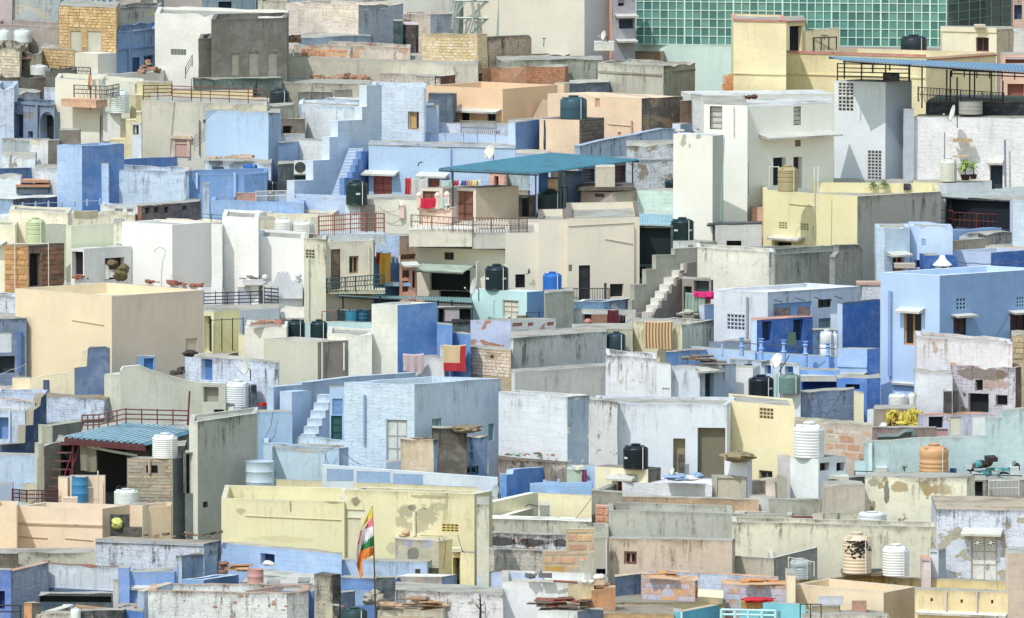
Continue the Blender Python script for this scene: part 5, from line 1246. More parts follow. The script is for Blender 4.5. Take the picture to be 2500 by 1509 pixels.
h = H('pale yellow house with two small vents and an unplastered grey side',[(225,1000),(1032,1054),(1750,1040)],1490,(236,228,168),col2=(160,158,152),stain=.06,stain2=.35,patch=0,mas=.02,par=.45,d=5,rough=0,var=.05,
      ops=[('jali',356,1275,428,1332,(214,204,150)),('jali',540,1285,612,1346,(214,204,150)),('line',450,1126,680,1134,(190,178,130)),('pipe',668,800,676,1420,(226,222,200)),('hole',320,1445,465,1485,(48,44,50)),('ledge',300,1395,580,1420,.4),('blk',648,1310,668,1425,(205,188,110))])
pole_thing('white flag pole on the pale yellow house',[(690,1180),(697,795)],1488,.03,(226,228,228))
H('yellow inner parapet behind the khaki tank',[(540,988),(910,990)],1045,(214,206,156),d=.3,par=0,stain=.05)
H('yellow low coping running right to the white ledge',[(952,985),(1510,1010)],1050,(240,228,172),d=.5,par=0,stain=.05)
sheet_roof('dusty cement-sheet roof over the dark veranda, right edge',[(1755,1052),(2240,1090),(2700,1075),(2470,965)],[Yrow(NY(1330)),Yrow(NY(1330)),Yrow(NY(1330)) + 3,Yrow(NY(1330)) + 5],(190,196,192),nrib=24,amp=.02,posts=[(1832,1060,1290,Yrow(NY(1330)) + .2)])
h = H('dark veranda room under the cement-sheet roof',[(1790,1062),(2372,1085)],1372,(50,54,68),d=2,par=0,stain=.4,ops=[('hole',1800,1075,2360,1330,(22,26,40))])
H('white wall end left of the dark veranda',[(1735,1045),(1800,1045)],1300,(226,226,232),d=1,par=0,stain=.1)
h = H('light blue wall at the right edge beside the dark veranda',[(2372,1090),(2560,1090)],1500,(206,218,242),d=3,par=0,mas=.3,stain=.15)
railing('rusty railing with diamond plates before the grey wall',[(1245,1290),(1850,1320)],1345,145,(120,62,55),rails=2,posts=4,r=.016)
railing('rusty railing continuing before the dark veranda',[(1850,1320),(2260,1340)],1345,130,(120,62,55),rails=2,posts=2,bars=10,r=.016)
# small porch below the white block
sheet_roof('thin black tin porch roof on posts, centre right',[(-262,1292),(215,1282),(215,1268),(-240,1275)],[Yrow(NY(1475)),Yrow(NY(1475)),Yrow(NY(1475)) + 1.5,Yrow(NY(1475)) + 1.5],(60,66,74),nrib=20,amp=.01,posts=[(-188,1290,1480,Yrow(NY(1475)) + .1),(72,1290,1480,Yrow(NY(1475)) + .1),(155,1290,1480,Yrow(NY(1475)) + .1)])
h = H('white porch room with wall lamp under the black tin roof',[(-190,1300),(210,1300)],1482,(206,204,200),d=1.5,par=0,stain=.1,ops=[('hole',-92,1435,35,1480,(40,32,44))])
H('peach brick chimney strip left of the yellow house',[(125,1145),(225,1150)],1290,(218,172,150),d=.8,par=0,stain=.2)
# ================================================================== middle band, left (readings from 0,500)
tile(0,500)
h = H('cream yellow washed house with a rag on its wall, left',[(78,42),(582,72),(592,70)],320,(236,232,200),stain=.2,patch=.05,mas=.02,d=3,par=.1,var=.05)
h = H('cream streaked parapet with a dirty green drip, left',[(582,78),(800,82),(1160,92)],170,(226,222,190),stain=.35,patch=.1,mas=.02,d=2,par=.1,scol=(110,112,60))
cloth('olive tarpaulin slumped over the streaked parapet',(640,835),55,120,178,(168,162,130),name='tarpaulin',cat='tarpaulin',fold=5)
h = H('long cream-white low house wall at the left edge',[(-60,168),(130,175)],330,(232,226,198),stain=.08,patch=0,mas=.02,d=2,par=.05,ops=[('ledge',-50,310,60,335,.5)])
tank('squat white tank at the left edge above the cream wall',62,150,132,75,foot=165,col=(218,222,226),style='smooth')
h = H('cream-green angled wall with a long drip stain',[(385,178),(568,172)],345,(206,208,192),stain=.05,patch=0,mas=0,d=1,par=0,rough=0,ang=30)
h = H('pale green-cream house corner behind the white room',[(566,172),(612,182),(975,162)],700,(228,230,204),stain=.08,patch=0,mas=.0,par=.1,d=None,rough=0,var=.04)
h = H('dirty green-cream wall strip left of the tall white block',[(972,140),(1055,142)],420,(222,224,200),stain=.35,d=2,par=0,scol=(88,92,72),mas=0)
h = H('big block-built brick stair tower with a black doorway, left',[(40,345),(244,348),(552,348)],775,(188,150,108),col2=(118,100,84),mas=.2,par=0,d=None,stain=.2,stain2=.5,patch=0,rough=.03,name='brick_stair_tower',cat='tower',roofcol=(150,145,128),bw=.5,bh=.24,
      ops=[('hole',246,418,348,700,(26,28,36))],
      stones=dict(seg=0,x0=42,y0=362,x1=242,y1=770,w=.46,h=.22,cols=((212,164,112),(200,146,104),(190,150,90)),n_max=60,out=.03,rnd=.12,name='block'))
lay_stones(h,seg=1,x0=352,y0=362,x1=548,y1=770,w=.5,h=.22,cols=((140,100,78),(118,96,80),(150,108,84)),n_max=60,out=.03,rnd=.12,name='block')
tank('bright green wrapped tank on the brick stair tower',306,334,172,218,hs=h,col=(196,210,154),style='bands')
railing('white pipe frame round the brick tower doorway',[(128,770),(418,770)],778,440,(225,222,210),rails=1,posts=1,r=.02,rp=.022)
h = H('small white room with a dark doorway and a junk-filled window',[(608,372),(722,380),(1130,366)],735,(236,236,234),col2=(206,208,206),stain=.08,patch=0,mas=0,par=0,d=None,rough=.01,roofcol=(206,208,198),ops=[('hole',612,402,716,640,(36,32,42)),('hole',902,455,1070,645,(60,40,50))])  # right wall's greyer white includes painted shade
bag_pile('brown sack spilling from the white room window',[(1035,590,130,130),(1060,545,80,80),(960,500,90,60)],740,(110,96,66))
boxthing('stacked white printed boxes in the junk window',905,520,935,640,739,(205,208,205),'carton','carton',.3)
boxthing('second pale carton in the junk window',938,560,985,625,739,(210,208,206),'carton','carton',.3)
cloth('green net heaped on the white room roof',(1000,1110),340,352,560,(150,185,160),name='net',cat='net')
H('low white parapet with bricks before the white room',[(548,640),(1005,672)],705,(226,226,232),stain=.1,d=1.5,par=0,mas=0)
h = H('tall white block wall with a grey shaded right side',[(1050,146),(1480,172),(1818,178)],720,(238,238,236),col2=(212,212,210),stain=.02,patch=0,mas=0,par=.1,d=None,rough=0,var=.03,capcol=(240,232,200))  # grey second colour stands for shade on white
H('yellow inner parapet top behind the tall white block',[(1160,118),(1525,140),(1905,150)],200,(240,230,190),stain=.03,patch=0,d=1.2,par=.1,mas=0)
h = H('wide sunlit white wall right of the tall white block',[(1812,178),(1905,160)],860,(240,240,234),stain=.02,patch=0,mas=0,d=1,par=0,rough=0)
h = H('white upper step of the wide white wall',[(1908,98),(2220,114)],902,(240,240,234),stain=.02,patch=0,mas=0,d=4,par=.1,rough=0)
tank('white tank lid peeping above the white step',2208,108,150,58,foot=125,col=(224,224,222),style='smooth')
h = H('broad bright white wall rising over the lilac parapet',[(1904,160),(2215,272),(2618,292)][1:],905,(242,241,235),stain=.03,patch=0,mas=.02,d=4,par=.1,rough=.03,var=.03)
h = H('bright white wall stretch between the step and tanks',[(1815,168),(1908,168)],905,(240,240,235),d=1,par=0,stain=.03,patch=0,mas=0)
H('yellow-stained recess wall behind the two white tanks',[(2220,112),(2365,110)],285,(206,202,170),d=.5,par=0,stain=.3,scol=(130,120,60))
tile(600,500)
tank('left one of the two white tanks beside the red railing',328,278,165,168,foot=288,col=(228,228,224),style='ribbed')
tank('right one of the two white tanks beside the red railing',495,286,176,155,foot=295,col=(230,228,220),style='ribbed')
H('cream low roof parapet behind the white tanks',[(165,72),(420,62),(740,78)],140,(232,226,190),stain=.1,d=2,par=.1,mas=0)
h = H('yellow-cream roof room with a shaded face inside the railing',[(618,100),(732,104),(1135,92)],262,(236,228,196),stain=.1,patch=0,mas=0,par=0,d=None,var=.04)
h = H('narrow white pier left of the red railing',[(560,120),(622,118)],300,(228,224,204),d=.5,par=0,stain=.1,mas=0)
railing('red spiked roof railing over the slab balcony',[(625,265),(1035,238)],902,165,(142,88,78),rails=4,posts=3,bars=22,r=.024,rp=.03,spikes=True)
railing('right corner run of the red spiked railing',[(1035,238),(1190,240)],900,165,(142,88,78),rails=4,posts=2,bars=8,r=.024,rp=.03,spikes=True)
boxthing('bluish grey concrete balcony slab below the red railing',618,262,1196,345,904,(188,194,204),'balcony_slab','slab',2.2)
h = H('grimy cream house corner with a grille and a white pipe',[(500,288),(688,300)],1010,(208,206,184),stain=.55,patch=.15,mas=.03,d=3,par=.2,rough=.02,ops=[('jali',512,385,592,462,(170,168,150)),('pipe',540,460,556,1010,(210,212,206))])
h = H('cream house front with brown shutters over the green balcony',[(688,320),(1095,300)],985,(222,216,186),stain=.15,patch=.03,mas=.02,d=3,par=.1,ang=24,rough=0,ops=[('door',732,382,815,735,(128,108,92)),('win',888,440,972,592,(150,125,100)),('pipe',1048,345,1058,600,(212,206,176))])
boxthing('cream lower balcony slab under the patterned railing',690,735,1196,766,1000,(212,208,182),'balcony_slab','slab',1.3)
railing('dark green patterned balcony railing',[(692,760),(1190,722)],1004,125,(50,74,80),rails=3,posts=6,bars=40,r=.022,lattice=True)
h = H('lilac parapet ledge and wall below the white scalloped crest',[(158,700),(492,696)],930,(206,208,222),stain=.05,patch=0,mas=0,d=1.2,par=0,ops=[('band',285,765,488,780,(198,200,216)),('ledge',280,870,585,960,1.0)])
Wl('lilac scalloped crest with three humps on the lilac ledge',[(158,690),(160,655),(185,648),(195,662),(240,660),(258,610),(272,580),(290,578),(300,592),(310,574),(325,572),(338,590),(352,574),(368,590),(385,640),(400,660),(420,648),(440,640),(485,640),(488,690)],932,(206,208,224),t=.2,stain=.02,patch=0,mas=0,drop=.6,name='parapet_crest',cat='parapet')
for i,(x,y) in enumerate(((165,625),(452,610))):
    p = atY(NX(x),NY(y),Yrow(NY(932))); r_ = thing('ball_finial',('left' if i == 0 else 'right') + ' plaster ball finial beside the scalloped crest','finial',p,None); rr = px_m(p.y) * 28
    m = MB(); m.lathe(p,[(0,-rr * 1.6),(rr * .5,-rr * 1.5),(rr * .3,-rr)] + [(rr * math.cos(a),rr * math.sin(a)) for a in [(-70 + 20 * j) * math.pi / 180 for j in range(9)]],18); m.build('ball',plaster((208,210,226),.03,0,0),r_,smooth=True)
tile(0,500)
h = H('lilac-white roof wall behind the black corner railing',[(1745,712),(1922,712)],900,(208,210,222),stain=.05,patch=0,mas=0,d=1.5,par=0)
h = H('lilac white house wall under the black corner railing',[(1740,905),(2060,915),(2400,895)],1120,(206,208,222),stain=.05,patch=0,mas=0,d=2.5,par=0,var=.04)
h = H('lilac-white block behind the black corner railing',[(2045,710),(2280,700)],905,(206,208,222),d=1.0,par=0,stain=.05,patch=0,mas=0)
boxthing('low white bench with sticks on the lilac roof',2085,645,2265,690,915,(226,226,228),'bench','bench',.6)
rubble('bundle of grey sticks on the white bench',(2080,2240),640,915,9,.12,((130,125,105),),dep=.4,kind='slab',hgt=.1,name='stick_pile')
railing('black corner railing with gold knobs, long run',[(1752,912),(2255,895)],944,152,(48,44,58),rails=5,posts=5,r=.024,rp=.02,knob=(190,165,70))
railing('black corner railing with gold knobs, short return',[(2272,872),(2390,882)],942,158,(48,44,58),rails=5,posts=2,r=.028,rp=.02,knob=(190,165,70))
# white parapets with bricks behind the cream cube
H('low white parapet with loose bricks behind the cream cube',[(1140,672),(1740,708)],740,(228,228,234),stain=.1,d=1,par=0,mas=0)
for lb,x0,x1,y in (('thin red brick slab lying on the white parapet, left',1255,1415,678),('thin red brick slab on the white parapet, middle',1462,1612,696),('stack of brown bricks on the white parapet',1622,1770,712),('red brick slab by the white room',618,778,640)):
    rubble(lb,(x0 + 10,x1 - 30),y,742,5,.2,((168,105,88),(150,95,80)),dep=.3,hgt=.08,name='brick_stack')
railing('white scroll railing in front of the white room',[(552,735),(1000,742)],748,62,(225,225,230),rails=2,posts=3,bars=22,r=.012,lattice=True)
# cream cube
h = H('large smooth cream cube house with a shaded right side',[(130,712),(960,786),(1750,738)],1560,(232,216,172),col2=(208,194,165),stain=.04,stain2=.08,patch=0,mas=.0,par=.45,th=.18,d=None,rough=0,var=.05,name='cream_house',roofcol=(224,214,180),ops=[('line',620,1002,895,1022,(205,188,145)),('blk',1595,1148,1698,1300,(205,186,158))])  # right-side cream is darkened to imitate shade
H('cream rooftop stub with a grey block on the cream cube',[(958,700),(1310,700)],745,(230,216,176),stain=.06,patch=0,d=1,par=0,mas=0)
boxthing('grey hollow concrete block on the cream cube roof',1178,694,1302,732,748,(176,170,160),'concrete_block','block',.35)
pole_thing('thin hooked iron rod standing on the cream cube roof',[(1386,745),(1390,580),(1398,480),(1418,430),(1420,395),(1400,372),(1365,368),(1335,385),(1326,412)],752,.014,(150,148,145),'hooked_rod','rod')
# far left bits
h = H('lilac peeling masonry wall at the left edge',[(-60,775),(128,790)],985,(208,214,234),mas=.6,stain=.4,d=2,par=.1,patch=.15)
h = H('blue-black grimy yard house at the left edge',[(-60,980),(228,975)],1440,(120,138,172),stain=.9,patch=.3,mas=.3,d=2.5,par=0,rough=.06,pcol=(200,210,232),scol=(30,42,58),ops=[('blk',-20,1090,100,1270,(210,216,232)),('hole',-20,1300,130,1450,(50,58,66)),('pipe',150,1090,190,1440,(80,115,180))])
# yellow kiosk
h = H('small yellow roof kiosk with an open dark door and wire gate',[(1742,916),(1838,918),(2060,912)],1278,(236,232,180),col2=(220,216,150),stain=.06,patch=0,mas=0,par=0,d=None,rough=0,ops=[('hole',1744,955,1812,1262,(45,58,62))])
railing('thin black wire gate before the yellow kiosk',[(1815,1265),(2090,1252)],1285,275,(52,52,48),rails=1,posts=3,r=.016)
H('dark sloping slab under the yellow kiosk',[(1830,1290),(2095,1272)],1315,(110,110,98),d=1,par=0,stain=.5)
H('narrow yellow wall right of the kiosk gate',[(2050,1120),(2105,1122)],1300,(236,232,190),d=.6,par=0,stain=.05,mas=0)
# tank house centre left
h = H('white flat roofed house behind the two black tanks',[(2105,1052),(2460,1062)],1345,(230,228,216),stain=.1,patch=0,mas=.02,d=3.5,par=.05)
rubble('brown bricks and slabs on the white flat roof',(2130,2400),1046,1348,11,.26,((176,130,112),(190,150,125)),dep=.7,hgt=.15,name='brick_stack')
h = H('plain beige cistern house with a dark shaded side, carrying two black tanks',[(2268,1152),(2730,1182),(3000,1178)],1490,(206,204,184),col2=(150,140,130),stain=.08,stain2=.25,patch=0,mas=0,par=0,d=None,rough=0,var=.05,roofcol=(196,190,175),ops=[('pipe',2940,1185,2952,1420,(228,228,226)),('pipe',2756,1185,2762,1560,(226,226,224))])
tile(600,500)
tank('left black tank tied with a white strap',425,1155,172,172,foot=1170,col=(30,54,60),style='ribbed')
tank('right black ribbed tank with a white pipe',628,1172,150,188,foot=1182,col=(26,52,56),style='ribbed')
tile(600,500)
H('pale turquoise low wall behind the black tanks',[(510,1012),(1085,1012)],1115,(200,228,234),stain=.06,d=.6,par=0,mas=0)
h = H('off-white rough masonry wall house with a stepped blue side',[(700,1100),(1085,1112)],1460,(228,228,218),stain=.12,patch=0,mas=.1,d=3,par=.1)
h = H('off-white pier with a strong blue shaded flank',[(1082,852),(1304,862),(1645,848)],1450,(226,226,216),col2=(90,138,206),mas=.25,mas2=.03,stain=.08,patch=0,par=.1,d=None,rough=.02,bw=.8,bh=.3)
H('lower strong blue wall running right from the pier',[(1645,1028),(1775,1035),(1935,1118)][:2],1462,(96,140,206),stain=.08,patch=0,mas=.02,d=1,par=0,ang=40)
H('blue wall end under the turquoise ledge',[(1768,1112),(1935,1118)],1460,(96,140,206),stain=.08,patch=0,mas=0,d=1,par=0,ang=40)
# canopy across
Yk = Yrow(NY(1010))
sheet_roof('long thin dark blue-grey sheet canopy over the yard, centre',[(800,778),(1945,838),(1945,800),(800,764)],[Yk,Yk + .5,Yk + 4,Yk + 4],(120,160,165),nrib=50,amp=.02,pcol=(30,40,48),posts=[(835,780,1000,Yk + .1),(1155,790,900,Yk + .1),(1652,820,1000,Yk + .2),(1772,820,970,Yk + .2)])
bag_pile('pale brown sacks lying on the thin canopy',[(1375,828,90,36),(1420,820,70,40),(1500,828,85,36)],1012,(160,128,112))
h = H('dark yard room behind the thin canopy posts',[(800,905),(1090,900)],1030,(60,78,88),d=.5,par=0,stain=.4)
tank('blue plastic barrel behind the wire fence',908,1005,115,95,foot=1040,col=(50,130,165),style='drum',group='blue barrels in the yard')
tank('darker blue barrel behind the wire fence',1010,1008,95,95,foot=1042,col=(35,90,125),style='drum',group='blue barrels in the yard')
railing('black diamond wire fence before the blue barrels',[(800,1008),(1080,1018)],1046,115,(44,46,50),rails=2,posts=3,bars=30,r=.016,lattice=True)
railing('reddish pipe arch above the black tanks',[(655,1000),(765,1000)],1050,85,(150,95,80),rails=1,posts=1,r=.02)
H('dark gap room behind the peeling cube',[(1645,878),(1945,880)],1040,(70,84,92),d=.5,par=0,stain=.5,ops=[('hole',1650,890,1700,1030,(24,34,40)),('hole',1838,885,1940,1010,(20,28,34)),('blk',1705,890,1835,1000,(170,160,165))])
rubble('dark boulders in the gap behind the peeling cube',(1760,1920),1020,1045,5,.35,((70,66,68),),dep=.3,hgt=.1)
# blue and orange slot between houses
h = H('narrow light blue masonry house between cream and beige houses',[(1118,262),(1330,262)],690,(180,200,236),mas=.4,bw=.6,bh=.25,stain=.2,d=1.5,par=0)
h = H('shaded blue slot wall with pilasters under the yellow cloth',[(1095,460),(1325,450)],850,(100,140,200),stain=.2,d=1,par=0,ops=[('pipe',x,440,x + 14,500,(205,215,232)) for x in (1235,1270,1305)])
cloth('long mustard yellow cloth trailing over a ledge',(1150,1245),420,675,860,(214,155,48),fold=6)
cloth('dark red cloth behind the mustard cloth',(1120,1165),416,500,856,(150,50,60),fold=4)
boxthing('pale blue ledge slab under the mustard cloth',1190,670,1420,700,868,(150,175,205),'ledge_slab','slab',1.0)
h = H('orange plaster house sliver with brown windows',[(1320,505),(1468,500)],872,(206,140,115),stain=.25,d=1.5,par=0,patch=.1,ops=[('win',1345,562,1408,628,(110,60,52)),('win',1432,560,1462,715,(100,60,55)),('win',1345,655,1400,750,(110,62,55)),('ledge',1325,490,1468,520,.5)])
h = H('brown upper house sliver beside the beige house',[(1322,265),(1470,258)],700,(176,150,128),stain=.35,d=1,par=0,ops=[('hole',1325,425,1460,470,(150,120,100))])
# turquoise tank house
h = H('turquoise cube house with a cream hatch door',[(1945,722),(2416,750),(2570,748)],985,(196,228,236),col2=(112,156,212),stain=.04,patch=0,mas=.01,par=0,d=None,rough=0,var=.04,roofcol=(220,226,222),ops=[('door',2208,822,2345,972,(226,222,204))])
tank('black tank with white marks on the turquoise cube',2157,728,205,220,hs=h,col=(28,46,54),style='ribbed',mark=(-.9,.7))
dish('large grey dish fixed to the turquoise cube',1962,702,75,160,992,(-.93,-.25,.22),(205,206,202))
pole_thing('white pipe beside the turquoise cube tank',[(1982,720),(1984,492),(2000,490)],990,.022,(226,228,226))
h = H('grey rendered stair block behind the blue tank',[(2566,758),(2575,758),(2816,742)],1100,(160,164,156),stain=.25,patch=.1,mas=0,d=2.2,par=0,ang=40)
tank('bright blue tank with ribs beside the turquoise cube',2634,752,165,178,foot=1003,col=(30,110,205),style='ribbed')
# peeling lilac cube and brick wall
h = H('peeling lilac cube with red sandstone showing through',[(1932,992),(2282,998),(2664,1010)],1260,(190,198,234),col2=(206,206,216),stain=.1,patch=.4,patch2=.2,mas=.02,pcol=(190,120,95),par=.0,d=None,rough=.04,
      ops=[('blk',x,y,x + w,y + 32,(170,105,95)) for x,y,w in ((2290,1015,90),(2425,1012,50),(2590,1008,60),(2330,1080,45),(2455,1085,50),(2395,1075,38),(2600,1075,40))])
h = H('exposed cream brick wall with a small square hole, centre',[(1892,1215),(2280,1255)],1475,(190,170,138),mas=.5,bw=.26,bh=.13,stain=.15,patch=0,d=1.2,par=0,name='brick_wall',cat='wall',ops=[('hole',2098,1292,2130,1322)],
      stones=dict(seg=0,x0=1895,y0=1255,x1=2272,y1=1470,w=.3,h=.14,cols=((236,222,196),(226,208,180)),n_max=220,out=.02,avoid=((2090,1285,2138,1330),),name='brick'))
h = H('low whitewashed ledge wall under the striped cloth',[(1238,1290),(1670,1315)],1460,(214,216,218),stain=.25,patch=.2,pcol=(150,150,125),d=1.5,par=0,mas=.05)
cloth('pink striped cloth hanging on the whitewashed ledge',(1352,1532),1290,1432,1470,(214,196,196),stripes=((168,142,146),1),fold=9)
Wl('white post and pipe left of the red blanket',[(1670,1210),(1705,1210)],1472,(226,226,218),t=.2,drop=2)
cloth('big red blanket with a tan patterned panel, centre',(1700,1890),1212,1432,1478,(214,186,146),hem=((186,46,58),.34,.26),fold=5)
tile(1200,500)
h = H('long grey streaked concrete wall house, centre right',[(162,1142),(188,1145),(990,1115)],1425,(214,216,212),col2=(176,178,176),stain=.5,stain2=.65,patch=.05,pcol=(150,152,148),mas=0,d=3,par=.0,rough=.01,scol=(70,78,76))
h = H('panelled grey lower wall beneath the streaked concrete wall',[(170,1428),(200,1442),(985,1410)],1590,(216,214,208),col2=(200,198,192),stain=.12,patch=0,mas=.1,bw=3,bh=1.6,d=1.5,par=0,rough=0)
railing('bent black iron handrail on the peeling roof',[(300,990),(520,985)],1008,65,(48,50,58),rails=1,posts=2,r=.016)
rubble('broken clay pipes on the peeling roof',(150,290),985,1010,5,.22,((140,115,98),),dep=.4,hgt=.1)
# right of grey block: blue yard
h = H('blue-shaded parapet troughs behind the brown shawls',[(702,832),(960,825),(1210,818)],925,(120,158,200),stain=.45,patch=.25,pcol=(190,205,225),d=.5,par=.1,capcol=(214,218,224),mas=0)
h = H('white low roof wall behind the brown boards',[(690,905),(1240,925)],1072,(214,216,222),stain=.2,d=1,par=0,mas=0,ops=[('hole',778,945,1150,1060,(50,32,40))])
bag_pile('pink clay water pot on the white wall',[(828,1005,70,55)],1078,(196,130,120),'clay_pot','pot','pot')
boxthing('brown cupboard board leaning in the yard',858,942,995,1025,1080,(150,108,82),'board','board',.1)
cloth('maroon cloth over the yard wall beside the board',(1000,1095),912,1060,1082,(90,34,46),fold=5)
bag_pile('blue tub beside the maroon cloth',[(1190,1038,55,50)],1082,(60,140,205),'tub','tub','tub')
railing('pink-grey spiked fence at the foot of the grey stairs',[(1100,1000),(1380,985)],1075,60,(180,150,150),rails=1,posts=2,bars=14,r=.012)
h = H('yellowish stained roof wall behind the dark tank, centre right',[(690,1078),(1215,1068)],1260,(206,204,176),stain=.45,d=3,par=0,mas=0,scol=(110,110,80))
tank('dark tank in front of the stained yellow wall',1072,1262,160,170,foot=1268,col=(36,62,72),style='smooth')
h = H('yellow mottled house with the tiger print blanket',[(1215,992),(1320,1005),(1640,1032)],1255,(226,222,176),stain=.4,patch=.15,pcol=(190,188,160),mas=0,d=2.5,par=0,scol=(120,122,88))
h = H('grey streaked parapet behind the tiger print blanket',[(1300,985),(1640,1030),(1912,992)],1170,(210,210,196),stain=.6,d=None,par=.35,mas=0,rough=.03)
cloth('tan and brown tiger print blanket',(1312,1555),1008,1240,1262,(214,188,138),stripes=((150,108,78),2),fold=6)
# grey stairs
Wl('stepped dark concrete stair parapet, right of centre',[(1208,820),(1228,815),(1228,688),(1330,682),(1330,555),(1415,552),(1415,432),(1578,430),(1578,378),(1770,368)],960,(168,166,154),t=.25,dY=3.0,stain=.2,mas=0,patch=0,name='stair_parapet',cat='parapet')
stairs('pale concrete stair climbing between stepped parapets',(1290,975),(1590,500),8,100,985,(222,220,212),dY=3.2,stain=.06)
Wl('underside wall of the concrete stair',[(1385,960),(1420,895),(1462,880),(1462,825),(1508,820),(1508,762),(1548,757),(1548,698),(1590,695),(1590,640),(1635,636),(1635,590),(1680,586),(1680,500),(1762,488)],990,(150,140,126),t=.15,dY=3.0,stain=.1,mas=0,patch=0,name='stair_wall',cat='wall',drop=3.5)
h = H('whitewashed streaky wall house with dark grey right side',[(1762,362),(2385,408),(2430,412)],760,(236,234,220),stain=.4,patch=.08,mas=.12,scol=(90,92,100),pcol=(206,206,200),d=2,par=.3,rough=.02)
h = H('dark mottled concrete wall, unplastered, centre right',[(2412,425),(2440,428),(3180,395)],755,(146,148,140),stain=.55,patch=.3,pcol=(170,168,156),mas=0,d=3,par=.35,rough=.02,scol=(70,84,82))
Wl('higher step of the mottled concrete wall',[(2950,450),(2985,402),(2985,345),(3160,342),(3190,395)],757,(142,144,138),t=.3,dY=1.5,stain=.5,mas=0,patch=.2)
H('grey inner parapet behind the streaky white wall',[(1840,362),(2600,350),(2860,355)],430,(160,158,146),d=.4,par=0,stain=.3,mas=0)
h = H('dark alcove under the stair landing with a marble top',[(1640,630),(1885,640)],960,(150,146,138),d=.8,par=0,stain=.2,mas=0,ops=[('hole',1645,700,1720,900,(50,54,56)),('hole',1740,640,1870,760,(66,76,84))])
cloth('pale green checked blanket under the stair landing',(1665,1840),765,920,968,(160,176,166),stripes=((130,148,140),3),fold=7)
cloth('hot pink scarf on the green blanket',(1735,1910),752,790,972,(230,40,130),fold=8)
bag_pile('grey bundle on a round dish under the stairs',[(1690,918,90,42),(1650,930,70,25)],992,(190,196,172),'bundle','bundle','bundle')
boxthing('flat grey tray under the stair bundle',1590,938,1780,950,994,(150,150,140),'tray','tray',.6)
h = H('blue low pier with an orange coping right of the stairs',[(1785,848),(1830,862),(1915,858)],985,(196,208,238),col2=(130,160,205),d=None,par=0,stain=.1,capcol=(220,160,130),roofcol=(218,160,130))
# pot/black tank platform near awning etc.
h = H('white platform room under the black tank with red and blue panels',[(1435,302),(1790,322),(1940,318)],560,(214,220,224),col2=(176,172,158),d=None,par=0,stain=.2,mas=0,ops=[('blk',1435,348,1490,425,(120,165,215)),('blk',1488,348,1524,425,(190,60,90)),('blk',1395,340,1432,480,(150,90,80)),('jali',1690,345,1732,366,(150,150,150))])
tank('big black tank with two white marks beside the tall white block',1640,302,200,195,hs=h,col=(30,52,56),style='ribbed',mark=(-.6,.7))
railing('thin black balcony railing at the large beige house door',[(655,820),(1010,818)],845,100,(60,58,62),rails=1,posts=2,bars=16,r=.02)
pole_thing('stout dark post beside the beige house railing',[(978,822),(978,672)],846,.06,(70,70,76),'post','post')
p = atY(NX(322),NY(585),Yrow(NY(834))); r_ = thing('pigeon','grey pigeon perched on the beige house grating','bird',p)
m = MB(); m.lathe(p,[(0,-.05),(.05,0),(.06,.06),(.03,.13),(.035,.16),(.015,.19),(0,.2)],10); m.build('body',plain((80,84,96),.8),r_,smooth=True)
m = MB(); m.box(p + Vector((-.09,0,-.06)),.12,.05,.03,0); m.build('tail',plain((60,64,74),.8),r_)

# ================================================================== middle band, right (readings from 1800,500)
tile(1800,500)
h = H('light blue rough house with an ochre shuttered window, right',[(1195,200),(1268,205),(1485,200)],660,(196,214,240),mas=.3,stain=.1,d=2.5,par=.05,patch=.02,ops=[('win',1335,440,1432,575,(205,140,70)),('ledge',1282,398,1450,432,.5)])
h = H('smooth light blue house with a small grille beside it, right',[(1488,180),(1852,196)],640,(188,208,242),mas=.04,stain=.06,d=2.5,par=.1,patch=0,ops=[('jali',1582,292,1620,350,(160,185,222)),('hole',1520,475,1590,540,(60,50,70))])
H('blue parapet face right of the smooth blue house',[(1852,222),(2270,202)],300,(140,172,224),stain=.1,d=1,par=.1,mas=0)
h = H('grey-brown angled slab wall with pale blue end, right',[(1650,318),(1752,308),(2145,300)],425,(206,214,238),col2=(150,142,130),d=None,par=0,stain=.25,mas=0)
H('grimy slab house with a bulging pale coping, right edge',[(1915,240),(2065,250),(2365,245)],360,(190,196,206),col2=(130,132,134),d=None,par=0,stain=.7,patch=.3,rough=.08)
H('beige coping wall at the right edge',[(2130,350),(2470,368),(2560,372)],420,(220,208,180),stain=.1,d=2,par=0,mas=0)
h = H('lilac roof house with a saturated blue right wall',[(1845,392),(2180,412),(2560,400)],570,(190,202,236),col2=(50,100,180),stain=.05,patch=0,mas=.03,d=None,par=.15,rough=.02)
H('saturated blue wall stub behind the white kiln chimney',[(1612,430),(1735,428)],690,(50,96,176),d=1,par=0,stain=.05,mas=0)
Wl('saturated blue gable right of the kiln chimney',[(1790,432),(1868,436),(1885,480),(1900,552)],692,(50,96,176),t=.4,stain=.05,mas=0,patch=0)
def chimney():
    Y = Yrow(NY(700)); p = atY(NX(1762),NY(572),Y); k = px_m(Y)
    r = thing('kiln_chimney','white bell-shaped smoke vent on the blue roof','chimney',p); m = MB(); m.lathe(p,[(0,0),(62 * k,0),(60 * k,48 * k),(84 * k,50 * k),(84 * k,58 * k),(40 * k,100 * k),(24 * k,128 * k),(14 * k,140 * k),(0,142 * k)],10); m.build('hood',plaster((226,232,242),.15,.05,.1),r)
    m = MB(); m.box(p + Vector((12 * k,-60 * k,2 * k)),44 * k,20 * k,40 * k); m.build('vent_opening',DARK,r)
chimney()
boxthing('round-edged beige slab table on the blue roof',1350,510,1530,545,700,(196,186,160),'slab_table','table',.8)
railing('iron legs under the beige slab table',[(1340,578),(1620,580)],702,26,(90,60,60),rails=1,posts=4,r=.014)
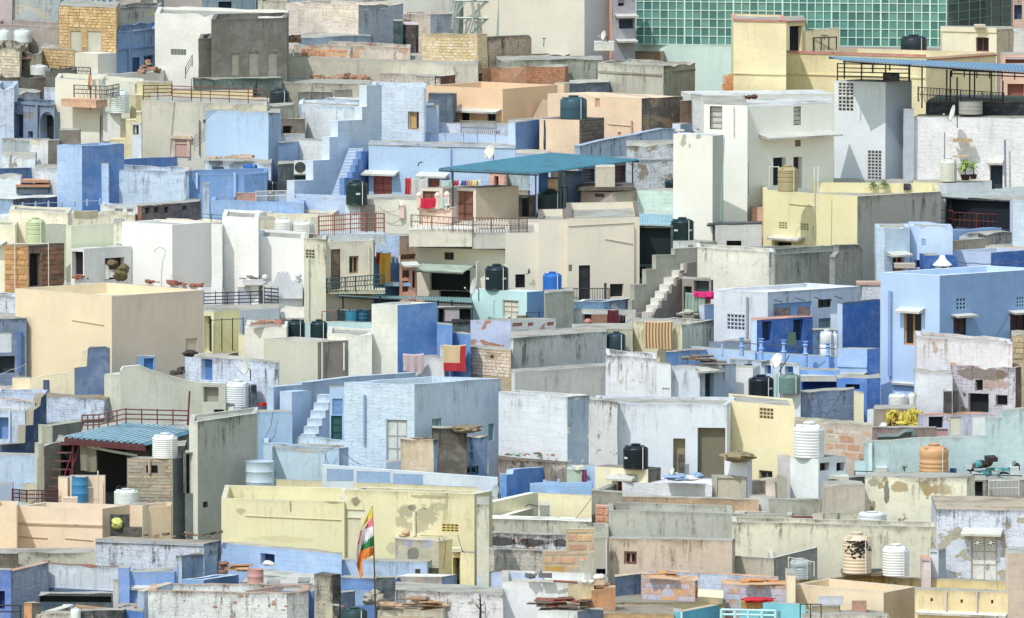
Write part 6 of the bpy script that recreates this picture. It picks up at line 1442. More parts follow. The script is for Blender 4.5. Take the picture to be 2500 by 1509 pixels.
h = H('big smooth blue corner house with an orange framed window',[(1235,580),(1740,608),(2640,570)],1500,(178,202,242),col2=(122,154,206),stain=.03,patch=0,mas=.02,par=.25,th=.2,d=None,rough=0,var=.04,capcol=(226,232,240),roofcol=(220,226,236),  # right wall's deeper blue has shade painted in
      ops=[('win',1432,915,1582,1208,(206,140,60)),('ledge',1400,880,1615,915,.5),('pipe',1306,740,1334,1470,(140,165,215)),('jali',1882,802,1965,900,(140,175,215)),('door',1858,950,1968,1120,(62,48,60)),('ledge',1835,935,2010,952,.5),('door',2345,925,2480,1150,(50,30,42)),('ledge',2330,905,2480,925,.5),('jali',2400,790,2464,880,(140,175,215)),('blk',1345,1540,1535,1620,(165,190,232)),('ledge',1335,1520,1540,1538,.15)])
H('lilac masonry sliver with rubble top left of the blue corner house',[(1068,690),(1232,690)],810,(206,206,222),mas=.7,stain=.3,patch=.2,d=1.5,par=0,rough=.06)
boxthing('pinkish stone slab on the lilac masonry sliver',1025,668,1230,692,812,(206,168,150),'stone_slab','slab',1.0)
# light grey-blue house with door grille
h = H('pale blue-grey house with flat white roof and open windows',[(-200,725),(262,752),(1055,712)],1180,(210,214,232),col2=(168,182,206),stain=.12,stain2=.35,patch=0,mas=.02,par=.15,d=None,rough=.01,roofcol=(232,232,230),capcol=(236,236,236),bw=1,bh=.5,
      ops=[('jali',-90,940,65,1075,(190,200,220)),('pipe',82,790,100,1180,(165,165,175)),('blk',312,840,640,1000,(120,160,215)),('win',695,812,812,885,(50,52,60)),('hole',700,975,812,1070,(150,160,170)),('ledge',-70,1185,60,1200,.3)])
boxthing('shuttered dark window niche left, in the blue-grey house',318,885,460,980,1192,(70,66,78),'shutter','shutter',.12)
boxthing('barred shutter right, in the blue-grey house',515,875,625,975,1192,(92,82,88),'shutter','shutter',.12)
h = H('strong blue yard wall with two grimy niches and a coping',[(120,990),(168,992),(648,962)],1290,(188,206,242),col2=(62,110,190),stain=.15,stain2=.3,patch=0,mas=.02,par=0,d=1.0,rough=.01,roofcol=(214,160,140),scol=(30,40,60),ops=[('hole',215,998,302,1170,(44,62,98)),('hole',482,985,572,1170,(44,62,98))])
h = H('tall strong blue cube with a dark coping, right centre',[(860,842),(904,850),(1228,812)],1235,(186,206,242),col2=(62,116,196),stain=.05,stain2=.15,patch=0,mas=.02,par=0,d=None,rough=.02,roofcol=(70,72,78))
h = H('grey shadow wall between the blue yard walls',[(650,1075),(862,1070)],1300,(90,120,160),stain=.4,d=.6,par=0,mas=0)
H('small pale lilac wall step left of the blue cube',[(800,935),(860,935)],1090,(206,216,236),d=1,par=0,stain=.1,mas=0)
tank('left white tank in the blue yard',768,1300,120,225,foot=1310,col=(226,228,230),style='smooth')
tank('right white tank in the blue yard',838,1302,60,210,foot=1306,col=(226,228,230),style='smooth')
# green chair
def chair():
    Y = Yrow(NY(1292)); k = px_m(Y); p = atY(NX(470),NY(1285),Y); r = thing('plastic_chair','green plastic chair in the blue yard','chair',p); mt = plain((92,118,100),.5,0,.1,6)
    for dx,dy in ((-.2,0),(.2,0),(-.18,.38),(.18,.38)):
        m = MB(); m.tube([p + Vector((dx,dy,0)),p + Vector((dx * .9,dy,.42))],.02,5); m.build('leg',mt,r)
    m = MB(); m.box(p + Vector((0,.2,.42)),.42,.42,.03); m.build('seat',mt,r)
    m = MB(); q = p + Vector((0,.02,.44)); m.hexa([q + Vector((-.2,0,0)),q + Vector((.2,0,0)),q + Vector((.2,.03,0)),q + Vector((-.2,.03,0))],[q + Vector((-.15,-.1,.52)),q + Vector((.15,-.1,.52)),q + Vector((.15,-.07,.52)),q + Vector((-.15,-.07,.52))]); m.build('backrest',mt,r)
chair()
h = H('light blue balustrade wall with round emblems, right centre',[(-420,1165),(-30,1215),(862,1300)][0:0] or [(-405,1170),(160,1270),(862,1308)][1:],1418,(150,186,240),mas=.02,stain=.05,patch=0,d=.5,par=0,rough=0,base=None,ops=[('band',160,1398,862,1415,(190,160,160))])
for i,(x,y0,y1) in enumerate(((38,1140,1300),(205,1148,1330),(398,1160,1370),(585,1172,1398),(778,1188,1400))):
    p = atY(NX(x),NY(y1),Yrow(NY(1424))); k = px_m(p.y); hh = (y1 - y0) * k
    r_ = thing('balustrade_pillar','small blue pillar with a cup top on the light blue balustrade, ' + ['first','second','third','fourth','fifth'][i] + ' from the left','pillar',p,'pillars of the blue balustrade')
    m = MB(); m.lathe(p,[(.0,0),(.1,0),(.1,hh * .5),(.14,hh * .52),(.08,hh * .56),(.07,hh * .8),(.13,hh * .86),(.06,hh * .9),(.14,hh),(0,hh)],12); m.build('shaft',plaster((140,176,234),.05,0,0),r_,smooth=True)
pole_thing('thin iron handrail along the blue balustrade',[(45,1188),(400,1215),(860,1240)],1420,.02,(90,80,90),'handrail','handrail')
h = H('light blue parapet running left from the balustrade',[(-405,1172),(150,1262)],1330,(184,206,244),mas=.02,stain=.06,patch=0,d=.4,par=0,rough=0,ops=[('band',-130,1195,-122,1290,None),('band',150,1250,158,1300,None)])
H('grey inner face behind the light blue parapet',[(-240,1172),(165,1160)],1215,(150,162,186),d=.5,par=0,stain=.2,mas=0)
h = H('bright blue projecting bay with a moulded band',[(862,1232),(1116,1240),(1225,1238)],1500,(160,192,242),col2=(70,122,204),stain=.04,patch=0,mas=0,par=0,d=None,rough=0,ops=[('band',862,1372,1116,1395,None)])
sheet_roof('pale stone awning sheet under the blue bay',[(780,1474),(1025,1490),(1115,1440),(880,1440)],[Yrow(NY(1500)) - 1.2] * 2 + [Yrow(NY(1500))] * 2,(205,202,186),nrib=4,amp=.002,name='stone_awning',cat='awning')
# ================================================================== lower middle (readings from y = 820)
tile(1800,820)
h = H('blue underside wall below the balustrade with a long awning',[(-60,205),(540,285),(880,300)][1:],480,(110,156,226),mas=.02,stain=.05,patch=0,d=1,par=0,ops=[('hole',545,388,862,478,(30,56,120))])
boxthing('long pale stone awning shelf below the blue balustrade',545,345,862,392,486,(206,204,190),'awning_shelf','awning',.7)
h = H('deep blue lower wall under the projecting bay',[(862,360),(1115,365),(1230,362)],625,(90,135,215),col2=(64,116,200),stain=.05,patch=0,mas=0,d=1.5,par=0,ops=[('hole',930,415,1052,460,(30,40,60))])
H('pale yellow shutter wall below the deep blue wall',[(1005,472),(1090,475)],745,(226,222,178),d=.5,par=0,stain=.1,mas=0)
h = H('long rain-streaked whitewashed wall below the corner house',[(1545,2),(2365,68)],640,(222,220,226),mas=.25,stain=.4,patch=.15,pcol=(190,178,150),scol=(150,125,105),d=2.5,par=.1,rough=.04)
h = H('rubble stone pier at the far right edge',[(2362,-25),(2560,-20)],330,(190,172,138),mas=.8,stain=.3,patch=.2,d=1.5,par=0,rough=.1,bw=.5,bh=.3,stones=dict(seg=0,x0=2366,y0=20,x1=2464,y1=200,w=.4,h=.22,cols=((206,186,148),(190,168,130)),n_max=30))
h = H('ruined lilac stone house with black square openings, right',[(1845,258),(2392,278),(2440,250)],668,(206,200,212),col2=(110,96,84),mas=.7,bw=.34,bh=.16,stain=.4,patch=.45,pcol=(160,140,118),d=2,par=.25,rough=.08,capcol=(196,150,120),
      ops=[('hole',2045,378,2110,472),('hole',1985,495,2160,660),('hole',2220,510,2322,598),('hole',1942,495,1962,522)])
spots(h,0,[(2100,330,320,90,(120,104,90),2.4,.9),(2200,420,240,70,(178,140,118),3.0,.6)])
h = H('dark stone stub beside the black openings',[(1775,475),(1898,465)],702,(92,88,88),mas=.6,stain=.7,d=1,par=0,rough=.08)
h = H('pale lilac worn wall left of the ruined stone house',[(1530,300),(1850,330)],690,(212,212,226),mas=.2,stain=.2,patch=.2,pcol=(196,180,158),d=1.5,par=0)
h = H('brown low block behind the yellow sacks',[(1172,630),(1535,632)],775,(160,146,128),stain=.3,d=2,par=0,mas=0)
h = H('pale lilac pier behind the yellow sacks',[(1120,628),(1172,632)],760,(214,218,232),d=.6,par=0,stain=.1,mas=0)
tank('broad white tank beside the blue pipe, right',1382,620,168,130,foot=628,col=(230,230,228),style='ribbed')
tank('second white tank partly behind, right',1500,618,70,130,foot=624,col=(230,230,228),style='ribbed')
bag_pile('heap of bright yellow sacks on the lower roof, right',[(1340,655,62,40),(1300,705,40,110),(1335,715,36,120),(1372,700,40,110),(1405,715,38,120),(1440,705,44,125),(1475,700,40,140),(1508,690,44,150),(1540,700,40,130),(1572,712,40,110),(1490,648,70,36),(1560,660,60,40),(1420,752,150,44),(1520,758,120,40)],782,(212,194,74))
bag_pile('brown slumped sack leaning on the yellow heap',[(1345,730,85,120),(1310,680,50,50)],776,(128,84,60))
bag_pile('white balled cloth at the foot of the yellow sacks',[(1260,770,70,50)],776,(226,224,222),'cloth_bundle','bundle','bundle')
h = H('weathered sill wall with pipes and rags, right',[(1150,790),(1715,790)],905,(150,130,122),stain=.5,patch=.3,d=.6,par=0,mas=0)
pole_thing('thick grey bent pipe on the turquoise wall top',[(1205,868),(1380,862),(1440,825),(1505,820),(1520,862)],908,.14,(110,120,122))
h = H('row of low lilac niches under the ruined house',[(1590,680),(2150,672)],860,(200,198,222),stain=.3,patch=.25,pcol=(190,160,150),d=1,par=0,mas=.1,roofcol=(196,150,128),ops=[('hole',1645,690,1770,795,(28,32,38)),('blk',1825,695,1920,850,(224,220,196)),('blk',1690,800,1812,860,(205,150,150))])
h = H('rounded white headstone-like niche on the turquoise wall',[(2025,700),(2145,700)],862,(226,230,238),d=.5,par=0,stain=.1,mas=0,rough=0)
# turquoise long wall
Wl('long turquoise wall climbing in steps to the right',[(1100,925),(1130,905),(1340,900),(1530,880),(2145,862),(2145,705),(2275,700),(2275,640),(2420,625),(2520,620)],1190,(192,213,224),footR=1150,t=.4,stain=.2,patch=.06,mas=.12,bw=3,bh=.3,capcol=(176,174,155),pcol=(150,190,205))
h = H('sunlit turquoise end pier of the long turquoise wall',[(1098,920),(1160,925)],1195,(208,232,240),d=.4,par=0,stain=.1,mas=0)
H('turquoise low ledge left of the sunlit pier',[(1010,1078),(1170,1082)],1192,(196,222,236),d=.6,par=0,stain=.1,mas=0)
# ochre stone wall and white tank
h = H('big-block sandstone wall behind the white ribbed tank',[(330,712),(495,735),(1155,765)],1060,(206,194,172),mas=.1,stain=.25,patch=.0,d=1.5,par=0,rough=.06,bw=.8,bh=.4,roofcol=(186,182,160),
      stones=dict(seg=0,x0=760,y0=810,x1=1150,y1=1060,w=.75,h=.34,cols=((216,176,150),(214,196,165),(205,160,135),(220,208,184)),n_max=60,out=.015,rnd=.2,gap=.05))
lay_stones(h,seg=0,x0=332,y0=800,x1=492,y1=1035,w=.6,h=.32,cols=((206,160,130),(214,196,165)),n_max=30,out=.015,rnd=.2,gap=.05)
h = H('yellow house with a square grille and a low side window',[(-510,560),(490,605)],1240,(236,226,172),stain=.05,patch=0,mas=.02,d=3.5,par=.05,rough=0,var=.05,
      ops=[('jali',188,620,310,715,(206,190,140)),('win',185,1158,302,1235,(110,105,80))]) if False else H('yellow house with a square grille and a low side window',[(10 - 70,562),(330,590),(492,610)],1240,(236,226,172),stain=.05,patch=0,mas=.02,d=3.5,par=.05,rough=0,var=.05,ops=[('jali',188,620,310,715,(206,190,140)),('win',185,1158,302,1235,(110,105,80))])
h = H('blue-grey mossy stone panel wall above the yellow house',[(498,500),(555,488),(1005,470)],760,(130,148,184),mas=.5,bw=.5,bh=.3,stain=.4,patch=.25,pcol=(160,150,165),d=1,par=0,rough=.04,ang=35)
H('small white block beside the mossy stone panel',[(382,488),(545,492)],776,(230,230,230),d=1,par=0,stain=.15,mas=0)
tank('black ribbed tank on the yellow house',205,540,222,208,foot=560,col=(24,34,44),style='ribbed',mark=(.8,))
tank('grey-green ribbed tank behind the dish mast',450,492,190,175,foot=772,col=(112,138,140),style='ribbed')
dish('white dish on a mast above the yellow house',342,212,135,145,610,(-.75,-.55,.4),(232,232,228),pole=5.2)
pole_thing('mint green ladder mast below the white dish',[(330,560),(335,330)],606,.06,(170,205,190),'mast','mast')
h = H('blue openwork low wall behind the black tank, peeling',[(-60,205),(535,240)],335,(196,206,224),stain=.35,patch=.2,d=.6,par=0,mas=.1,pcol=(214,196,185),ops=[('hole',60,240,130,290,(70,110,175)),('hole',235,250,290,330,(60,105,175)),('hole',410,262,480,325,(70,115,180))])
H('white corner block left of the black tank',[(-300,278),(135,285)],560,(230,230,230),stain=.1,patch=0,mas=0,d=2,par=0)
# white cistern with big white tank
h = H('pale blue-white cistern room with two dark windows',[(455,1040),(698,1060),(935,1035),(1005,1070)][:3],1405,(226,230,240),col2=(206,214,228),stain=.06,patch=0,mas=0,par=0,d=None,rough=0,ops=[('hole',710,1090,795,1160,(50,30,36)),('hole',852,1088,928,1162,(28,30,48))])
H('pinkish pale wall left of the cistern room',[(352,1045),(458,1045)],1300,(226,216,216),d=1,par=0,stain=.1,mas=0)
tank('tall white ribbed tank before the sandstone wall',617,1042,265,305,hs=h,col=(232,234,236),style='ribbed')
h = H('small concrete porch with a maroon door',[(612,1195),(648,1205),(1015,1172)][:1] + [(960,1215)],1408,(206,202,188),stain=.2,patch=0,mas=0,par=0,d=2,rough=0,roofcol=(214,212,200),ops=[('door',640,1268,760,1402,(130,50,66)),('hole',640,1228,866,1268,(36,24,40))])
H('plain tan-grey rendered wall before the maroon door',[(755,1278),(1098,1275)],1620,(190,182,158),stain=.12,patch=0,mas=0,d=1.5,par=0,rough=.05)
H('dark brush heap wall right of the concrete porch',[(945,1215),(1015,1165),(1110,1180)][:1] + [(1110,1200)],1285,(90,92,96),d=1.0,par=0,stain=.9,rough=.15,mas=.3)
boxthing('white bin on the turquoise roof',1195,1132,1290,1195,1205,(228,228,226),'bin','bin',.5)
plant('small dark spiky weed on the turquoise roof',1435,1165,90,80,1200,(80,95,60),n=40,pot=False,name='weed')
boxthing('blue bucket beside the orange tank',1828,1145,1885,1198,1210,(40,100,165),'bucket','bucket',.4)
hf = H('flaking cream wall house under the orange tank',[(1098,1210),(1972,1228)],1600,(232,228,204),stain=.35,patch=.32,pcol=(170,145,95),scol=(95,92,78),mas=0,d=2.2,par=.0,rough=.05,bw=1,bh=1)
tank('big orange clay-coloured tank with rounded ribs',1690,1222,255,300,foot=1226,col=(216,166,118),style='fat')
spots(hf,0,[(1400,1300,110,75,(168,142,92),2.4,.9),(1780,1320,130,70,(180,164,124),3.2,.8),(1285,1340,36,150,(92,92,82),3.0,.9),(1180,1260,90,50,(130,128,112),3.0,.7),(1230,1285,40,40,(160,134,84),3,.9)])
h = H('dark doorway bay at the right of the flaking wall',[(1970,1235),(2150,1235)],1425,(176,170,152),d=2,par=0,stain=.3,mas=0,ops=[('hole',1998,1250,2110,1415,(26,34,38))])
railing('white barred railing right of the dark doorway',[(2160,1375),(2420,1370)],1430,130,(214,214,210),rails=2,posts=1,bars=22,r=.014)
H('grey low wall behind the barred railing, right edge',[(2150,1238),(2560,1240)],1390,(150,148,142),d=1,par=0,stain=.5,mas=0)
rubble('clutter of buckets and junk on the turquoise roof, right',(1980,2380),1215,1232,26,.28,((60,52,54),(196,206,214),(110,90,84),(70,160,170),(150,70,50)),dep=.8,hgt=.7,name='junk_pile',cat='junk')
boxthing('white tub at the right end of the junk',2345,1130,2420,1215,1234,(214,218,224),'tub','tub',.4)
railing('low black pipe rail along the turquoise roof',[(1010,1200),(2440,1240)],1240,38,(40,40,46),rails=1,posts=4,r=.02)
H('tan sloping slab wall and pier left of the cistern',[(110,1260),(340,1235)],1330,(186,170,142),stain=.3,d=1,par=0,mas=0)
H('pale pier stub with a black lamp left of the cistern',[(245,1258),(325,1258)],1395,(214,200,178),d=.8,par=0,stain=.2,mas=0)
h = H('grey concrete post stepped left of the cistern',[(345,1212),(432,1212)],1395,(176,176,160),d=.8,par=0,stain=.2,mas=0)
H('white low roof slab left of the cistern',[(120,1385),(320,1382)],1420,(222,222,218),d=2,par=0,stain=.1,mas=0)

tile(1200,820)
h = H('whitewashed dripping wall behind the slab-roofed shed',[(985,148),(1240,160),(1500,128),(1845,130)][:1] + [(1420,200)],560,(222,222,224),stain=.55,patch=.2,pcol=(196,192,178),mas=.1,d=3,par=.2,scol=(72,72,70),rough=.06)
H('blue-shaded parapet with a tan coping above the slab shed',[(1500,140),(1845,128)],222,(112,150,206),stain=.35,d=1,par=.1,mas=0,ang=35,capcol=(206,172,150))
h = H('white room roofed with broken sandstone slabs',[(1540,255),(1790,262),(2100,238)],640,(216,220,236),col2=(168,180,202),stain=.25,stain2=.5,patch=.05,mas=.1,par=0,d=None,rough=.03,ops=[('hole',1835,300,1912,582,(40,58,64)),('blk',1468,448,1538,565,(232,232,232)),('ledge',1755,262,1960,300,.4)])
h = H('white wall strip left of the slab-roofed room',[(1415,228),(1542,245)],650,(228,230,236),stain=.08,patch=0,mas=0,d=1,par=0,ops=[('blk',1468,448,1536,565,(232,232,232))])
rubble('broken sandstone slabs roofing the white room',(1640,1960),236,640,12,.32,((196,176,140),(170,150,120),(120,105,95)),dep=1.2,kind='slab',hgt=.3)
h = H('white low wall strip right of the slab-roofed room',[(2095,275),(2245,280)],560,(232,232,230),d=1,par=0,stain=.08,mas=0)
h = H('long washed lilac-white house with an open cream veranda',[(60,480),(652,522),(842,515)],1195,(218,222,236),col2=(150,166,190),mas=.3,mas2=.05,bw=1.2,bh=.3,stain=.3,stain2=.7,patch=.12,patch2=.4,pcol=(226,222,206),d=None,par=.1,rough=.03,scol=(90,100,110),capcol=(214,208,190))
h = H('smoke-stained parapet band of the lilac-white house',[(838,540),(1082,565)],1212,(206,206,206),stain=1.0,patch=.3,d=.8,par=0,mas=0,scol=(70,66,62),rough=.05)
h = H('broad lilac-white wall with two tall veranda openings',[(820,560),(2022,592)],1200,(216,220,236),ang=8,mas=.05,stain=.25,patch=.08,pcol=(224,220,206),d=3.2,par=.1,rough=.03,var=.05,ops=[('hole',1560,882,1665,1175,(150,140,105)),('hole',1770,790,2018,1230,(120,115,90))])
boxthing('dark inner door in the left veranda opening',1605,1018,1660,1180,1204,(70,72,66),'inner_door','door',.05)
H('mossy brown flat roof strewn with rubbish, centre',[(55,1060),(265,1085),(652,1045)][:1] + [(650,1085)],1216,(150,140,120),stain=.9,patch=.4,d=1.6,par=0,roofcol=(120,112,92),rough=.06,mas=0,pcol=(200,190,165))
rubble('coloured litter scattered on the mossy flat roof',(120,560),1040,1212,34,.09,((205,200,190),(190,110,80),(60,130,100),(120,115,95)),dep=1.2,hgt=.05,name='litter',cat='litter')
h = H('blue yard parapet with a bright left pier, bottom centre',[(70,1190),(132,1192)],1400,(188,210,244),d=.5,par=0,stain=.05,mas=0)
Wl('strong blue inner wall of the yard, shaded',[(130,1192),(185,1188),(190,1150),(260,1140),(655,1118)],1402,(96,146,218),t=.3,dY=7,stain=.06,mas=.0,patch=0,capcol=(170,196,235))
h = H('light blue sunlit wall behind the mint cupboard',[(650,1108),(890,1118)],1270,(178,202,244),d=.4,par=0,stain=.05,mas=0)
h = boxthing('mint green metal cupboard in the blue yard',648,1145,785,1272,1280,(192,212,190),'cupboard','cupboard',.5)
cloth('folded cream cloth on the mint cupboard',(700,790),1122,1150,1282,(226,220,205),fold=4)
cloth('dark pink and navy cloth hanging beside the cupboard',(778,815),1160,1272,1284,(70,44,80),stripes=((180,60,110),2),fold=4)
Wl('light blue low panelled parapet in front of the cupboard',[(330,1270),(442,1262),(442,1240),(468,1240),(468,1250),(565,1258),(565,1235),(585,1235),(585,1262),(820,1262),(820,1250),(865,1250)],1392,(150,186,236),t=.2,stain=.03,mas=0,patch=0)
H('light blue house body beneath the panelled parapet',[(340,1290),(865,1290)],1400,(150,186,236),d=1,par=0,stain=.04,mas=0)
h = H('pale yellow cistern house with a black tank and brown door',[(890,1122),(1055,1128),(1345,1148),(1455,1110)][:1] + [(1345,1148),(1455,1120)],1350,(236,230,184),col2=(120,116,108),stain=.05,stain2=.4,patch=0,mas=0,par=0,d=None,rough=0,roofcol=(150,140,125),ops=[('door',1086,1238,1180,1350,(176,92,44)),('ledge',1030,1182,1255,1228,.5)])
tank('shiny black ribbed tank on the pale yellow cistern house',1239,1140,220,215,hs=h,col=(20,32,42),style='ribbed',mark=(-.9,))
h = H('white rough low building with rounded top, bottom centre',[(1125,1258),(1300,1245),(1895,1285)][:1] + [(1895,1278)],1392,(224,224,238),mas=.35,stain=.05,patch=0,bw=1.5,bh=.14,d=2,par=0,rough=.06,roofcol=(232,230,232))
bag_pile('blue-white wrapped bedding rolls on the white low building',[(1600,1218,260,50),(1760,1205,130,60)],1398,(150,175,214),'bedding_roll','bedding','roll')
bag_pile('white folded quilts on the white low building',[(1700,1225,190,36),(1700,1208,120,26)],1402,(226,222,222),'quilt','bedding','quilt')
dish('small white dish seen edge-on beside the bedding',1552,1168,55,75,1396,(-.85,-.3,.4),(226,226,220))
h = H('white shrine-like vent tower with a humped earthen cap',[(2005,1060),(2200,1080),(2240,1065)],1392,(226,226,240),col2=(206,206,226),d=1.2,par=0,stain=.05,mas=0,rough=0)
bag_pile('humped brown earthen cap on the white vent tower',[(2118,1040,280,95)],1398,(150,132,98),'earthen_cap','roof cap','cap')
H('grey framed concrete door block beside the vent tower',[(1895,1205),(2190,1212)],1395,(176,174,160),d=.6,par=0,stain=.25,mas=0,ops=[('blk',1940,1225,2140,1385,(196,190,160))])

tile(600,820)
h = H('pale blue yard wall with a stepped coping left of the white stair',[(238,432),(385,428)],690,(182,200,230),mas=.1,stain=.15,d=.5,par=0,ang=30)
Wl('long grey-blue parapet rising to the right above the stair',[(100,655),(240,640),(240,440),(385,425),(485,418),(485,400),(540,398),(680,380),(920,350),(1460,315)],900,(172,192,224),t=.35,dY=9.0,stain=.15,mas=.1,capcol=(196,202,214))
h = H('big light blue centre house with a white panelled door',[(845,402),(1450,420),(2192,368)],1185,(200,216,242),col2=(170,184,208),mas=.5,mas2=.05,bw=.5,bh=.16,stain=.08,stain2=.3,patch=0,par=.35,th=.25,d=None,rough=.03,var=.06,scol=(90,105,130),  # second colour dims the right face as if in shade
      ops=[('door',1208,722,1388,1100,(206,212,212)),('pipe',1015,505,1035,930,(140,165,200)),('win',1600,710,1682,808,(140,180,195)),('glass',1612,722,1668,805,(120,165,160)),('glass',2085,755,2135,900,(110,160,165))])
h = H('blue shaded bay with a dark green shutter under the stair',[(720,445),(845,442)],905,(172,196,232),mas=.05,stain=.05,d=.8,par=0,rough=0,ang=0,ops=[('door',722,685,828,910,(34,92,92)),('blk',745,540,840,680,(100,145,205))])
stairs('white-blue open stair on the centre house',(470,905),(640,500),6,130,915,(206,218,240),dY=2.0)
Wl('thick stepped wall beside the white-blue stair',[(395,482),(540,470),(560,482)],880,(184,202,234),t=.6,dY=1.2,mas=.1,stain=.08,patch=0)
h = H('light blue low block with a chipped rim before the stair',[(150,910),(800,970),(1115,942)],1160,(192,212,236),col2=(160,180,210),stain=.35,patch=.1,pcol=(150,175,205),mas=.03,par=.3,d=3,rough=.05)
h = H('wide dim blue wall left of the stair',[(90,655),(400,640)],940,(160,188,222),mas=.15,stain=.2,d=1,par=0,rough=.02,ang=10)
h = H('tan and blue shed with a mossy black broken roof',[(1328,892),(1612,900),(2080,862)],1262,(206,186,158),col2=(132,156,198),stain=.35,stain2=.6,patch=.5,patch2=.05,pcol=(226,208,178),mas=.15,par=.1,d=None,rough=.08,scol=(40,44,46),ops=[('win',1895,1120,2000,1192,(90,130,150))])
H('blackened upper kerb on the mossy shed',[(1600,812),(1900,812)],1255,(96,92,84),stain=1.0,d=1.5,par=0,rough=.12,scol=(24,30,32),mas=0)
bag_pile('rounded brown rubble lump on the mossy shed',[(1900,800,240,70),(1800,790,80,40)],1258,(140,125,100),'rubble_lump','rubble','lump')
lp = Wl('long lavender parapet with three recessed blue panels',[(660,1108),(1200,1150),(2165,1220)],1300,(216,224,244),t=.3,stain=.06,patch=0,mas=0)
for (x0,y0,x1,y1) in ((696,1140,925,1245),(952,1160,1238,1258),(1265,1182,1522,1275)):
    m = MB(); Yp = Yrow(NY(1300)) - .012; a,b = atY(NX(x0),NY(y1),Yp),atY(NX(x1),NY(y0),Yp); dz = -.22
    m.hexa([a,Vector((b.x,a.y,a.z)),Vector((b.x,a.y + .02,a.z)),Vector((a.x,a.y + .02,a.z))],[Vector((a.x,a.y,b.z)),Vector((b.x,a.y,b.z + dz * .2)),Vector((b.x,a.y + .02,b.z + dz * .2)),Vector((a.x,a.y + .02,b.z))]); m.build('panel',plaster((150,178,224),.1,0,0),lp.root)
H('blue-grey sloped tub on the lavender parapet',[(1205,1085),(1330,1076)],1265,(176,192,220),d=.8,par=0,stain=.1,mas=0)
h = tank('bluish white open cement cylinder tank, centre left',122,1340,244,265,foot=1345,col=(190,206,228),style='drum')
h = H('pale peeling blue wall behind the cement cylinder',[(230,960),(680,1000)],1230,(190,210,232),stain=.3,patch=.2,pcol=(150,180,215),d=1,par=0,mas=0)
dish('grey-white dish with a printed panel, bottom centre',2148,1338,90,125,1420,(-.85,-.45,.25),(176,182,190))
# yellow terrace
tile(0,820)
h = H('dark blue stepped ruin wall in front of the cream cube',[(372,380),(640,370),(945,340)][:1] + [(895,360)],505,(92,110,145),stain=.6,patch=.2,d=.8,par=0,mas=.1,rough=.04,roofcol=(150,145,130))
Wl('stepped blue-grey ruin wall with cream edges',[(640,372),(640,275),(745,262),(755,110),(770,98),(900,92),(942,108)],502,(98,118,156),t=.35,stain=.35,mas=.05,patch=.1,capcol=(170,165,140))
h = Wl('cream rounded stepped edge of the ruin wall',[(255,372),(410,330),(590,312),(640,262),(640,268),(700,240),(705,130),(755,108)],500,(236,224,178),t=.2,stain=.1,mas=0,patch=0)
h = H('peach low wall foot at the left of the cream cube',[(-60,440),(268,470)],520,(238,208,165),stain=.15,patch=.05,d=1.2,par=0,mas=0)
h = H('cream wall foot step beside the peach low wall',[(108,360),(260,365)],500,(236,222,176),d=.6,par=0,stain=.06,mas=0)
h = H('small blue window recess cut into the shaded cream side',[(1180,180),(1332,178)],480,(130,165,215),d=.5,par=0,stain=.1,mas=0,ang=20,ops=[('glass',1238,185,1328,298,(60,105,170))])
h = H('light blue peeling masonry wall with a blue doorway, centre left',[(1590,168),(1650,172),(2392,232)],640,(206,214,238),mas=.6,stain=.4,patch=.1,d=1.5,par=0,rough=.04,roofcol=(196,188,176),ops=[('hole',1728,195,1825,385,(80,120,185))])
bag_pile('black twiggy crow nest on the blue masonry corner',[(1630,150,110,60)],640,(60,56,52),'twig_nest','nest','twigs')
rubble('dark rubble at the foot of the blue masonry corner',(1490,1640),345,420,9,.25,((90,86,84),),dep=.5,hgt=.2)
dish('white dish with dark marks casting a round shadow',2112,268,80,155,655,(-.9,-.4,.15),(214,216,214))
rubble('red cloth and scraps at the foot of the masonry wall',(2262,2320),610,645,4,.22,((220,60,50),(205,150,100)),dep=.2,hgt=.3,name='red_scraps',cat='rags')
h = H('blue wall strip right of the masonry wall',[(2355,430),(2480,428)],660,(150,182,222),d=.5,par=0,stain=.1,mas=0)
h = H('light blue low walls at the far left below the peach foot',[(-60,485),(160,478),(380,490)],640,(190,204,236),stain=.3,patch=.1,d=1.5,par=.1,mas=.1)
h = H('brown coped lilac masonry wall, far left',[(-60,528),(300,572)],930,(200,208,234),mas=.6,stain=.35,patch=.2,pcol=(180,150,145),d=.8,par=.1,capcol=(206,178,150),rough=.04)
h = H('blue window bay with a white pipe at the far left',[(-60,640),(215,645)],925,(196,212,240),mas=.3,stain=.2,d=.8,par=0,ops=[('hole',-20,700,75,890,(110,145,205)),('pipe',78,640,94,905,(210,222,240))])
Wl('dark wet brick stepped wall in shade, far left',[(18,935),(215,920),(220,770),(285,765),(290,640),(345,600),(355,530),(400,490)],1030,(62,88,130),t=.4,dY=2.5,mas=.9,bw=.26,bh=.12,stain=.5,patch=.05,capcol=(150,146,120))
h = H('pale blue-white dry wall with a mossy earthen top',[(362,520),(400,480),(895,500)][:1] + [(895,530)],765,(196,206,232),mas=.8,bw=.28,bh=.12,stain=.45,patch=.15,d=1.2,par=0,roofcol=(150,140,110),rough=.06)
h = H('rough light blue plaster wall at the left edge',[(-60,1022),(330,1030)],1280,(176,196,228),mas=.1,stain=.15,d=1,par=0,rough=.02)
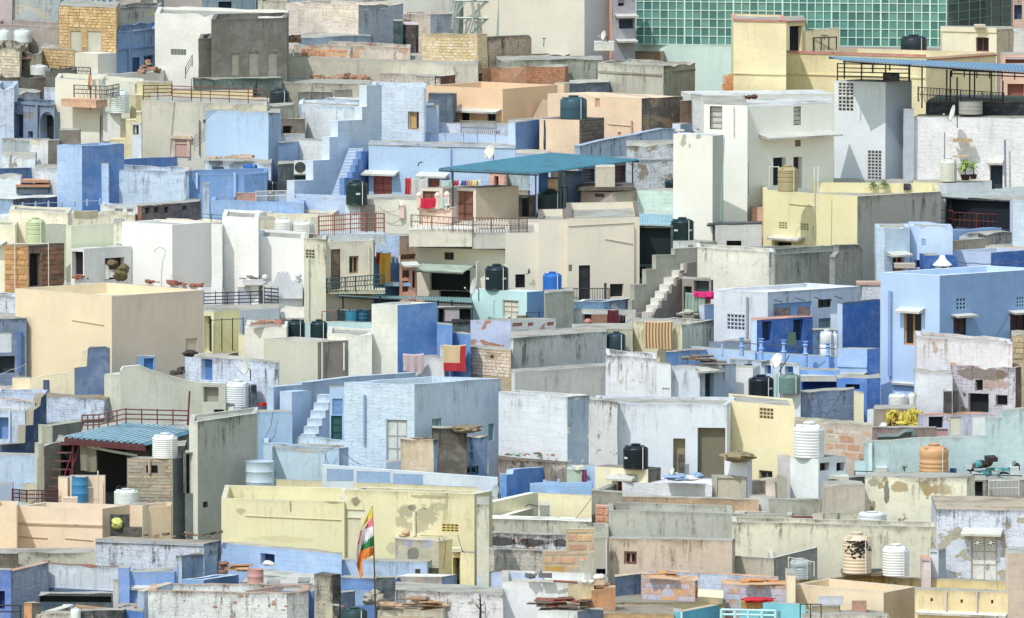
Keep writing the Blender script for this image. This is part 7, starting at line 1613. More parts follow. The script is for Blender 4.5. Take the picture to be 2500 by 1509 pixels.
# grey concrete house with the blue corrugated roof
h = H('concrete stair room pier with a bright left face',[(896,328),(1038,335),(1150,318)],735,(206,208,192),col2=(150,150,138),stain=.12,patch=0,mas=0,par=0,d=None,rough=0,roofcol=(205,205,190))
Wl('white-grey wall sweeping down from the stair room to the tank',[(1040,300),(1062,265),(1210,252),(1300,290),(1480,350),(1620,385),(1740,402),(1945,410)],790,(200,202,188),t=.3,dY=1.0,stain=.15,patch=.05,mas=0,capcol=(220,222,210))
h = H('shaded recess wall inside the concrete stair room',[(1150,350),(1330,350)],775,(160,156,140),d=.5,par=0,stain=.2,mas=0)
h = H('grey parapet block with a square niche by the white tank',[(1735,420),(1940,425)],795,(190,192,178),d=.6,par=0,stain=.15,mas=0,ops=[('hole',1738,440,1878,572,(150,148,138)),('hole',1835,632,1930,690,(50,60,68))])
tank('white ribbed tank on the grey concrete house',2048,608,215,232,foot=625,col=(230,232,232),style='ribbed')
H('white low ledge supporting the white ribbed tank',[(1735,580),(2010,612)],800,(216,218,208),d=1.2,par=0,stain=.1,mas=0)
H('dark strip pillar right of the white ribbed tank',[(2155,425),(2205,425)],640,(70,82,90),d=.4,par=0,stain=.3,mas=0)
h = H('tall grey concrete wall in shade, right side of the tin-roofed house',[(1625,730),(1698,738),(2205,620)],1440,(206,208,196),col2=(178,180,172),stain=.2,stain2=.5,patch=0,mas=0,bw=1.5,bh=1,par=.1,d=2.5,rough=.02,ops=[('hole',1745,1425,1785,1475,(40,52,66))])  # darker second grey adds shade to the right face
h = H('shaded left parapet wall of the tin-roofed house',[(362,765),(450,772),(895,690)],935,(196,198,180),col2=(136,132,120),stain=.2,d=1.0,par=0,mas=0,rough=0)
Wl('stepped grey stair wall descending left of the tin roof',[(222,1272),(318,1272),(318,1268),(320,1045),(330,1045),(330,925),(362,925),(362,768),(450,775)],1300,(190,192,172),t=.5,dY=.4,stain=.2,mas=0,patch=0,name='stair_wall')
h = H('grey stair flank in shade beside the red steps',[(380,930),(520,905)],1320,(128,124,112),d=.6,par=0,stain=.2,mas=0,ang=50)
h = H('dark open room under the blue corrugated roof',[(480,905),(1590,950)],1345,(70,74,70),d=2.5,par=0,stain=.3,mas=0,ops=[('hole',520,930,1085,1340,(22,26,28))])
for i in range(6):
    y = 930 + i * 72
    boxthing('dark red stair tread, number ' + ['one','two','three','four','five','six'][i] + ' from the top beside the tin roof',505 - i * 18,y,640 - i * 12,y + 10,1350,(104,54,56),'stair_tread','step',.3,group='red steel stair treads')
pole_thing('bundle pole of dark red steel leaning left',[(555,1200),(640,930)],1352,.03,(120,45,55),'steel_pole','pole')
pole_thing('upright dark red steel post under the tin roof',[(622,1200),(628,930)],1352,.045,(120,45,55),'steel_pole','pole')
pole_thing('second dark red strut leaning right',[(600,1195),(690,930)],1353,.03,(120,45,55),'steel_pole','pole')
Yt = Yrow(NY(1345))
sheet_roof('light blue corrugated roof with a dark red fascia',[(552,882),(1250,942),(1715,815),(1085,765)],[Yt - .5,Yt - .5,Yt + 4.0,Yt + 4.0],(128,178,205),alt=.75,nrib=14,amp=.13,pcol=(70,70,74),fascia=(.26,(98,46,52)),posts=[])
railing('dark red pipe railing behind the blue corrugated roof, long run',[(1082,755),(1620,768)],1210,125,(112,62,66),rails=3,posts=4,r=.03,rp=.03,knob=(200,180,70))
railing('dark red pipe railing, slanting left run',[(705,812),(850,806),(1082,755)],1215,130,(112,62,66),rails=3,posts=3,r=.03,rp=.03)
pole_thing('tall dark red post at the railing end',[(1612,768),(1630,475)],1212,.045,(112,55,60),'steel_pole','pole')
h = H('white-grey roof ledge behind the corrugated roof',[(700,815),(1085,760),(1700,780)][:1] + [(1700,790)],1225,(205,206,190),d=3,par=0,stain=.15,mas=0)
cloth('dusty green gathered curtain in the dark room',(690,830),940,1165,1356,(130,130,105),fold=6)
pole_thing('pale long pipe under the tin roof',[(760,950),(950,990),(1180,1030)],1358,.06,(190,195,180))
h = H('grey slate-clad pump room with a dark vent',[(1092,1052),(1485,1058),(1590,1040)],1430,(160,150,128),col2=(120,130,134),mas=.3,mas2=0,bw=.7,bh=.14,stain=.15,patch=0,par=0,d=None,rough=0,name='pump_room',cat='room',
      ops=[('bars',1300,1112,1356,1178),('hole',1256,1112,1272,1178),('pipe',1276,1060,1298,1180,(180,170,145))],
      stones=dict(seg=0,x0=1094,y0=1062,x1=1482,y1=1470,w=.9,h=.13,cols=((176,166,140),(160,150,128),(168,164,150),(184,172,138)),n_max=150,out=.02,rnd=.3,avoid=((1250,1105,1362,1185),),name='slate_strip'))
tank('white ribbed tank before the blue corrugated roof',1418,1048,222,215,hs=h,col=(232,234,234),style='ribbed')
h = H('dark shutter bay right of the pump room',[(1588,1000),(1705,960)],1440,(120,126,128),d=.8,par=0,stain=.3,mas=0,ang=30,ops=[('hole',1592,960,1700,1355,(24,30,34))])
# terrace with dark red railing far left
railing('dark red low railing with black bars, far left',[(105,1420),(228,1432),(498,1430)],1440,105,(90,36,50),rails=3,posts=2,bars=14,r=.024)
h = H('blue parapet with two knobs at the left edge',[(-60,1275),(110,1265)],1420,(186,200,232),d=.6,par=0,stain=.1,mas=0)
h = H('concrete pier face under the stepped stair wall',[(220,1275),(322,1280)],1428,(196,194,160),d=.5,par=0,stain=.1,mas=0)
# peach terrace house
h = H('peach pier left of the blue barrel',[(500,1215),(580,1220),(612,1215)],1440,(232,208,180),d=.5,par=0,stain=.04,mas=0,rough=0,patch=0)
h = H('peach wall panel behind the blue barrel',[(600,1200),(900,1202)],1470,(236,208,182),d=.3,par=0,stain=.04,mas=0,rough=0,patch=0)
tank('blue plastic barrel on the peach terrace',688,1425,145,218,foot=1478,col=(50,130,185),style='drum',group=None)
tank('white tank sunk behind the peach parapets',1085,1450,212,140,foot=1472,col=(226,230,234),style='ribbed')
# ================================================================== bottom band (readings from y = 1089)
tile(0,1089)
h = H('peach sloping upper parapet of the banded peach house',[(140,515),(145,516),(880,540),(1112,505)][1:],880,(236,212,186),col2=(224,196,164),stain=.05,patch=0,mas=0,par=.5,th=.22,d=None,rough=0,var=.05,ops=[('band',150,666,878,680,(222,198,170)),('line',150,782,410,788,(190,160,135)),('line',560,796,800,808,(200,172,145))])
h = H('peach bay with small corner piers right of the banded wall',[(1108,505),(1225,512),(1260,505)],815,(236,212,184),stain=.04,patch=0,mas=0,par=0,d=1.0,rough=0)
h = H('shaded peach bay against the slate pump room',[(1222,530),(1468,520)],800,(226,200,164),stain=.05,patch=0,mas=0,par=.3,d=1.6,rough=0,ang=30)
h = H('peach wall plain section at the left edge',[(-60,515),(142,520)],900,(240,212,178),stain=.06,patch=0,mas=0,par=.2,d=2,rough=0)
boxthing('small peach corner block on the sloping parapet',540,445,665,520,700,(236,210,184),'pier','pier',.5)
h = H('olive grey ledge wall below the banded peach house',[(-60,918),(140,905),(820,912)],1000,(196,192,172),stain=.5,patch=.25,mas=.05,par=0,d=1.5,scol=(60,60,45),rough=.04)
H('black soot-stained corner at the left edge, bottom',[(-60,925),(150,930)],1060,(96,92,74),stain=.9,patch=.1,d=.6,par=0,mas=0,rough=.06)
h = H('slate blue streaked masonry house with a cornice, bottom left',[(822,800),(1755,838),(1900,805)],1085,(196,200,220),col2=(156,172,198),mas=.7,bw=.5,bh=.2,stain=.75,patch=.15,par=0,d=None,rough=.02,roofcol=(170,158,132),ops=[('band',824,822,1755,842,(190,195,208))])
rubble('planks and debris on the slate blue house roof',(1240,1880),792,1060,22,.16,((120,106,88),(70,66,62),(150,140,120),(160,130,100)),dep=1.5,hgt=.1,name='debris',cat='debris',hs=h)
bag_pile('yellow-green knotted sack on dark planks',[(1005,665,95,95)],905,(206,212,100))
boxthing('dark plank crate under the yellow-green sack',1060,705,1218,785,908,(86,78,68),'crate','crate',.5)
boxthing('black charred boards behind the sack',945,590,1110,775,900,(52,50,50),'board','board',.2)
h = H('sloping crumbly grey-blue ruin wall, bottom left',[(1265,1070),(1560,1020)][:1] + [(1560,1055)],1110,(150,158,170),stain=.6,d=.6,par=0,mas=.3)
h = H('mossy-topped blue rough wall leaning out, bottom left',[(1508,945),(1560,950),(1870,830)][:2] + [(1860,910)],1140,(190,200,220),col2=(132,156,190),stain=.5,patch=.2,d=None,par=0,mas=.3,rough=.08,roofcol=(120,116,95))
h = H('blue wall with a square opening holding white bundles',[(1895,825),(1990,862),(2935,940)][:1] + [(2935,935)],1120,(164,190,236),mas=.3,stain=.1,patch=0,d=.8,par=0,rough=.02,ops=[('hole',2238,925,2360,1022,(40,56,96))])
bag_pile('white bundles stuffed in the blue wall opening',[(2300,1008,85,50),(2330,1015,60,36)],1124,(222,214,210),'cloth_bundle','bundle','bundle')
# courtyard bottom left
h = H('shaded brick-topped courtyard wall, bottom left corner',[(90,1075),(420,1000)][:1] + [(418,1072)],1265,(150,160,182),mas=.5,stain=.6,patch=.2,d=.4,par=0,ang=55,roofcol=(190,150,125))
Wl('slanting brick-coped courtyard wall in shade, bottom left',[(92,1078),(418,1000)],1270,(128,140,166),footR=1205,t=.4,mas=.5,bw=.4,bh=.2,stain=.6,capcol=(190,150,125))
h = H('long grey-blue courtyard back wall with dark red coping',[(410,1010),(1060,1045)],1255,(202,208,224),mas=.2,stain=.35,patch=.1,d=.6,par=0,capcol=(150,110,100),bw=2,bh=.3,roofcol=(150,110,100),ops=[('band',415,1232,1050,1255,(90,120,160))])
H('dark dentil ledge and courtyard shade below it',[(330,1268),(970,1275)],1345,(70,86,100),stain=.5,d=.8,par=0,mas=0,ops=[('hole',340,1290,960,1345,(24,36,42))])
h = H('blue painted room wall with a dark slot, left edge bottom',[(-60,1062),(95,1068)],1400,(90,122,196),stain=.3,patch=.1,d=.6,par=0,mas=0,ops=[('hole',-20,1245,42,1400,(34,56,120))])
h = H('bright blue bay with pilasters, bottom left',[(1015,1042),(1110,1048),(1120,1075),(1525,1080)][:1] + [(1110,1045)],1330,(124,160,224),stain=.12,patch=0,d=.8,par=0,mas=0)
h = H('bright blue panel wall between pilasters, bottom left',[(1108,1078),(1500,1085)],1325,(132,166,228),stain=.15,patch=.05,d=.6,par=0,mas=0,ops=[('ledge',1085,1195,1330,1222,.25)])
H('right blue pilaster of the bright blue bay',[(1490,1055),(1530,1055)],1310,(150,180,232),stain=.1,d=.5,par=0,mas=0)
h = H('blue cornered trough house with a pale coping',[(1560,1148),(1750,1152),(2052,1105)],1320,(140,176,228),col2=(98,140,204),stain=.1,stain2=.15,patch=0,mas=0,par=.3,d=None,rough=.02,capcol=(196,208,226))
H('white tall thin pier in the courtyard',[(972,1150),(1018,1148)],1420,(226,220,212),stain=.3,d=.4,par=0,mas=0)
h = H('long whitewashed brick-flecked wall, bottom left foreground',[(1230,1250),(1275,1245),(2464,1268),(2900,1275)][1:3] + [(2650,1272)],1560,(214,216,222),mas=.55,bw=.42,bh=.17,stain=.55,patch=.16,pcol=(176,120,96),par=.3,th=.3,d=2.6,rough=.04,capcol=(190,150,125),scol=(96,82,66))
flakes(h,0,2000,1330,560,60,16,(170,118,96),name='bare_brick_patch',size=(.05,.11),seed=21); flakes(h,0,1900,1400,560,60,14,(150,108,90),name='bare_brick_patch',size=(.04,.10),seed=22)
Wl('diagonal coped parapet behind the whitewashed brick wall',[(1235,1250),(1490,1175)],1480,(170,186,214),footR=1430,t=.4,stain=.3,mas=.1,capcol=(200,180,160))
H('bright blue wall left of the whitewashed brick wall',[(1020,1410),(1230,1420)],1560,(80,128,206),stain=.2,d=1,par=0,mas=0)
H('grey broken slab roof over the bright blue wall',[(960,1390),(1240,1395)],1420,(176,170,160),stain=.4,d=2,par=0,mas=0,roofcol=(182,172,160),rough=.05)
H('brown flat stone lintel roof, bottom left',[(640,1385),(960,1400)],1415,(180,150,115),stain=.3,d=2,par=0,mas=0,roofcol=(190,160,125))
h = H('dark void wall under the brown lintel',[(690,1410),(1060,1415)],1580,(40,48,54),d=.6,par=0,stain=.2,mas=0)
h = H('brown brick pier with a peach face, bottom left corner',[(205,1350),(272,1355),(350,1325)],1580,(206,150,105),col2=(130,120,105),stain=.4,patch=.2,d=None,par=0,mas=.2,roofcol=(214,190,160))
h = H('pale diagonal wall end, bottom left',[(350,1440),(420,1450),(612,1380)][:1] + [(610,1442)],1580,(206,200,186),stain=.4,d=.8,par=0,mas=0)
Wl('whitish slanting coping rising right, bottom left',[(345,1455),(608,1378)],1575,(214,208,190),t=.4,dY=2,stain=.4)
tank('small white jug-like tank at the bottom left',650,1500,90,110,foot=1584,col=(220,224,228),style='smooth')
tank('squat white tank lid behind the slanting coping',585,1388,100,28,foot=1400,col=(222,224,226),style='smooth')
railing('black corner railing at the bottom left edge',[(-40,1478),(175,1478)],1590,110,(46,50,56),rails=2,posts=1,r=.03,rp=.035)
tank('rusty pink painted oil drum on the courtyard roof',2196,1245,140,190,foot=1330,col=(206,156,150),style='drum',group=None)
rubble('sandstone slabs piled by the oil drum',(2010,2120),1075,1300,7,.35,((206,170,130),(190,145,110)),dep=.5,kind='slab',hgt=.2)
bag_pile('stacked clay pots by the blue wall shadow',[(1925,1010,90,40),(1920,1045,80,50),(1915,1085,90,60)],1150,(140,100,85),'clay_pot','pot','pot')
h = H('greenish flat roof floor behind the oil drum',[(2050,1190),(2800,1200)],1300,(196,194,180),stain=.3,d=6,par=0,mas=0,roofcol=(198,196,184))
boxthing('long grey stone beam lying on the greenish roof',2290,1190,2400,1206,1330,(150,148,140),'stone_beam','beam',1.5)
boxthing('second grey stone beam lying further right',2560,1165,2660,1180,1320,(150,148,140),'stone_beam','beam',1.5)

tile(600,1089)
# yellow terrace
hyl = H('pale yellow room front of the terrace house, left',[(-210,450),(848,478)],935,(226,220,166),stain=.12,patch=0,mas=.04,bw=3,bh=.3,par=.75,th=.2,d=5.2,rough=.005,var=.05,scol=(110,108,70),capcol=(222,214,172),ops=[('line',0,610,820,625,(206,200,150))],roofcol=(196,190,150))
hy = H('tall yellow back wall with black mould blooms',[(850,375),(1965,412),(2120,365)],1010,(226,220,166),col2=(206,200,152),stain=.25,stain2=.1,patch=.12,pcol=(150,140,110),mas=.04,bw=3,bh=.35,par=.25,th=.3,d=None,rough=.005,var=.05,scol=(92,88,58),capcol=(222,216,176),
      ops=[('blk',855,548,1022,612,(226,224,200)),('blk',858,618,990,975,(214,212,170)),('jali',1685,670,1828,738,(206,186,110)),('pipe',1438,565,1466,770,(228,224,186))])
h = H('yellow parapet behind the terrace room',[(262,290),(1990,360)],450,(228,220,166),stain=.12,patch=.04,mas=.02,d=.35,par=0,rough=.005,var=.05)
h = H('yellow lower pier and steps at the terrace right end',[(1845,915),(1965,925)],1265,(232,222,160),stain=.1,patch=0,mas=0,par=0,d=.8,rough=0)
h = H('yellow low pier wall with a dark side gap',[(1660,815),(1775,805)],1100,(222,208,140),stain=.25,patch=0,mas=0,par=0,d=.6,ops=[])
h = H('deep gap doorway between yellow piers',[(1770,900),(1850,905)],1230,(206,190,120),d=.4,par=0,stain=.3,mas=0,ops=[('hole',1775,960,1845,1225,(46,50,40))])
boxthing('pale yellow ledge slab over the gap doorway',1772,880,1855,912,1240,(232,226,180),'ledge_slab','slab',.5)
h = H('tall grey rendered pier wall right of the yellow house',[(1985,498),(2090,505)],1290,(200,198,180),stain=.4,patch=.1,mas=0,d=3,par=0,rough=.01)
spots(hy,0,[(1390,560,150,90,(142,138,112),7.5,.62),(1560,600,170,130,(150,146,118),7.0,.66),(1650,520,110,70,(158,154,120),8.0,.5),(1470,700,190,80,(160,156,126),7.5,.55),(1340,650,110,90,(152,148,118),8.0,.5),(1430,530,70,45,(96,94,80),9.0,.55),(1600,440,330,30,(150,142,104),4.0,.6),(1250,880,80,90,(170,168,140),1.6,.4),(940,480,60,60,(112,104,76),4.0,.8)])
spots(hyl,0,[(-40,560,70,60,(150,148,112),2.0,.5),(385,520,16,90,(130,126,90),3.0,.8),(760,485,120,24,(140,130,95),4.0,.7),(300,800,500,60,(206,196,140),1.0,.4)])
h = H('grey blue-patched stone store below the mould stain',[(1282,795),(1660,815),(1700,790)][:2],1045,(186,180,160),stain=.3,patch=.45,pcol=(160,168,206),mas=.1,par=0,d=2,rough=.04,roofcol=(200,194,175))
bag_pile('round straw basket and red pot on the stone store',[(1375,745,80,52),(1360,768,105,36)],1050,(206,176,142),'basket','basket','basket')
h = H('blue low wall under the yellow terrace, centre',[(815,985),(1560,1000)],1115,(184,204,240),stain=.25,patch=.1,mas=.05,par=0,d=1.0,rough=.02,pcol=(214,200,190))
H('dark slate slope beside the yellow pier, centre',[(1460,1060),(1670,1000)][:1] + [(1670,1040)],1122,(96,92,90),stain=.4,d=1,par=0,mas=0,ang=40)
h = H('blue-walled yard with fallen planks behind the flag',[(812,1130),(1290,1140)],1300,(110,150,214),stain=.45,patch=.2,d=.8,par=0,mas=.1,pcol=(80,110,160))
h = H('dark wet stone wall with ivy black stains, bottom centre',[(1120,1130),(1285,1125)],1375,(88,96,104),stain=.9,d=.6,par=0,mas=.8,bw=.4,bh=.25,rough=.08)
h = H('grey stone tower stub with a mossy black back, bottom centre',[(588,1110),(745,1118),(815,1095)],1560,(168,164,148),col2=(66,70,72),mas=.8,bw=.4,bh=.2,stain=.6,patch=.2,par=0,d=None,rough=.12,name='stone_tower',cat='tower',roofcol=(120,116,98))
h = H('slanting grey-blue ruin between tower stub and flag',[(815,1262),(935,1230)][:1] + [(935,1250)],1380,(110,124,150),stain=.5,d=.6,par=0,mas=.4)
boxthing('pale blue door plank in the ruin yard',940,1240,1060,1370,1385,(150,180,226),'door_leaf','door',.1)
bag_pile('grey rubble mound beside the flag pole',[(1065,1310,130,110),(1110,1260,90,60),(1150,1330,90,120)],1392,(170,162,146),'rubble_lump','rubble','lump')
h = H('white-topped stone and brick box house with a blue side',[(1282,1118),(1685,1125),(1815,1088)],1268,(184,176,156),col2=(130,160,214),stain=.3,patch=.3,pcol=(206,150,112),mas=.15,bw=.9,bh=.35,par=0,d=None,rough=.02,roofcol=(232,228,218),
      ops=[('blk',1320,1185,1415,1238,(214,160,118)),('blk',1545,1200,1655,1235,(230,226,220))])
h = H('white rubble masonry house, dripping, bottom centre',[(1282,1245),(1700,1255),(2210,1300)][:1] + [(2210,1285)],1600,(214,214,218),mas=.6,bw=.36,bh=.18,stain=.5,patch=.25,pcol=(160,155,145),par=0,d=3,rough=.08)
h = H('grey dark-stained wall remnants right, bottom centre',[(2110,1320),(2210,1310)],1560,(150,148,142),stain=.8,d=.6,par=0,mas=.2,rough=.08)
tree_ = thing('dead_sapling','bare black sapling with stub branches on the dripping wall','tree',atY(NX(2015),NY(1500),Yrow(NY(1604))))
for pts,r in (([(2015,1500),(2018,1400),(2014,1300),(2010,1270)],[.05,.04,.03,.02]),):
    m = MB(); m.tube([atY(NX(a),NY(b),Yrow(NY(1604))) for a,b in pts],r,6); m.build('trunk',plain((40,40,42),.9),tree_)
for pts in ([(2018,1410),(1985,1370),(1968,1345)],[(2016,1380),(2050,1350)],[(2014,1330),(1990,1310)],[(2016,1420),(2060,1440)]):
    m = MB(); m.tube([atY(NX(a),NY(b),Yrow(NY(1604))) for a,b in pts],[.022] * (len(pts) - 1) + [.008],5); m.build('branch',plain((40,40,42),.9),tree_)
h = H('yellow painted sliver wall at the bottom edge, centre left',[(685,1365),(745,1362)],1600,(226,220,180),d=.5,par=0,stain=.2,mas=0)
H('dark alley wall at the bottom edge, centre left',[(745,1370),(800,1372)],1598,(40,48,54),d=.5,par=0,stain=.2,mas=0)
tank('dark teal tank cut by the bottom edge',935,1560,220,175,foot=1602,col=(40,66,72),style='smooth')
h = H('grey ledge roof with tumbled slabs, bottom centre',[(1135,1400),(1700,1405)],1600,(190,184,165),stain=.3,d=2,par=0,mas=0,roofcol=(180,165,145))
rubble('tumbled sandstone slabs on the bottom ledge roof',(1150,1650),1385,1602,16,.35,((196,160,125),(170,135,110),(150,135,115)),dep=1.0,kind='slab',hgt=.3)
h = H('cream tiled kerb house at the bottom edge, centre',[(1150,1462),(1600,1465)],1610,(214,196,165),stain=.3,d=2,par=0,mas=0)
# roof strips near the oil drum
Wl('low brown-pink parapet enclosing a blue basin',[(20,1245),(260,1205),(585,1205)],1440,(176,150,140),t=.25,dY=1,stain=.3,mas=0)
h = H('blue basin between brown copings',[(310,1240),(585,1242)],1470,(90,130,206),stain=.1,d=1.5,par=0,mas=0)
# flag
def flag():
    Yf = Yrow(NY(1610)); g = lambda x,y,d=0.0: atY(NX(x),NY(y),Yf + d)
    root = thing('flag','tall tattered flag of yellow, pink, white, green and orange on a thin pole','flag',g(1118,1560));
    m = MB(); m.tube([g(1120,1600),g(1108,1150),g(1095,700),g(1088,515)],[.035,.03,.022,.015],6); m.build('pole',plain((70,66,60),.7),root)
    L = [(1080,555),(1040,625),(990,715),(965,830),(945,960),(940,1000)]
    R_ = [(1092,560),(1094,640),(1100,760),(1102,860),(1102,905),(1098,935)]
    # colour fields run diagonally across the cloth; each is its own stitched panel
    def band(name,poly,col):
        m = MB(); n = 10
        (a,b,c,d) = poly
        for i in range(n):
            for j in range(n):
                def q(i,j,off=0.0):
                    s,t = i / n,j / n
                    x = (a[0] * (1 - s) + b[0] * s) * (1 - t) + (d[0] * (1 - s) + c[0] * s) * t
                    y = (a[1] * (1 - s) + b[1] * s) * (1 - t) + (d[1] * (1 - s) + c[1] * s) * t
                    dd = .12 * math.sin(x * .06 + y * .012) + .05 * math.sin(x * .17) - .1
                    return g(x,y,dd + off)
                m.face([q(i,j + 1),q(i + 1,j + 1),q(i + 1,j),q(i,j)]); m.face([q(i,j,.012),q(i + 1,j,.012),q(i + 1,j + 1,.012),q(i,j + 1,.012)])
        m.build(name,plain(col,.85,0,.12,7,'flag_cloth'),root,smooth=True)
    band('yellow_field',((1082,520),(1092,525),(1088,600),(985,722)),(214,204,50))
    band('pink_field',((1088,600),(1092,600),(1096,690),(1012,715)),(214,110,130))
    band('white_field',((1096,682),(1098,690),(1100,785),(975,900))[0:0] or ((985,725),(1096,682),(1098,775),(975,880)),(222,220,224))
    band('red_edge',((985,725),(1000,715),(975,850),(958,850)),(205,90,90))
    band('white_tail',((958,845),(980,840),(975,960),(942,985)),(222,220,222))
    band('green_field',((1005,830),(1098,770),(1100,860),(980,900)),(40,120,70))
    band('orange_field',((985,895),(1100,865),(1098,935),(950,1010)),(222,130,50))
    band('orange_tail',((948,1008),(1002,980),(1008,1110),(985,1140)),(206,130,66))
flag()

tile(1200,1089)
# yellow low house with AC and coping
Wl('yellow slanting parapet with white coping, upper run',[(-180,500),(0,485),(370,402),(860,428)],640,(230,224,176),t=.35,dY=5,stain=.06,patch=0,mas=0,capcol=(236,234,222))
h = H('yellow courtyard back wall behind the cooler box',[(400,405),(860,428)],640,(234,226,176),stain=.08,patch=0,mas=0,d=.4,par=0,rough=0,var=.05)
Wl('yellow slanting courtyard side wall in shade',[(-20,490),(385,412)],575,(206,196,150),t=.3,dY=6,stain=.05,patch=0,mas=0,capcol=(236,232,214))
Wl('lower yellow slanting wall with a white coping',[(-10,622),(120,600),(400,520)],668,(206,198,150),t=.3,dY=3.5,stain=.05,patch=0,mas=0,capcol=(238,234,218))
ac_unit('beige desert cooler box on the yellow courtyard wall',402,485,522,618,655,fan=False,col=(216,212,196))
h = H('grey dripping concrete wall under a white coping, bottom centre right',[(-110,620),(860,650)],760,(196,192,174),stain=.5,patch=.2,mas=0,d=1.4,par=0,rough=.01,roofcol=(234,230,214),capcol=(234,230,214))
h = H('whitewashed wall band of black and white cobbles',[(-110,745),(640,770)],905,(214,212,216),stain=1.0,patch=.35,pcol=(206,150,110),mas=.8,bw=.35,bh=.3,d=.8,par=0,rough=.03,scol=(36,38,40))
spots(h,0,[(60,820,240,55,(34,38,40),3.4,1.0),(350,830,180,50,(36,40,42),3.6,1.0),(590,830,110,50,(34,36,40),3.6,1.0)])
h = H('worn white and tan masonry wall under the cobble band',[(-110,885),(440,905)],1095,(206,200,188),mas=.7,bw=.34,bh=.17,stain=.55,patch=.25,pcol=(170,165,150),d=.8,par=0,rough=.03)
H('lilac blue wall patch at the foot of the worn masonry',[(-115,1090),(440,1100)],1300,(190,202,240),d=.6,par=0,stain=.12,mas=.1)
sw = Wl('ochre and pink block-work wall stepping down to the left',[(438,905),(640,905),(640,715),(800,712),(885,712),(885,800)],1112,(196,180,150),t=.5,stain=.15,mas=.1,patch=.1,name='block_wall',drop=3.0)
lay_stones(sw,seg=0,x0=442,y0=912,x1=880,y1=1098,w=.85,h=.36,cols=((222,176,148),(214,170,90),(226,186,140),(206,160,135)),n_max=40,gap=.09,out=.02,rnd=.12,name='block')
lay_stones(sw,seg=0,x0=646,y0=720,x1=880,y1=905,w=.8,h=.36,cols=((222,176,158),(226,186,140),(206,160,135)),n_max=30,gap=.09,out=.02,rnd=.12,name='block')
Wl('pale stepped cheek of the block-work stair',[(640,1105),(690,1100),(690,1050),(752,1045),(752,985),(820,980),(820,918),(888,912)],1116,(200,194,176),t=.6,stain=.15,mas=0,patch=0,drop=3.0,name='stair_cheek')
h = H('grey concrete water trough jutting over a doorway',[(790,690),(1005,698)],810,(190,190,176),stain=.25,patch=.1,mas=0,par=.25,th=.15,d=1.4,rough=0,base=None)
h = H('grey shaded doorway wall under the concrete trough',[(885,790),(1002,792)],1140,(176,172,156),d=.3,par=0,stain=.2,mas=0,ops=[('hole',860 + 28,1055,980,1105,(22,28,38)),('pipe',985,800,996,1100,(214,214,214))])
h = H('long grey smooth concrete front with a weathered room below',[(1008,552),(1060,556),(2130,572)][:1] + [(2075,582)],812,(184,184,174),stain=.3,patch=.15,mas=0,par=.25,d=3.2,rough=.02,pcol=(196,194,182))
h = H('old pink and tan wall with a framed square hole',[(1002,795),(2068,812)],1140,(206,188,170),mas=.15,bw=1,bh=.4,stain=.45,patch=.35,pcol=(206,150,130),d=1,par=0,rough=.02,scol=(110,95,70),ops=[('win',1140,905,1250,1015,(196,140,130)),('hole',1158,922,1232,998,(16,18,30))])
h = H('rubble brick back wall above the grey concrete front',[(1115,432),(2300,462),(2385,455)][:2],575,(196,166,132),mas=.5,bw=.4,bh=.2,stain=.3,patch=.45,pcol=(190,160,110),d=.6,par=0,rough=.02,roofcol=(186,182,168))
Wl('pinkish slanting wall coping at the rubble wall right end',[(2170,575),(2385,455)],600,(176,130,112),t=.4,dY=4,stain=.2,capcol=(214,190,178))
h = H('grey wall left of the rubble brick wall',[(862,372),(940,378),(1120,400)][:1] + [(1125,405)],640,(150,148,138),stain=.5,d=.8,par=0,mas=0,rough=.02)
Wl('grey slanting slab wall beside the brown door',[(935,385),(1075,328)],560,(150,148,138),t=.3,dY=4,stain=.35)
h = H('small red brick stub with a grey slab, bottom centre right',[(895,515),(1015,520)],660,(206,156,126),mas=.3,d=.8,par=0,stain=.2,patch=.1,roofcol=(214,176,160),bw=.6,bh=.3,stones=dict(seg=0,x0=897,y0=525,x1=1012,y1=655,w=.55,h=.28,cols=((214,160,130),(206,150,120)),n_max=14,gap=.06,name='brick'))
boxthing('rounded grey kerb block beside the brick stub',1072,490,1180,550,664,(150,148,140),'kerb_block','block',.5)
# cream weathered wall + parapets to right
h = H('cream weathered long wall with a white coping, bottom right',[(2068,650),(2464,660),(3820,712)][:1] + [(3822,700)],1085,(214,210,190),mas=.05,stain=.55,patch=.15,pcol=(170,165,140),d=2.0,par=.15,rough=.02,scol=(110,108,88),bw=2,bh=1)
h = H('open grey trough roof behind the cream coping',[(2080,585),(2230,575),(2560,590)][:1] + [(2575,590)],640,(204,202,188),stain=.25,d=1.2,par=.15,mas=0)
h = H('grey concrete water tank box, mossy, bottom right',[(1712,925),(2430,965),(2900,870)][:2],1125,(186,180,154),col2=(140,138,128),stain=.4,patch=.15,mas=0,par=.35,th=.16,d=3.4,rough=.01,capcol=(200,196,180))
Wl('slanting right side wall of the mossy concrete box',[(2435,960),(2800,870)],1122,(120,124,122),footR=1080,t=.2,stain=.35,mas=0,capcol=(205,202,188),drop=4)
Wl('slanting left side wall of the mossy concrete box',[(1712,925),(2050,822)],1126,(200,196,176),footR=1070,t=.3,stain=.2,mas=0,capcol=(205,202,188),drop=1.2)
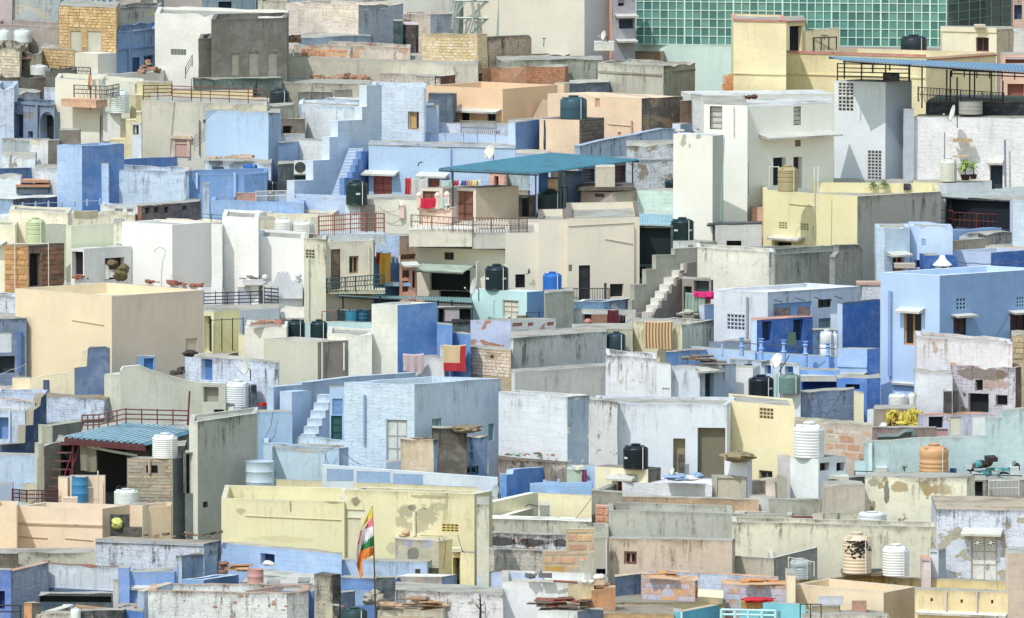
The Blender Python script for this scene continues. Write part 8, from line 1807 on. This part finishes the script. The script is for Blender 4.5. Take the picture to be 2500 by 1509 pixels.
# bottom: white box with rubble
h = H('white rendered box house with mossy rubble roof, bottom edge',[(92,1165),(660,1180),(885,1175)][:1] + [(860,1185)],1520,(228,230,232),stain=.15,patch=.06,mas=.02,par=.3,th=.25,d=4,rough=.03,pcol=(160,150,120),capcol=(190,182,165),roofcol=(196,190,170))
h = H('mossy ochre wall piece right of the white rendered box',[(660,1185),(880,1190)],1530,(196,186,140),stain=.7,patch=.2,d=.5,par=0,mas=.1)
rubble('grey pipes and rags on the white box roof',(320,480),1150,1530,8,.25,((170,168,165),(120,118,118)),dep=.5,hgt=.2,name='junk_pile',cat='junk')
pole_thing('rusty rod lying on the white box roof',[(530,1160),(740,1172)],1520,.05,(150,90,70),'rod','rod')
bag_pile('white basin and stones on the white box roof',[(925,1128,110,60),(860,1165,60,34),(800,1165,60,34)],1524,(214,214,208),'basin','basin','basin')
bag_pile('tangle of tan rope and sacking',[(940,1190,120,80)],1528,(176,150,122),'rope_tangle','rope','rope')
Wl('sandstone-capped stair stepping down to the left, bottom',[(758,1315),(860,1308),(860,1240),(960,1232),(960,1215),(1065,1212)],1540,(190,140,100),t=.6,stain=.2,mas=.3,capcol=(222,176,130),name='stair_cheek')
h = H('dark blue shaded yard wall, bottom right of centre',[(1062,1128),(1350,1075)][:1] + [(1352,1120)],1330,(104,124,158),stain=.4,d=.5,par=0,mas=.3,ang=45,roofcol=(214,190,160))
h = H('lilac rough yard back wall with an orange coping',[(1345,1068),(2464,1130)],1310,(196,204,230),mas=.5,bw=.5,bh=.15,stain=.25,patch=.2,pcol=(214,160,120),d=.5,par=0,rough=.02,roofcol=(220,176,140))
h = H('lilac-washed sandstone block house with slab coping, bottom',[(1288,1140),(1750,1158),(1772,1150)],1400,(190,176,186),col2=(150,110,95),mas=.4,bw=.5,bh=.25,stain=.15,patch=.45,pcol=(206,156,128),par=0,d=1.4,rough=.03,roofcol=(222,180,140),
      stones=dict(seg=0,x0=1292,y0=1165,x1=1745,y1=1392,w=.55,h=.24,cols=((196,184,200),(206,170,150),(186,190,220),(214,170,130)),n_max=70,out=.015,gap=.03))
rubble('orange sandstone slabs on the lilac-washed block house',(1390,1560),1125,1402,6,.3,((220,160,110),(206,150,105)),dep=.4,kind='slab',hgt=.15)
h = H('second lilac-washed sandstone house with slab coping',[(1985,1185),(2580,1210)],1420,(196,180,188),mas=.4,bw=.5,bh=.25,stain=.15,patch=.45,pcol=(206,156,128),par=0,d=1.6,rough=.03,roofcol=(222,176,130),
      stones=dict(seg=0,x0=1990,y0=1215,x1=2570,y1=1335,w=.55,h=.24,cols=((196,184,206),(206,170,150),(190,194,224)),n_max=50,out=.015,gap=.03))
rubble('long orange slabs on the second sandstone house',(2010,2450),1180,1422,8,.45,((222,160,105),(214,150,100)),dep=.4,kind='slab',hgt=.12)
h = H('mossy flat terrace floor between the sandstone houses',[(1040,1345),(2010,1330)],1430,(176,160,120),stain=.4,d=7,par=0,mas=.2,roofcol=(150,146,130))
pole_thing('thick pale yellow pipe lying between the sandstone houses',[(1770,1285),(1990,1300)],1395,.3,(226,216,176))
h = H('tan slab-edged terrace wall at the bottom edge',[(960,1430),(1570,1450)],1620,(190,160,112),mas=.6,bw=.5,bh=.16,stain=.3,patch=.2,d=3,par=0,roofcol=(160,148,122),rough=.05)
H('dark blue wall sliver in front of the sandstone stair',[(740,1420),(960,1320)][:1] + [(960,1400)],1600,(104,120,150),d=.5,par=0,stain=.3,mas=.1)
h = H('white low house with blue edge at the bottom, centre',[(395,1410),(740,1415)],1600,(222,224,230),d=1.6,par=0,stain=.15,mas=0)
rubble('heap of burnt dark window frames, bottom centre',(370,840),1395,1602,22,.3,((70,62,58),(110,98,86),(150,90,75)),dep=.8,kind='slab',hgt=.35,name='scrap_heap',cat='scrap')
# turquoise bottom
h = H('turquoise roof house at the bottom edge with a white pier',[(1565,1418),(1640,1425)],1620,(200,230,240),d=1,par=0,stain=.05,mas=0,rough=0)
Wl('turquoise slanting wall with a sandy coping, bottom',[(1635,1425),(2130,1330)],1618,(90,176,206),t=.35,dY=6,stain=.05,mas=0,patch=0,capcol=(205,180,150))
h = H('turquoise yard back wall, bottom right of centre',[(2130,1330),(2700,1365)],1560,(120,200,220),stain=.08,mas=0,d=.4,par=0,rough=0)
railing('thick turquoise balustrade at the bottom edge',[(1975,1490),(2440,1500)],1625,85,(180,222,236),rails=2,posts=4,r=.05,rp=.07)
cloth('red and gold saree bundle over the turquoise rail',(2145,2330),1335,1400,1570,(205,160,80),stripes=((140,90,50),1),fold=9)
bag_pile('bright red cloth heap over the turquoise rail',[(2280,1322,240,50),(2200,1330,90,40),(2380,1325,90,30)],1568,(206,30,40),'cloth_bundle','bundle','bundle')

tile(1800,1089)
h = H('grey smooth parapet wall behind the trough, right',[(268,455),(740,460)],610,(170,170,158),stain=.3,patch=.15,d=.5,par=0,mas=0)
h = H('dark red low door panel between white piers',[(462,598),(645,600)],665,(130,60,55),d=.3,par=0,stain=.2,mas=0)
h = H('pale stone pier right of the dark red panel',[(640,580),(740,582),(802,570)],668,(214,210,190),d=None,par=0,stain=.15,mas=0)
H('low cream ledge wall behind the squat white tank',[(800,572),(1045,580)],690,(206,202,178),d=1,par=0,stain=.35,mas=0)
tank('squat white tank on the cream weathered wall',1162,672,250,112,foot=705,col=(228,230,230),style='fat')
tank('tan tank torn and scorched black on one side',1030,1090,252,355,foot=1225,col=(222,206,170),style='ribbed')
tank('upright white ribbed tank, bottom right',1362,1112,235,275,foot=1232,col=(232,234,236),style='ribbed')
tank('small grey-white tank in front of the slanting concrete wall',545,1140,190,178,foot=1200,col=(176,182,190),style='fat')
railing('white pipe frame over the small grey tank',[(440,1080),(660,1120)],1234,125,(226,222,208),rails=1,posts=1,r=.018)
# black scorch flakes on the tan tank
def scorch():
    t_ = [o for o in bpy.data.objects if o.get('label','').startswith('tan tank torn')][0]; c = Vector(t_.location); rng = random.Random(5); k = px_m(c.y); r = 126 * k * 1.004; hh = 355 * k
    m = MB()
    for i in range(95):
        a = -math.pi / 2 + rng.gauss(.2,.4); z = hh * min(.8,max(.38,rng.gauss(.66,.12))); w = rng.uniform(.03,.2); dz = rng.uniform(.012,.05)
        p = [c + Vector((math.cos(a + s) * r,math.sin(a + s) * r,z + t + rng.uniform(-.02,.02))) for s,t in ((-w,-dz),(0,-dz * 1.3),(w,-dz * .6),(w * .8,dz),(0,dz * 1.2),(-w,dz * .7))]
        m.face(p)
    m.build('scorched_wrap',plain((44,44,44),.9),t_)
scorch()
h = H('peeling lilac house with a ledge over a pale double door',[(1712,540),(2600,560)],1165,(208,212,234),mas=.5,bw=.5,bh=.22,stain=.55,patch=.5,pcol=(176,172,152),d=5,par=0,rough=.03,roofcol=(186,172,140),scol=(70,76,90),
      ops=[('door',2008,770,2232,1150,(228,226,222)),('ledge',1940,705,2285,752,.6)])
for i,x in enumerate((2066,2178)):
    Yd = Yrow(NY(1168)); p = atY(NX(x),NY(832),Yd - .02); k = px_m(p.y)
    r_ = thing('door_rosette',('left' if i == 0 else 'right') + ' round spoked vent in the pale double door','vent',p,None)
    m = MB(); n = 20; ring = [p + Vector((math.cos(t * 2 * math.pi / n) * 25 * k,-.03,math.sin(t * 2 * math.pi / n) * 25 * k)) for t in range(n)]; m.face(ring); m.build('opening',DARK,r_)
    for j in range(3):
        a = j * math.pi / 3 + .2; m = MB(); d = Vector((math.cos(a) * 25 * k,0,math.sin(a) * 25 * k)); o = Vector((0,-.05,0)); m.tube([p - d + o,p + d + o],.018,5); m.build('spoke',plain((225,225,222),.6),r_)
h = H('lilac grey pier with pink notice, beside the peeling house',[(1650,890),(1730,895),(1795,880)],1190,(214,216,232),col2=(176,182,204),d=None,par=0,stain=.2,mas=0,ops=[('blk',1655,900,1725,940,(190,200,225))])
h = H('pink-topped notice stand low pier',[(1580,960),(1665,965)],1215,(222,206,206),d=.8,par=0,stain=.2,mas=0,roofcol=(220,160,130),ops=[('blk',1588,985,1655,1055,(226,214,220))])
h = H('cream sandstone slab house at the bottom right corner',[(2325,925),(2560,910)],1600,(230,212,180),d=2,par=0,stain=.1,mas=.3,bw=1,bh=.5,rough=.02,patch=.02)
h = H('yellow wall with a row of small spearhead slots',[(1270,1130),(2330,1165)],1240,(230,208,150),stain=.3,patch=.1,mas=0,d=.5,par=0,rough=.02,scol=(110,104,80),ops=[('hole',x,1195,x + 10,1222,(130,60,44)) for x in (1592,1638,1690,1742,1850,1902,1952,2002,2110,2160,2212,2262)])
h = H('yellow lower front with three brown dots and grey posts',[(1530,1228),(2330,1262)],1600,(226,206,156),stain=.25,patch=.06,mas=0,d=.8,par=0,rough=.01,ops=[('hole',1660,1305,1680,1335,(100,55,40)),('hole',1918,1318,1938,1350,(100,55,40)),('hole',2180,1322,2200,1355,(100,55,40)),('pipe',1795,1240,1808,1420,(206,200,200)),('pipe',2058,1250,2070,1430,(206,200,200)),('ledge',1545,1418,2320,1448,.2)])
h = H('cream front wall with a stepped left end, bottom right',[(428,1110),(500,1115)],1500,(236,220,178),d=2.5,par=0,stain=.06,mas=0,rough=0)
h = H('cream yard front wall with a tan right return, bottom right',[(498,1188),(1258,1268),(1532,1200)][:1] + [(1258,1262),(1532,1205)],1500,(236,220,178),col2=(206,182,148),d=None,par=.5,th=.2,stain=.06,mas=0,patch=.02,rough=0,roofcol=(190,150,90))
H('shaded yellow inner yard wall, stained orange',[(505,1150),(740,1120),(1330,1100)][:1] + [(1330,1115)],1225,(206,180,116),stain=.5,d=.5,par=0,mas=0,scol=(120,84,44))
boxthing('mossy tank platform slab on the yard wall',900,1092,1365,1118,1238,(120,112,84),'platform_slab','slab',1.6)
boxthing('lilac board leaning on the cream front wall',695,1290,912,1365,1508,(206,206,224),'board','board',.06)
boxthing('reddish sandstone tablet leaning on the cream front wall',985,1330,1112,1432,1512,(186,140,120),'stone_tablet','slab',.12)
h = H('olive grey block below the lilac board',[(640,1370),(880,1372)],1540,(160,150,118),d=.6,par=0,stain=.4,mas=0)
h = H('white crumbly ledge at the bottom edge, right',[(560,1445),(1290,1455)],1600,(216,210,196),d=1.6,par=0,stain=.35,mas=.1,rough=.06)
railing('thin black iron table frame over the turquoise yard',[(540,1478),(720,1478)],1620,120,(48,44,46),rails=1,posts=2,r=.02)
# ------------------------------------------------------------------ wires, pipes and other small things
def wire(label,pts,foot,r=.012,col=(60,60,64),sag=.0,dY=0.0):
    P = [N(p) for p in pts]; Q = []
    for (a,b) in zip(pts,pts[1:]):
        for i in range(8): t = i / 8; Q.append((a[0] + (b[0] - a[0]) * t,a[1] + (b[1] - a[1]) * t + sag * 4 * t * (1 - t)))
    Q.append(pts[-1]); return pole_thing(label,Q,foot,r,col,'wire','wire',None,dY)
tile(600,820)
wire('black cable sagging down from the chipped blue block rim',[(800,950),(880,1030),(990,1105)],1168,sag=12)
wire('loop of thin cable on the chipped blue block front',[(790,945),(700,985),(685,1040),(710,1100)],1168)
wire('thin cable down the dim blue wall left of the stair',[(235,650),(215,780),(150,905)],945)
pole_thing('white conduit beside the cement cylinder tank',[(215,1330),(222,1180),(235,1090)],1350,.02,(220,222,222))
tile(1200,1089)
wire('slack black wire crossing the yellow courtyard corner',[(858,450),(700,650)],700,sag=6)
wire('black hose lying from the coping to the cooler box',[(290,520),(320,500),(405,520)],658,r=.025)
tile(600,1089)
wire('drooping wire from the stone store to the yellow gap door',[(1500,770),(1690,775),(1720,830),(1700,1060)],1105)
wire('wire descending past the yellow pier to the dripping wall',[(1820,760),(1860,900),(1880,920)],1268)
tile(1200,500)
wire('cable hanging in the corner of the grey streaked wall',[(940,1235),(985,1240),(975,1290)],1430)
wire('power cable strung over the white porch to the yellow house',[(1940,1085 - 920),(2240,1100 - 940),(2330,140)],470,sag=10)
tile(1800,500)
wire('blue cable drooping along the lilac and blue roof walls',[(1885,488),(2035,500),(2200,505),(2470,490)],706,col=(60,80,130),sag=8,r=.02)
wire('slanting thin wire over the blue shaded right wall',[(2220,1140),(2345,925)],1500 - 20,sag=4)
tile(1800,820)
wire('thin diagonal cord across the mossy stone panel wall',[(730,740),(890,500)],790)
wire('stay wire of the white dish mast',[(360,310),(450,165)],612,r=.02)
tile(0,820)
wire('thin wire across the blue-black yard at the left edge',[(-20,330),(90,290),(230,240)],640,sag=8,col=(170,175,180))
wire('white hose looping over the blue barrel',[(612,1225),(650,1270),(720,1305),(810,1300)],1485,col=(220,220,216))
pole_thing('white post with a meter on the peach wall panel',[(840,1480),(842,1160)],1486,.03,(214,206,196),'meter_post','post')
wire('tangled wire coil above the sunk white tank',[(990,1320),(1020,1290),(1060,1305),(1090,1285),(1120,1310)],1476)
tile(600,180)
wire('slack wire across the cream plain wall, upper',[(1150,1150),(1240,1190),(1320,1150),(1310,1095)],1404,col=(150,148,140),sag=8)
wire('slack wire across the cream plain wall, lower',[(1145,1140),(1210,1190),(1325,1225)],1405,col=(150,148,140),sag=6)
wire('black bent lamp bracket on the lilac house wall',[(1480,795),(1490,765),(1520,760)],1090,r=.03)
tile(0,180)
pole_thing('thin tv mast behind the brown pipe railing',[(1728,240),(1726,40)],700,.02,(90,70,62),'mast','mast')
pole_thing('second thin tv mast behind the brown pipe railing',[(1648,220),(1644,42),(1728,42)],700,.018,(90,70,62),'mast','mast')
tile(1000,0,4.928)
pole_thing('tiny aerial on the long flat roof before the beige block',[(1615,560),(1618,470),(1600,462),(1640,462)],770,.03,(110,105,100),'aerial','aerial')
tile(2000,0,4.928)
pole_thing('spindly aerial on the yellow terrace by the gate frame',[(60,480),(62,430),(20,428),(110,428)],660,.03,(80,66,60),'aerial','aerial')
tile(1800,500)
for i,(x0,y0,x1,y1) in enumerate(((310,815,385,835),(500,800,580,825),(660,792,720,815),(835,785,905,808))):
    wire('short black clothes hook on the pale blue-grey house, ' + ['first','second','third','fourth'][i] + ' from left',[(x0,y0),(x1,y1)],1195,r=.022)
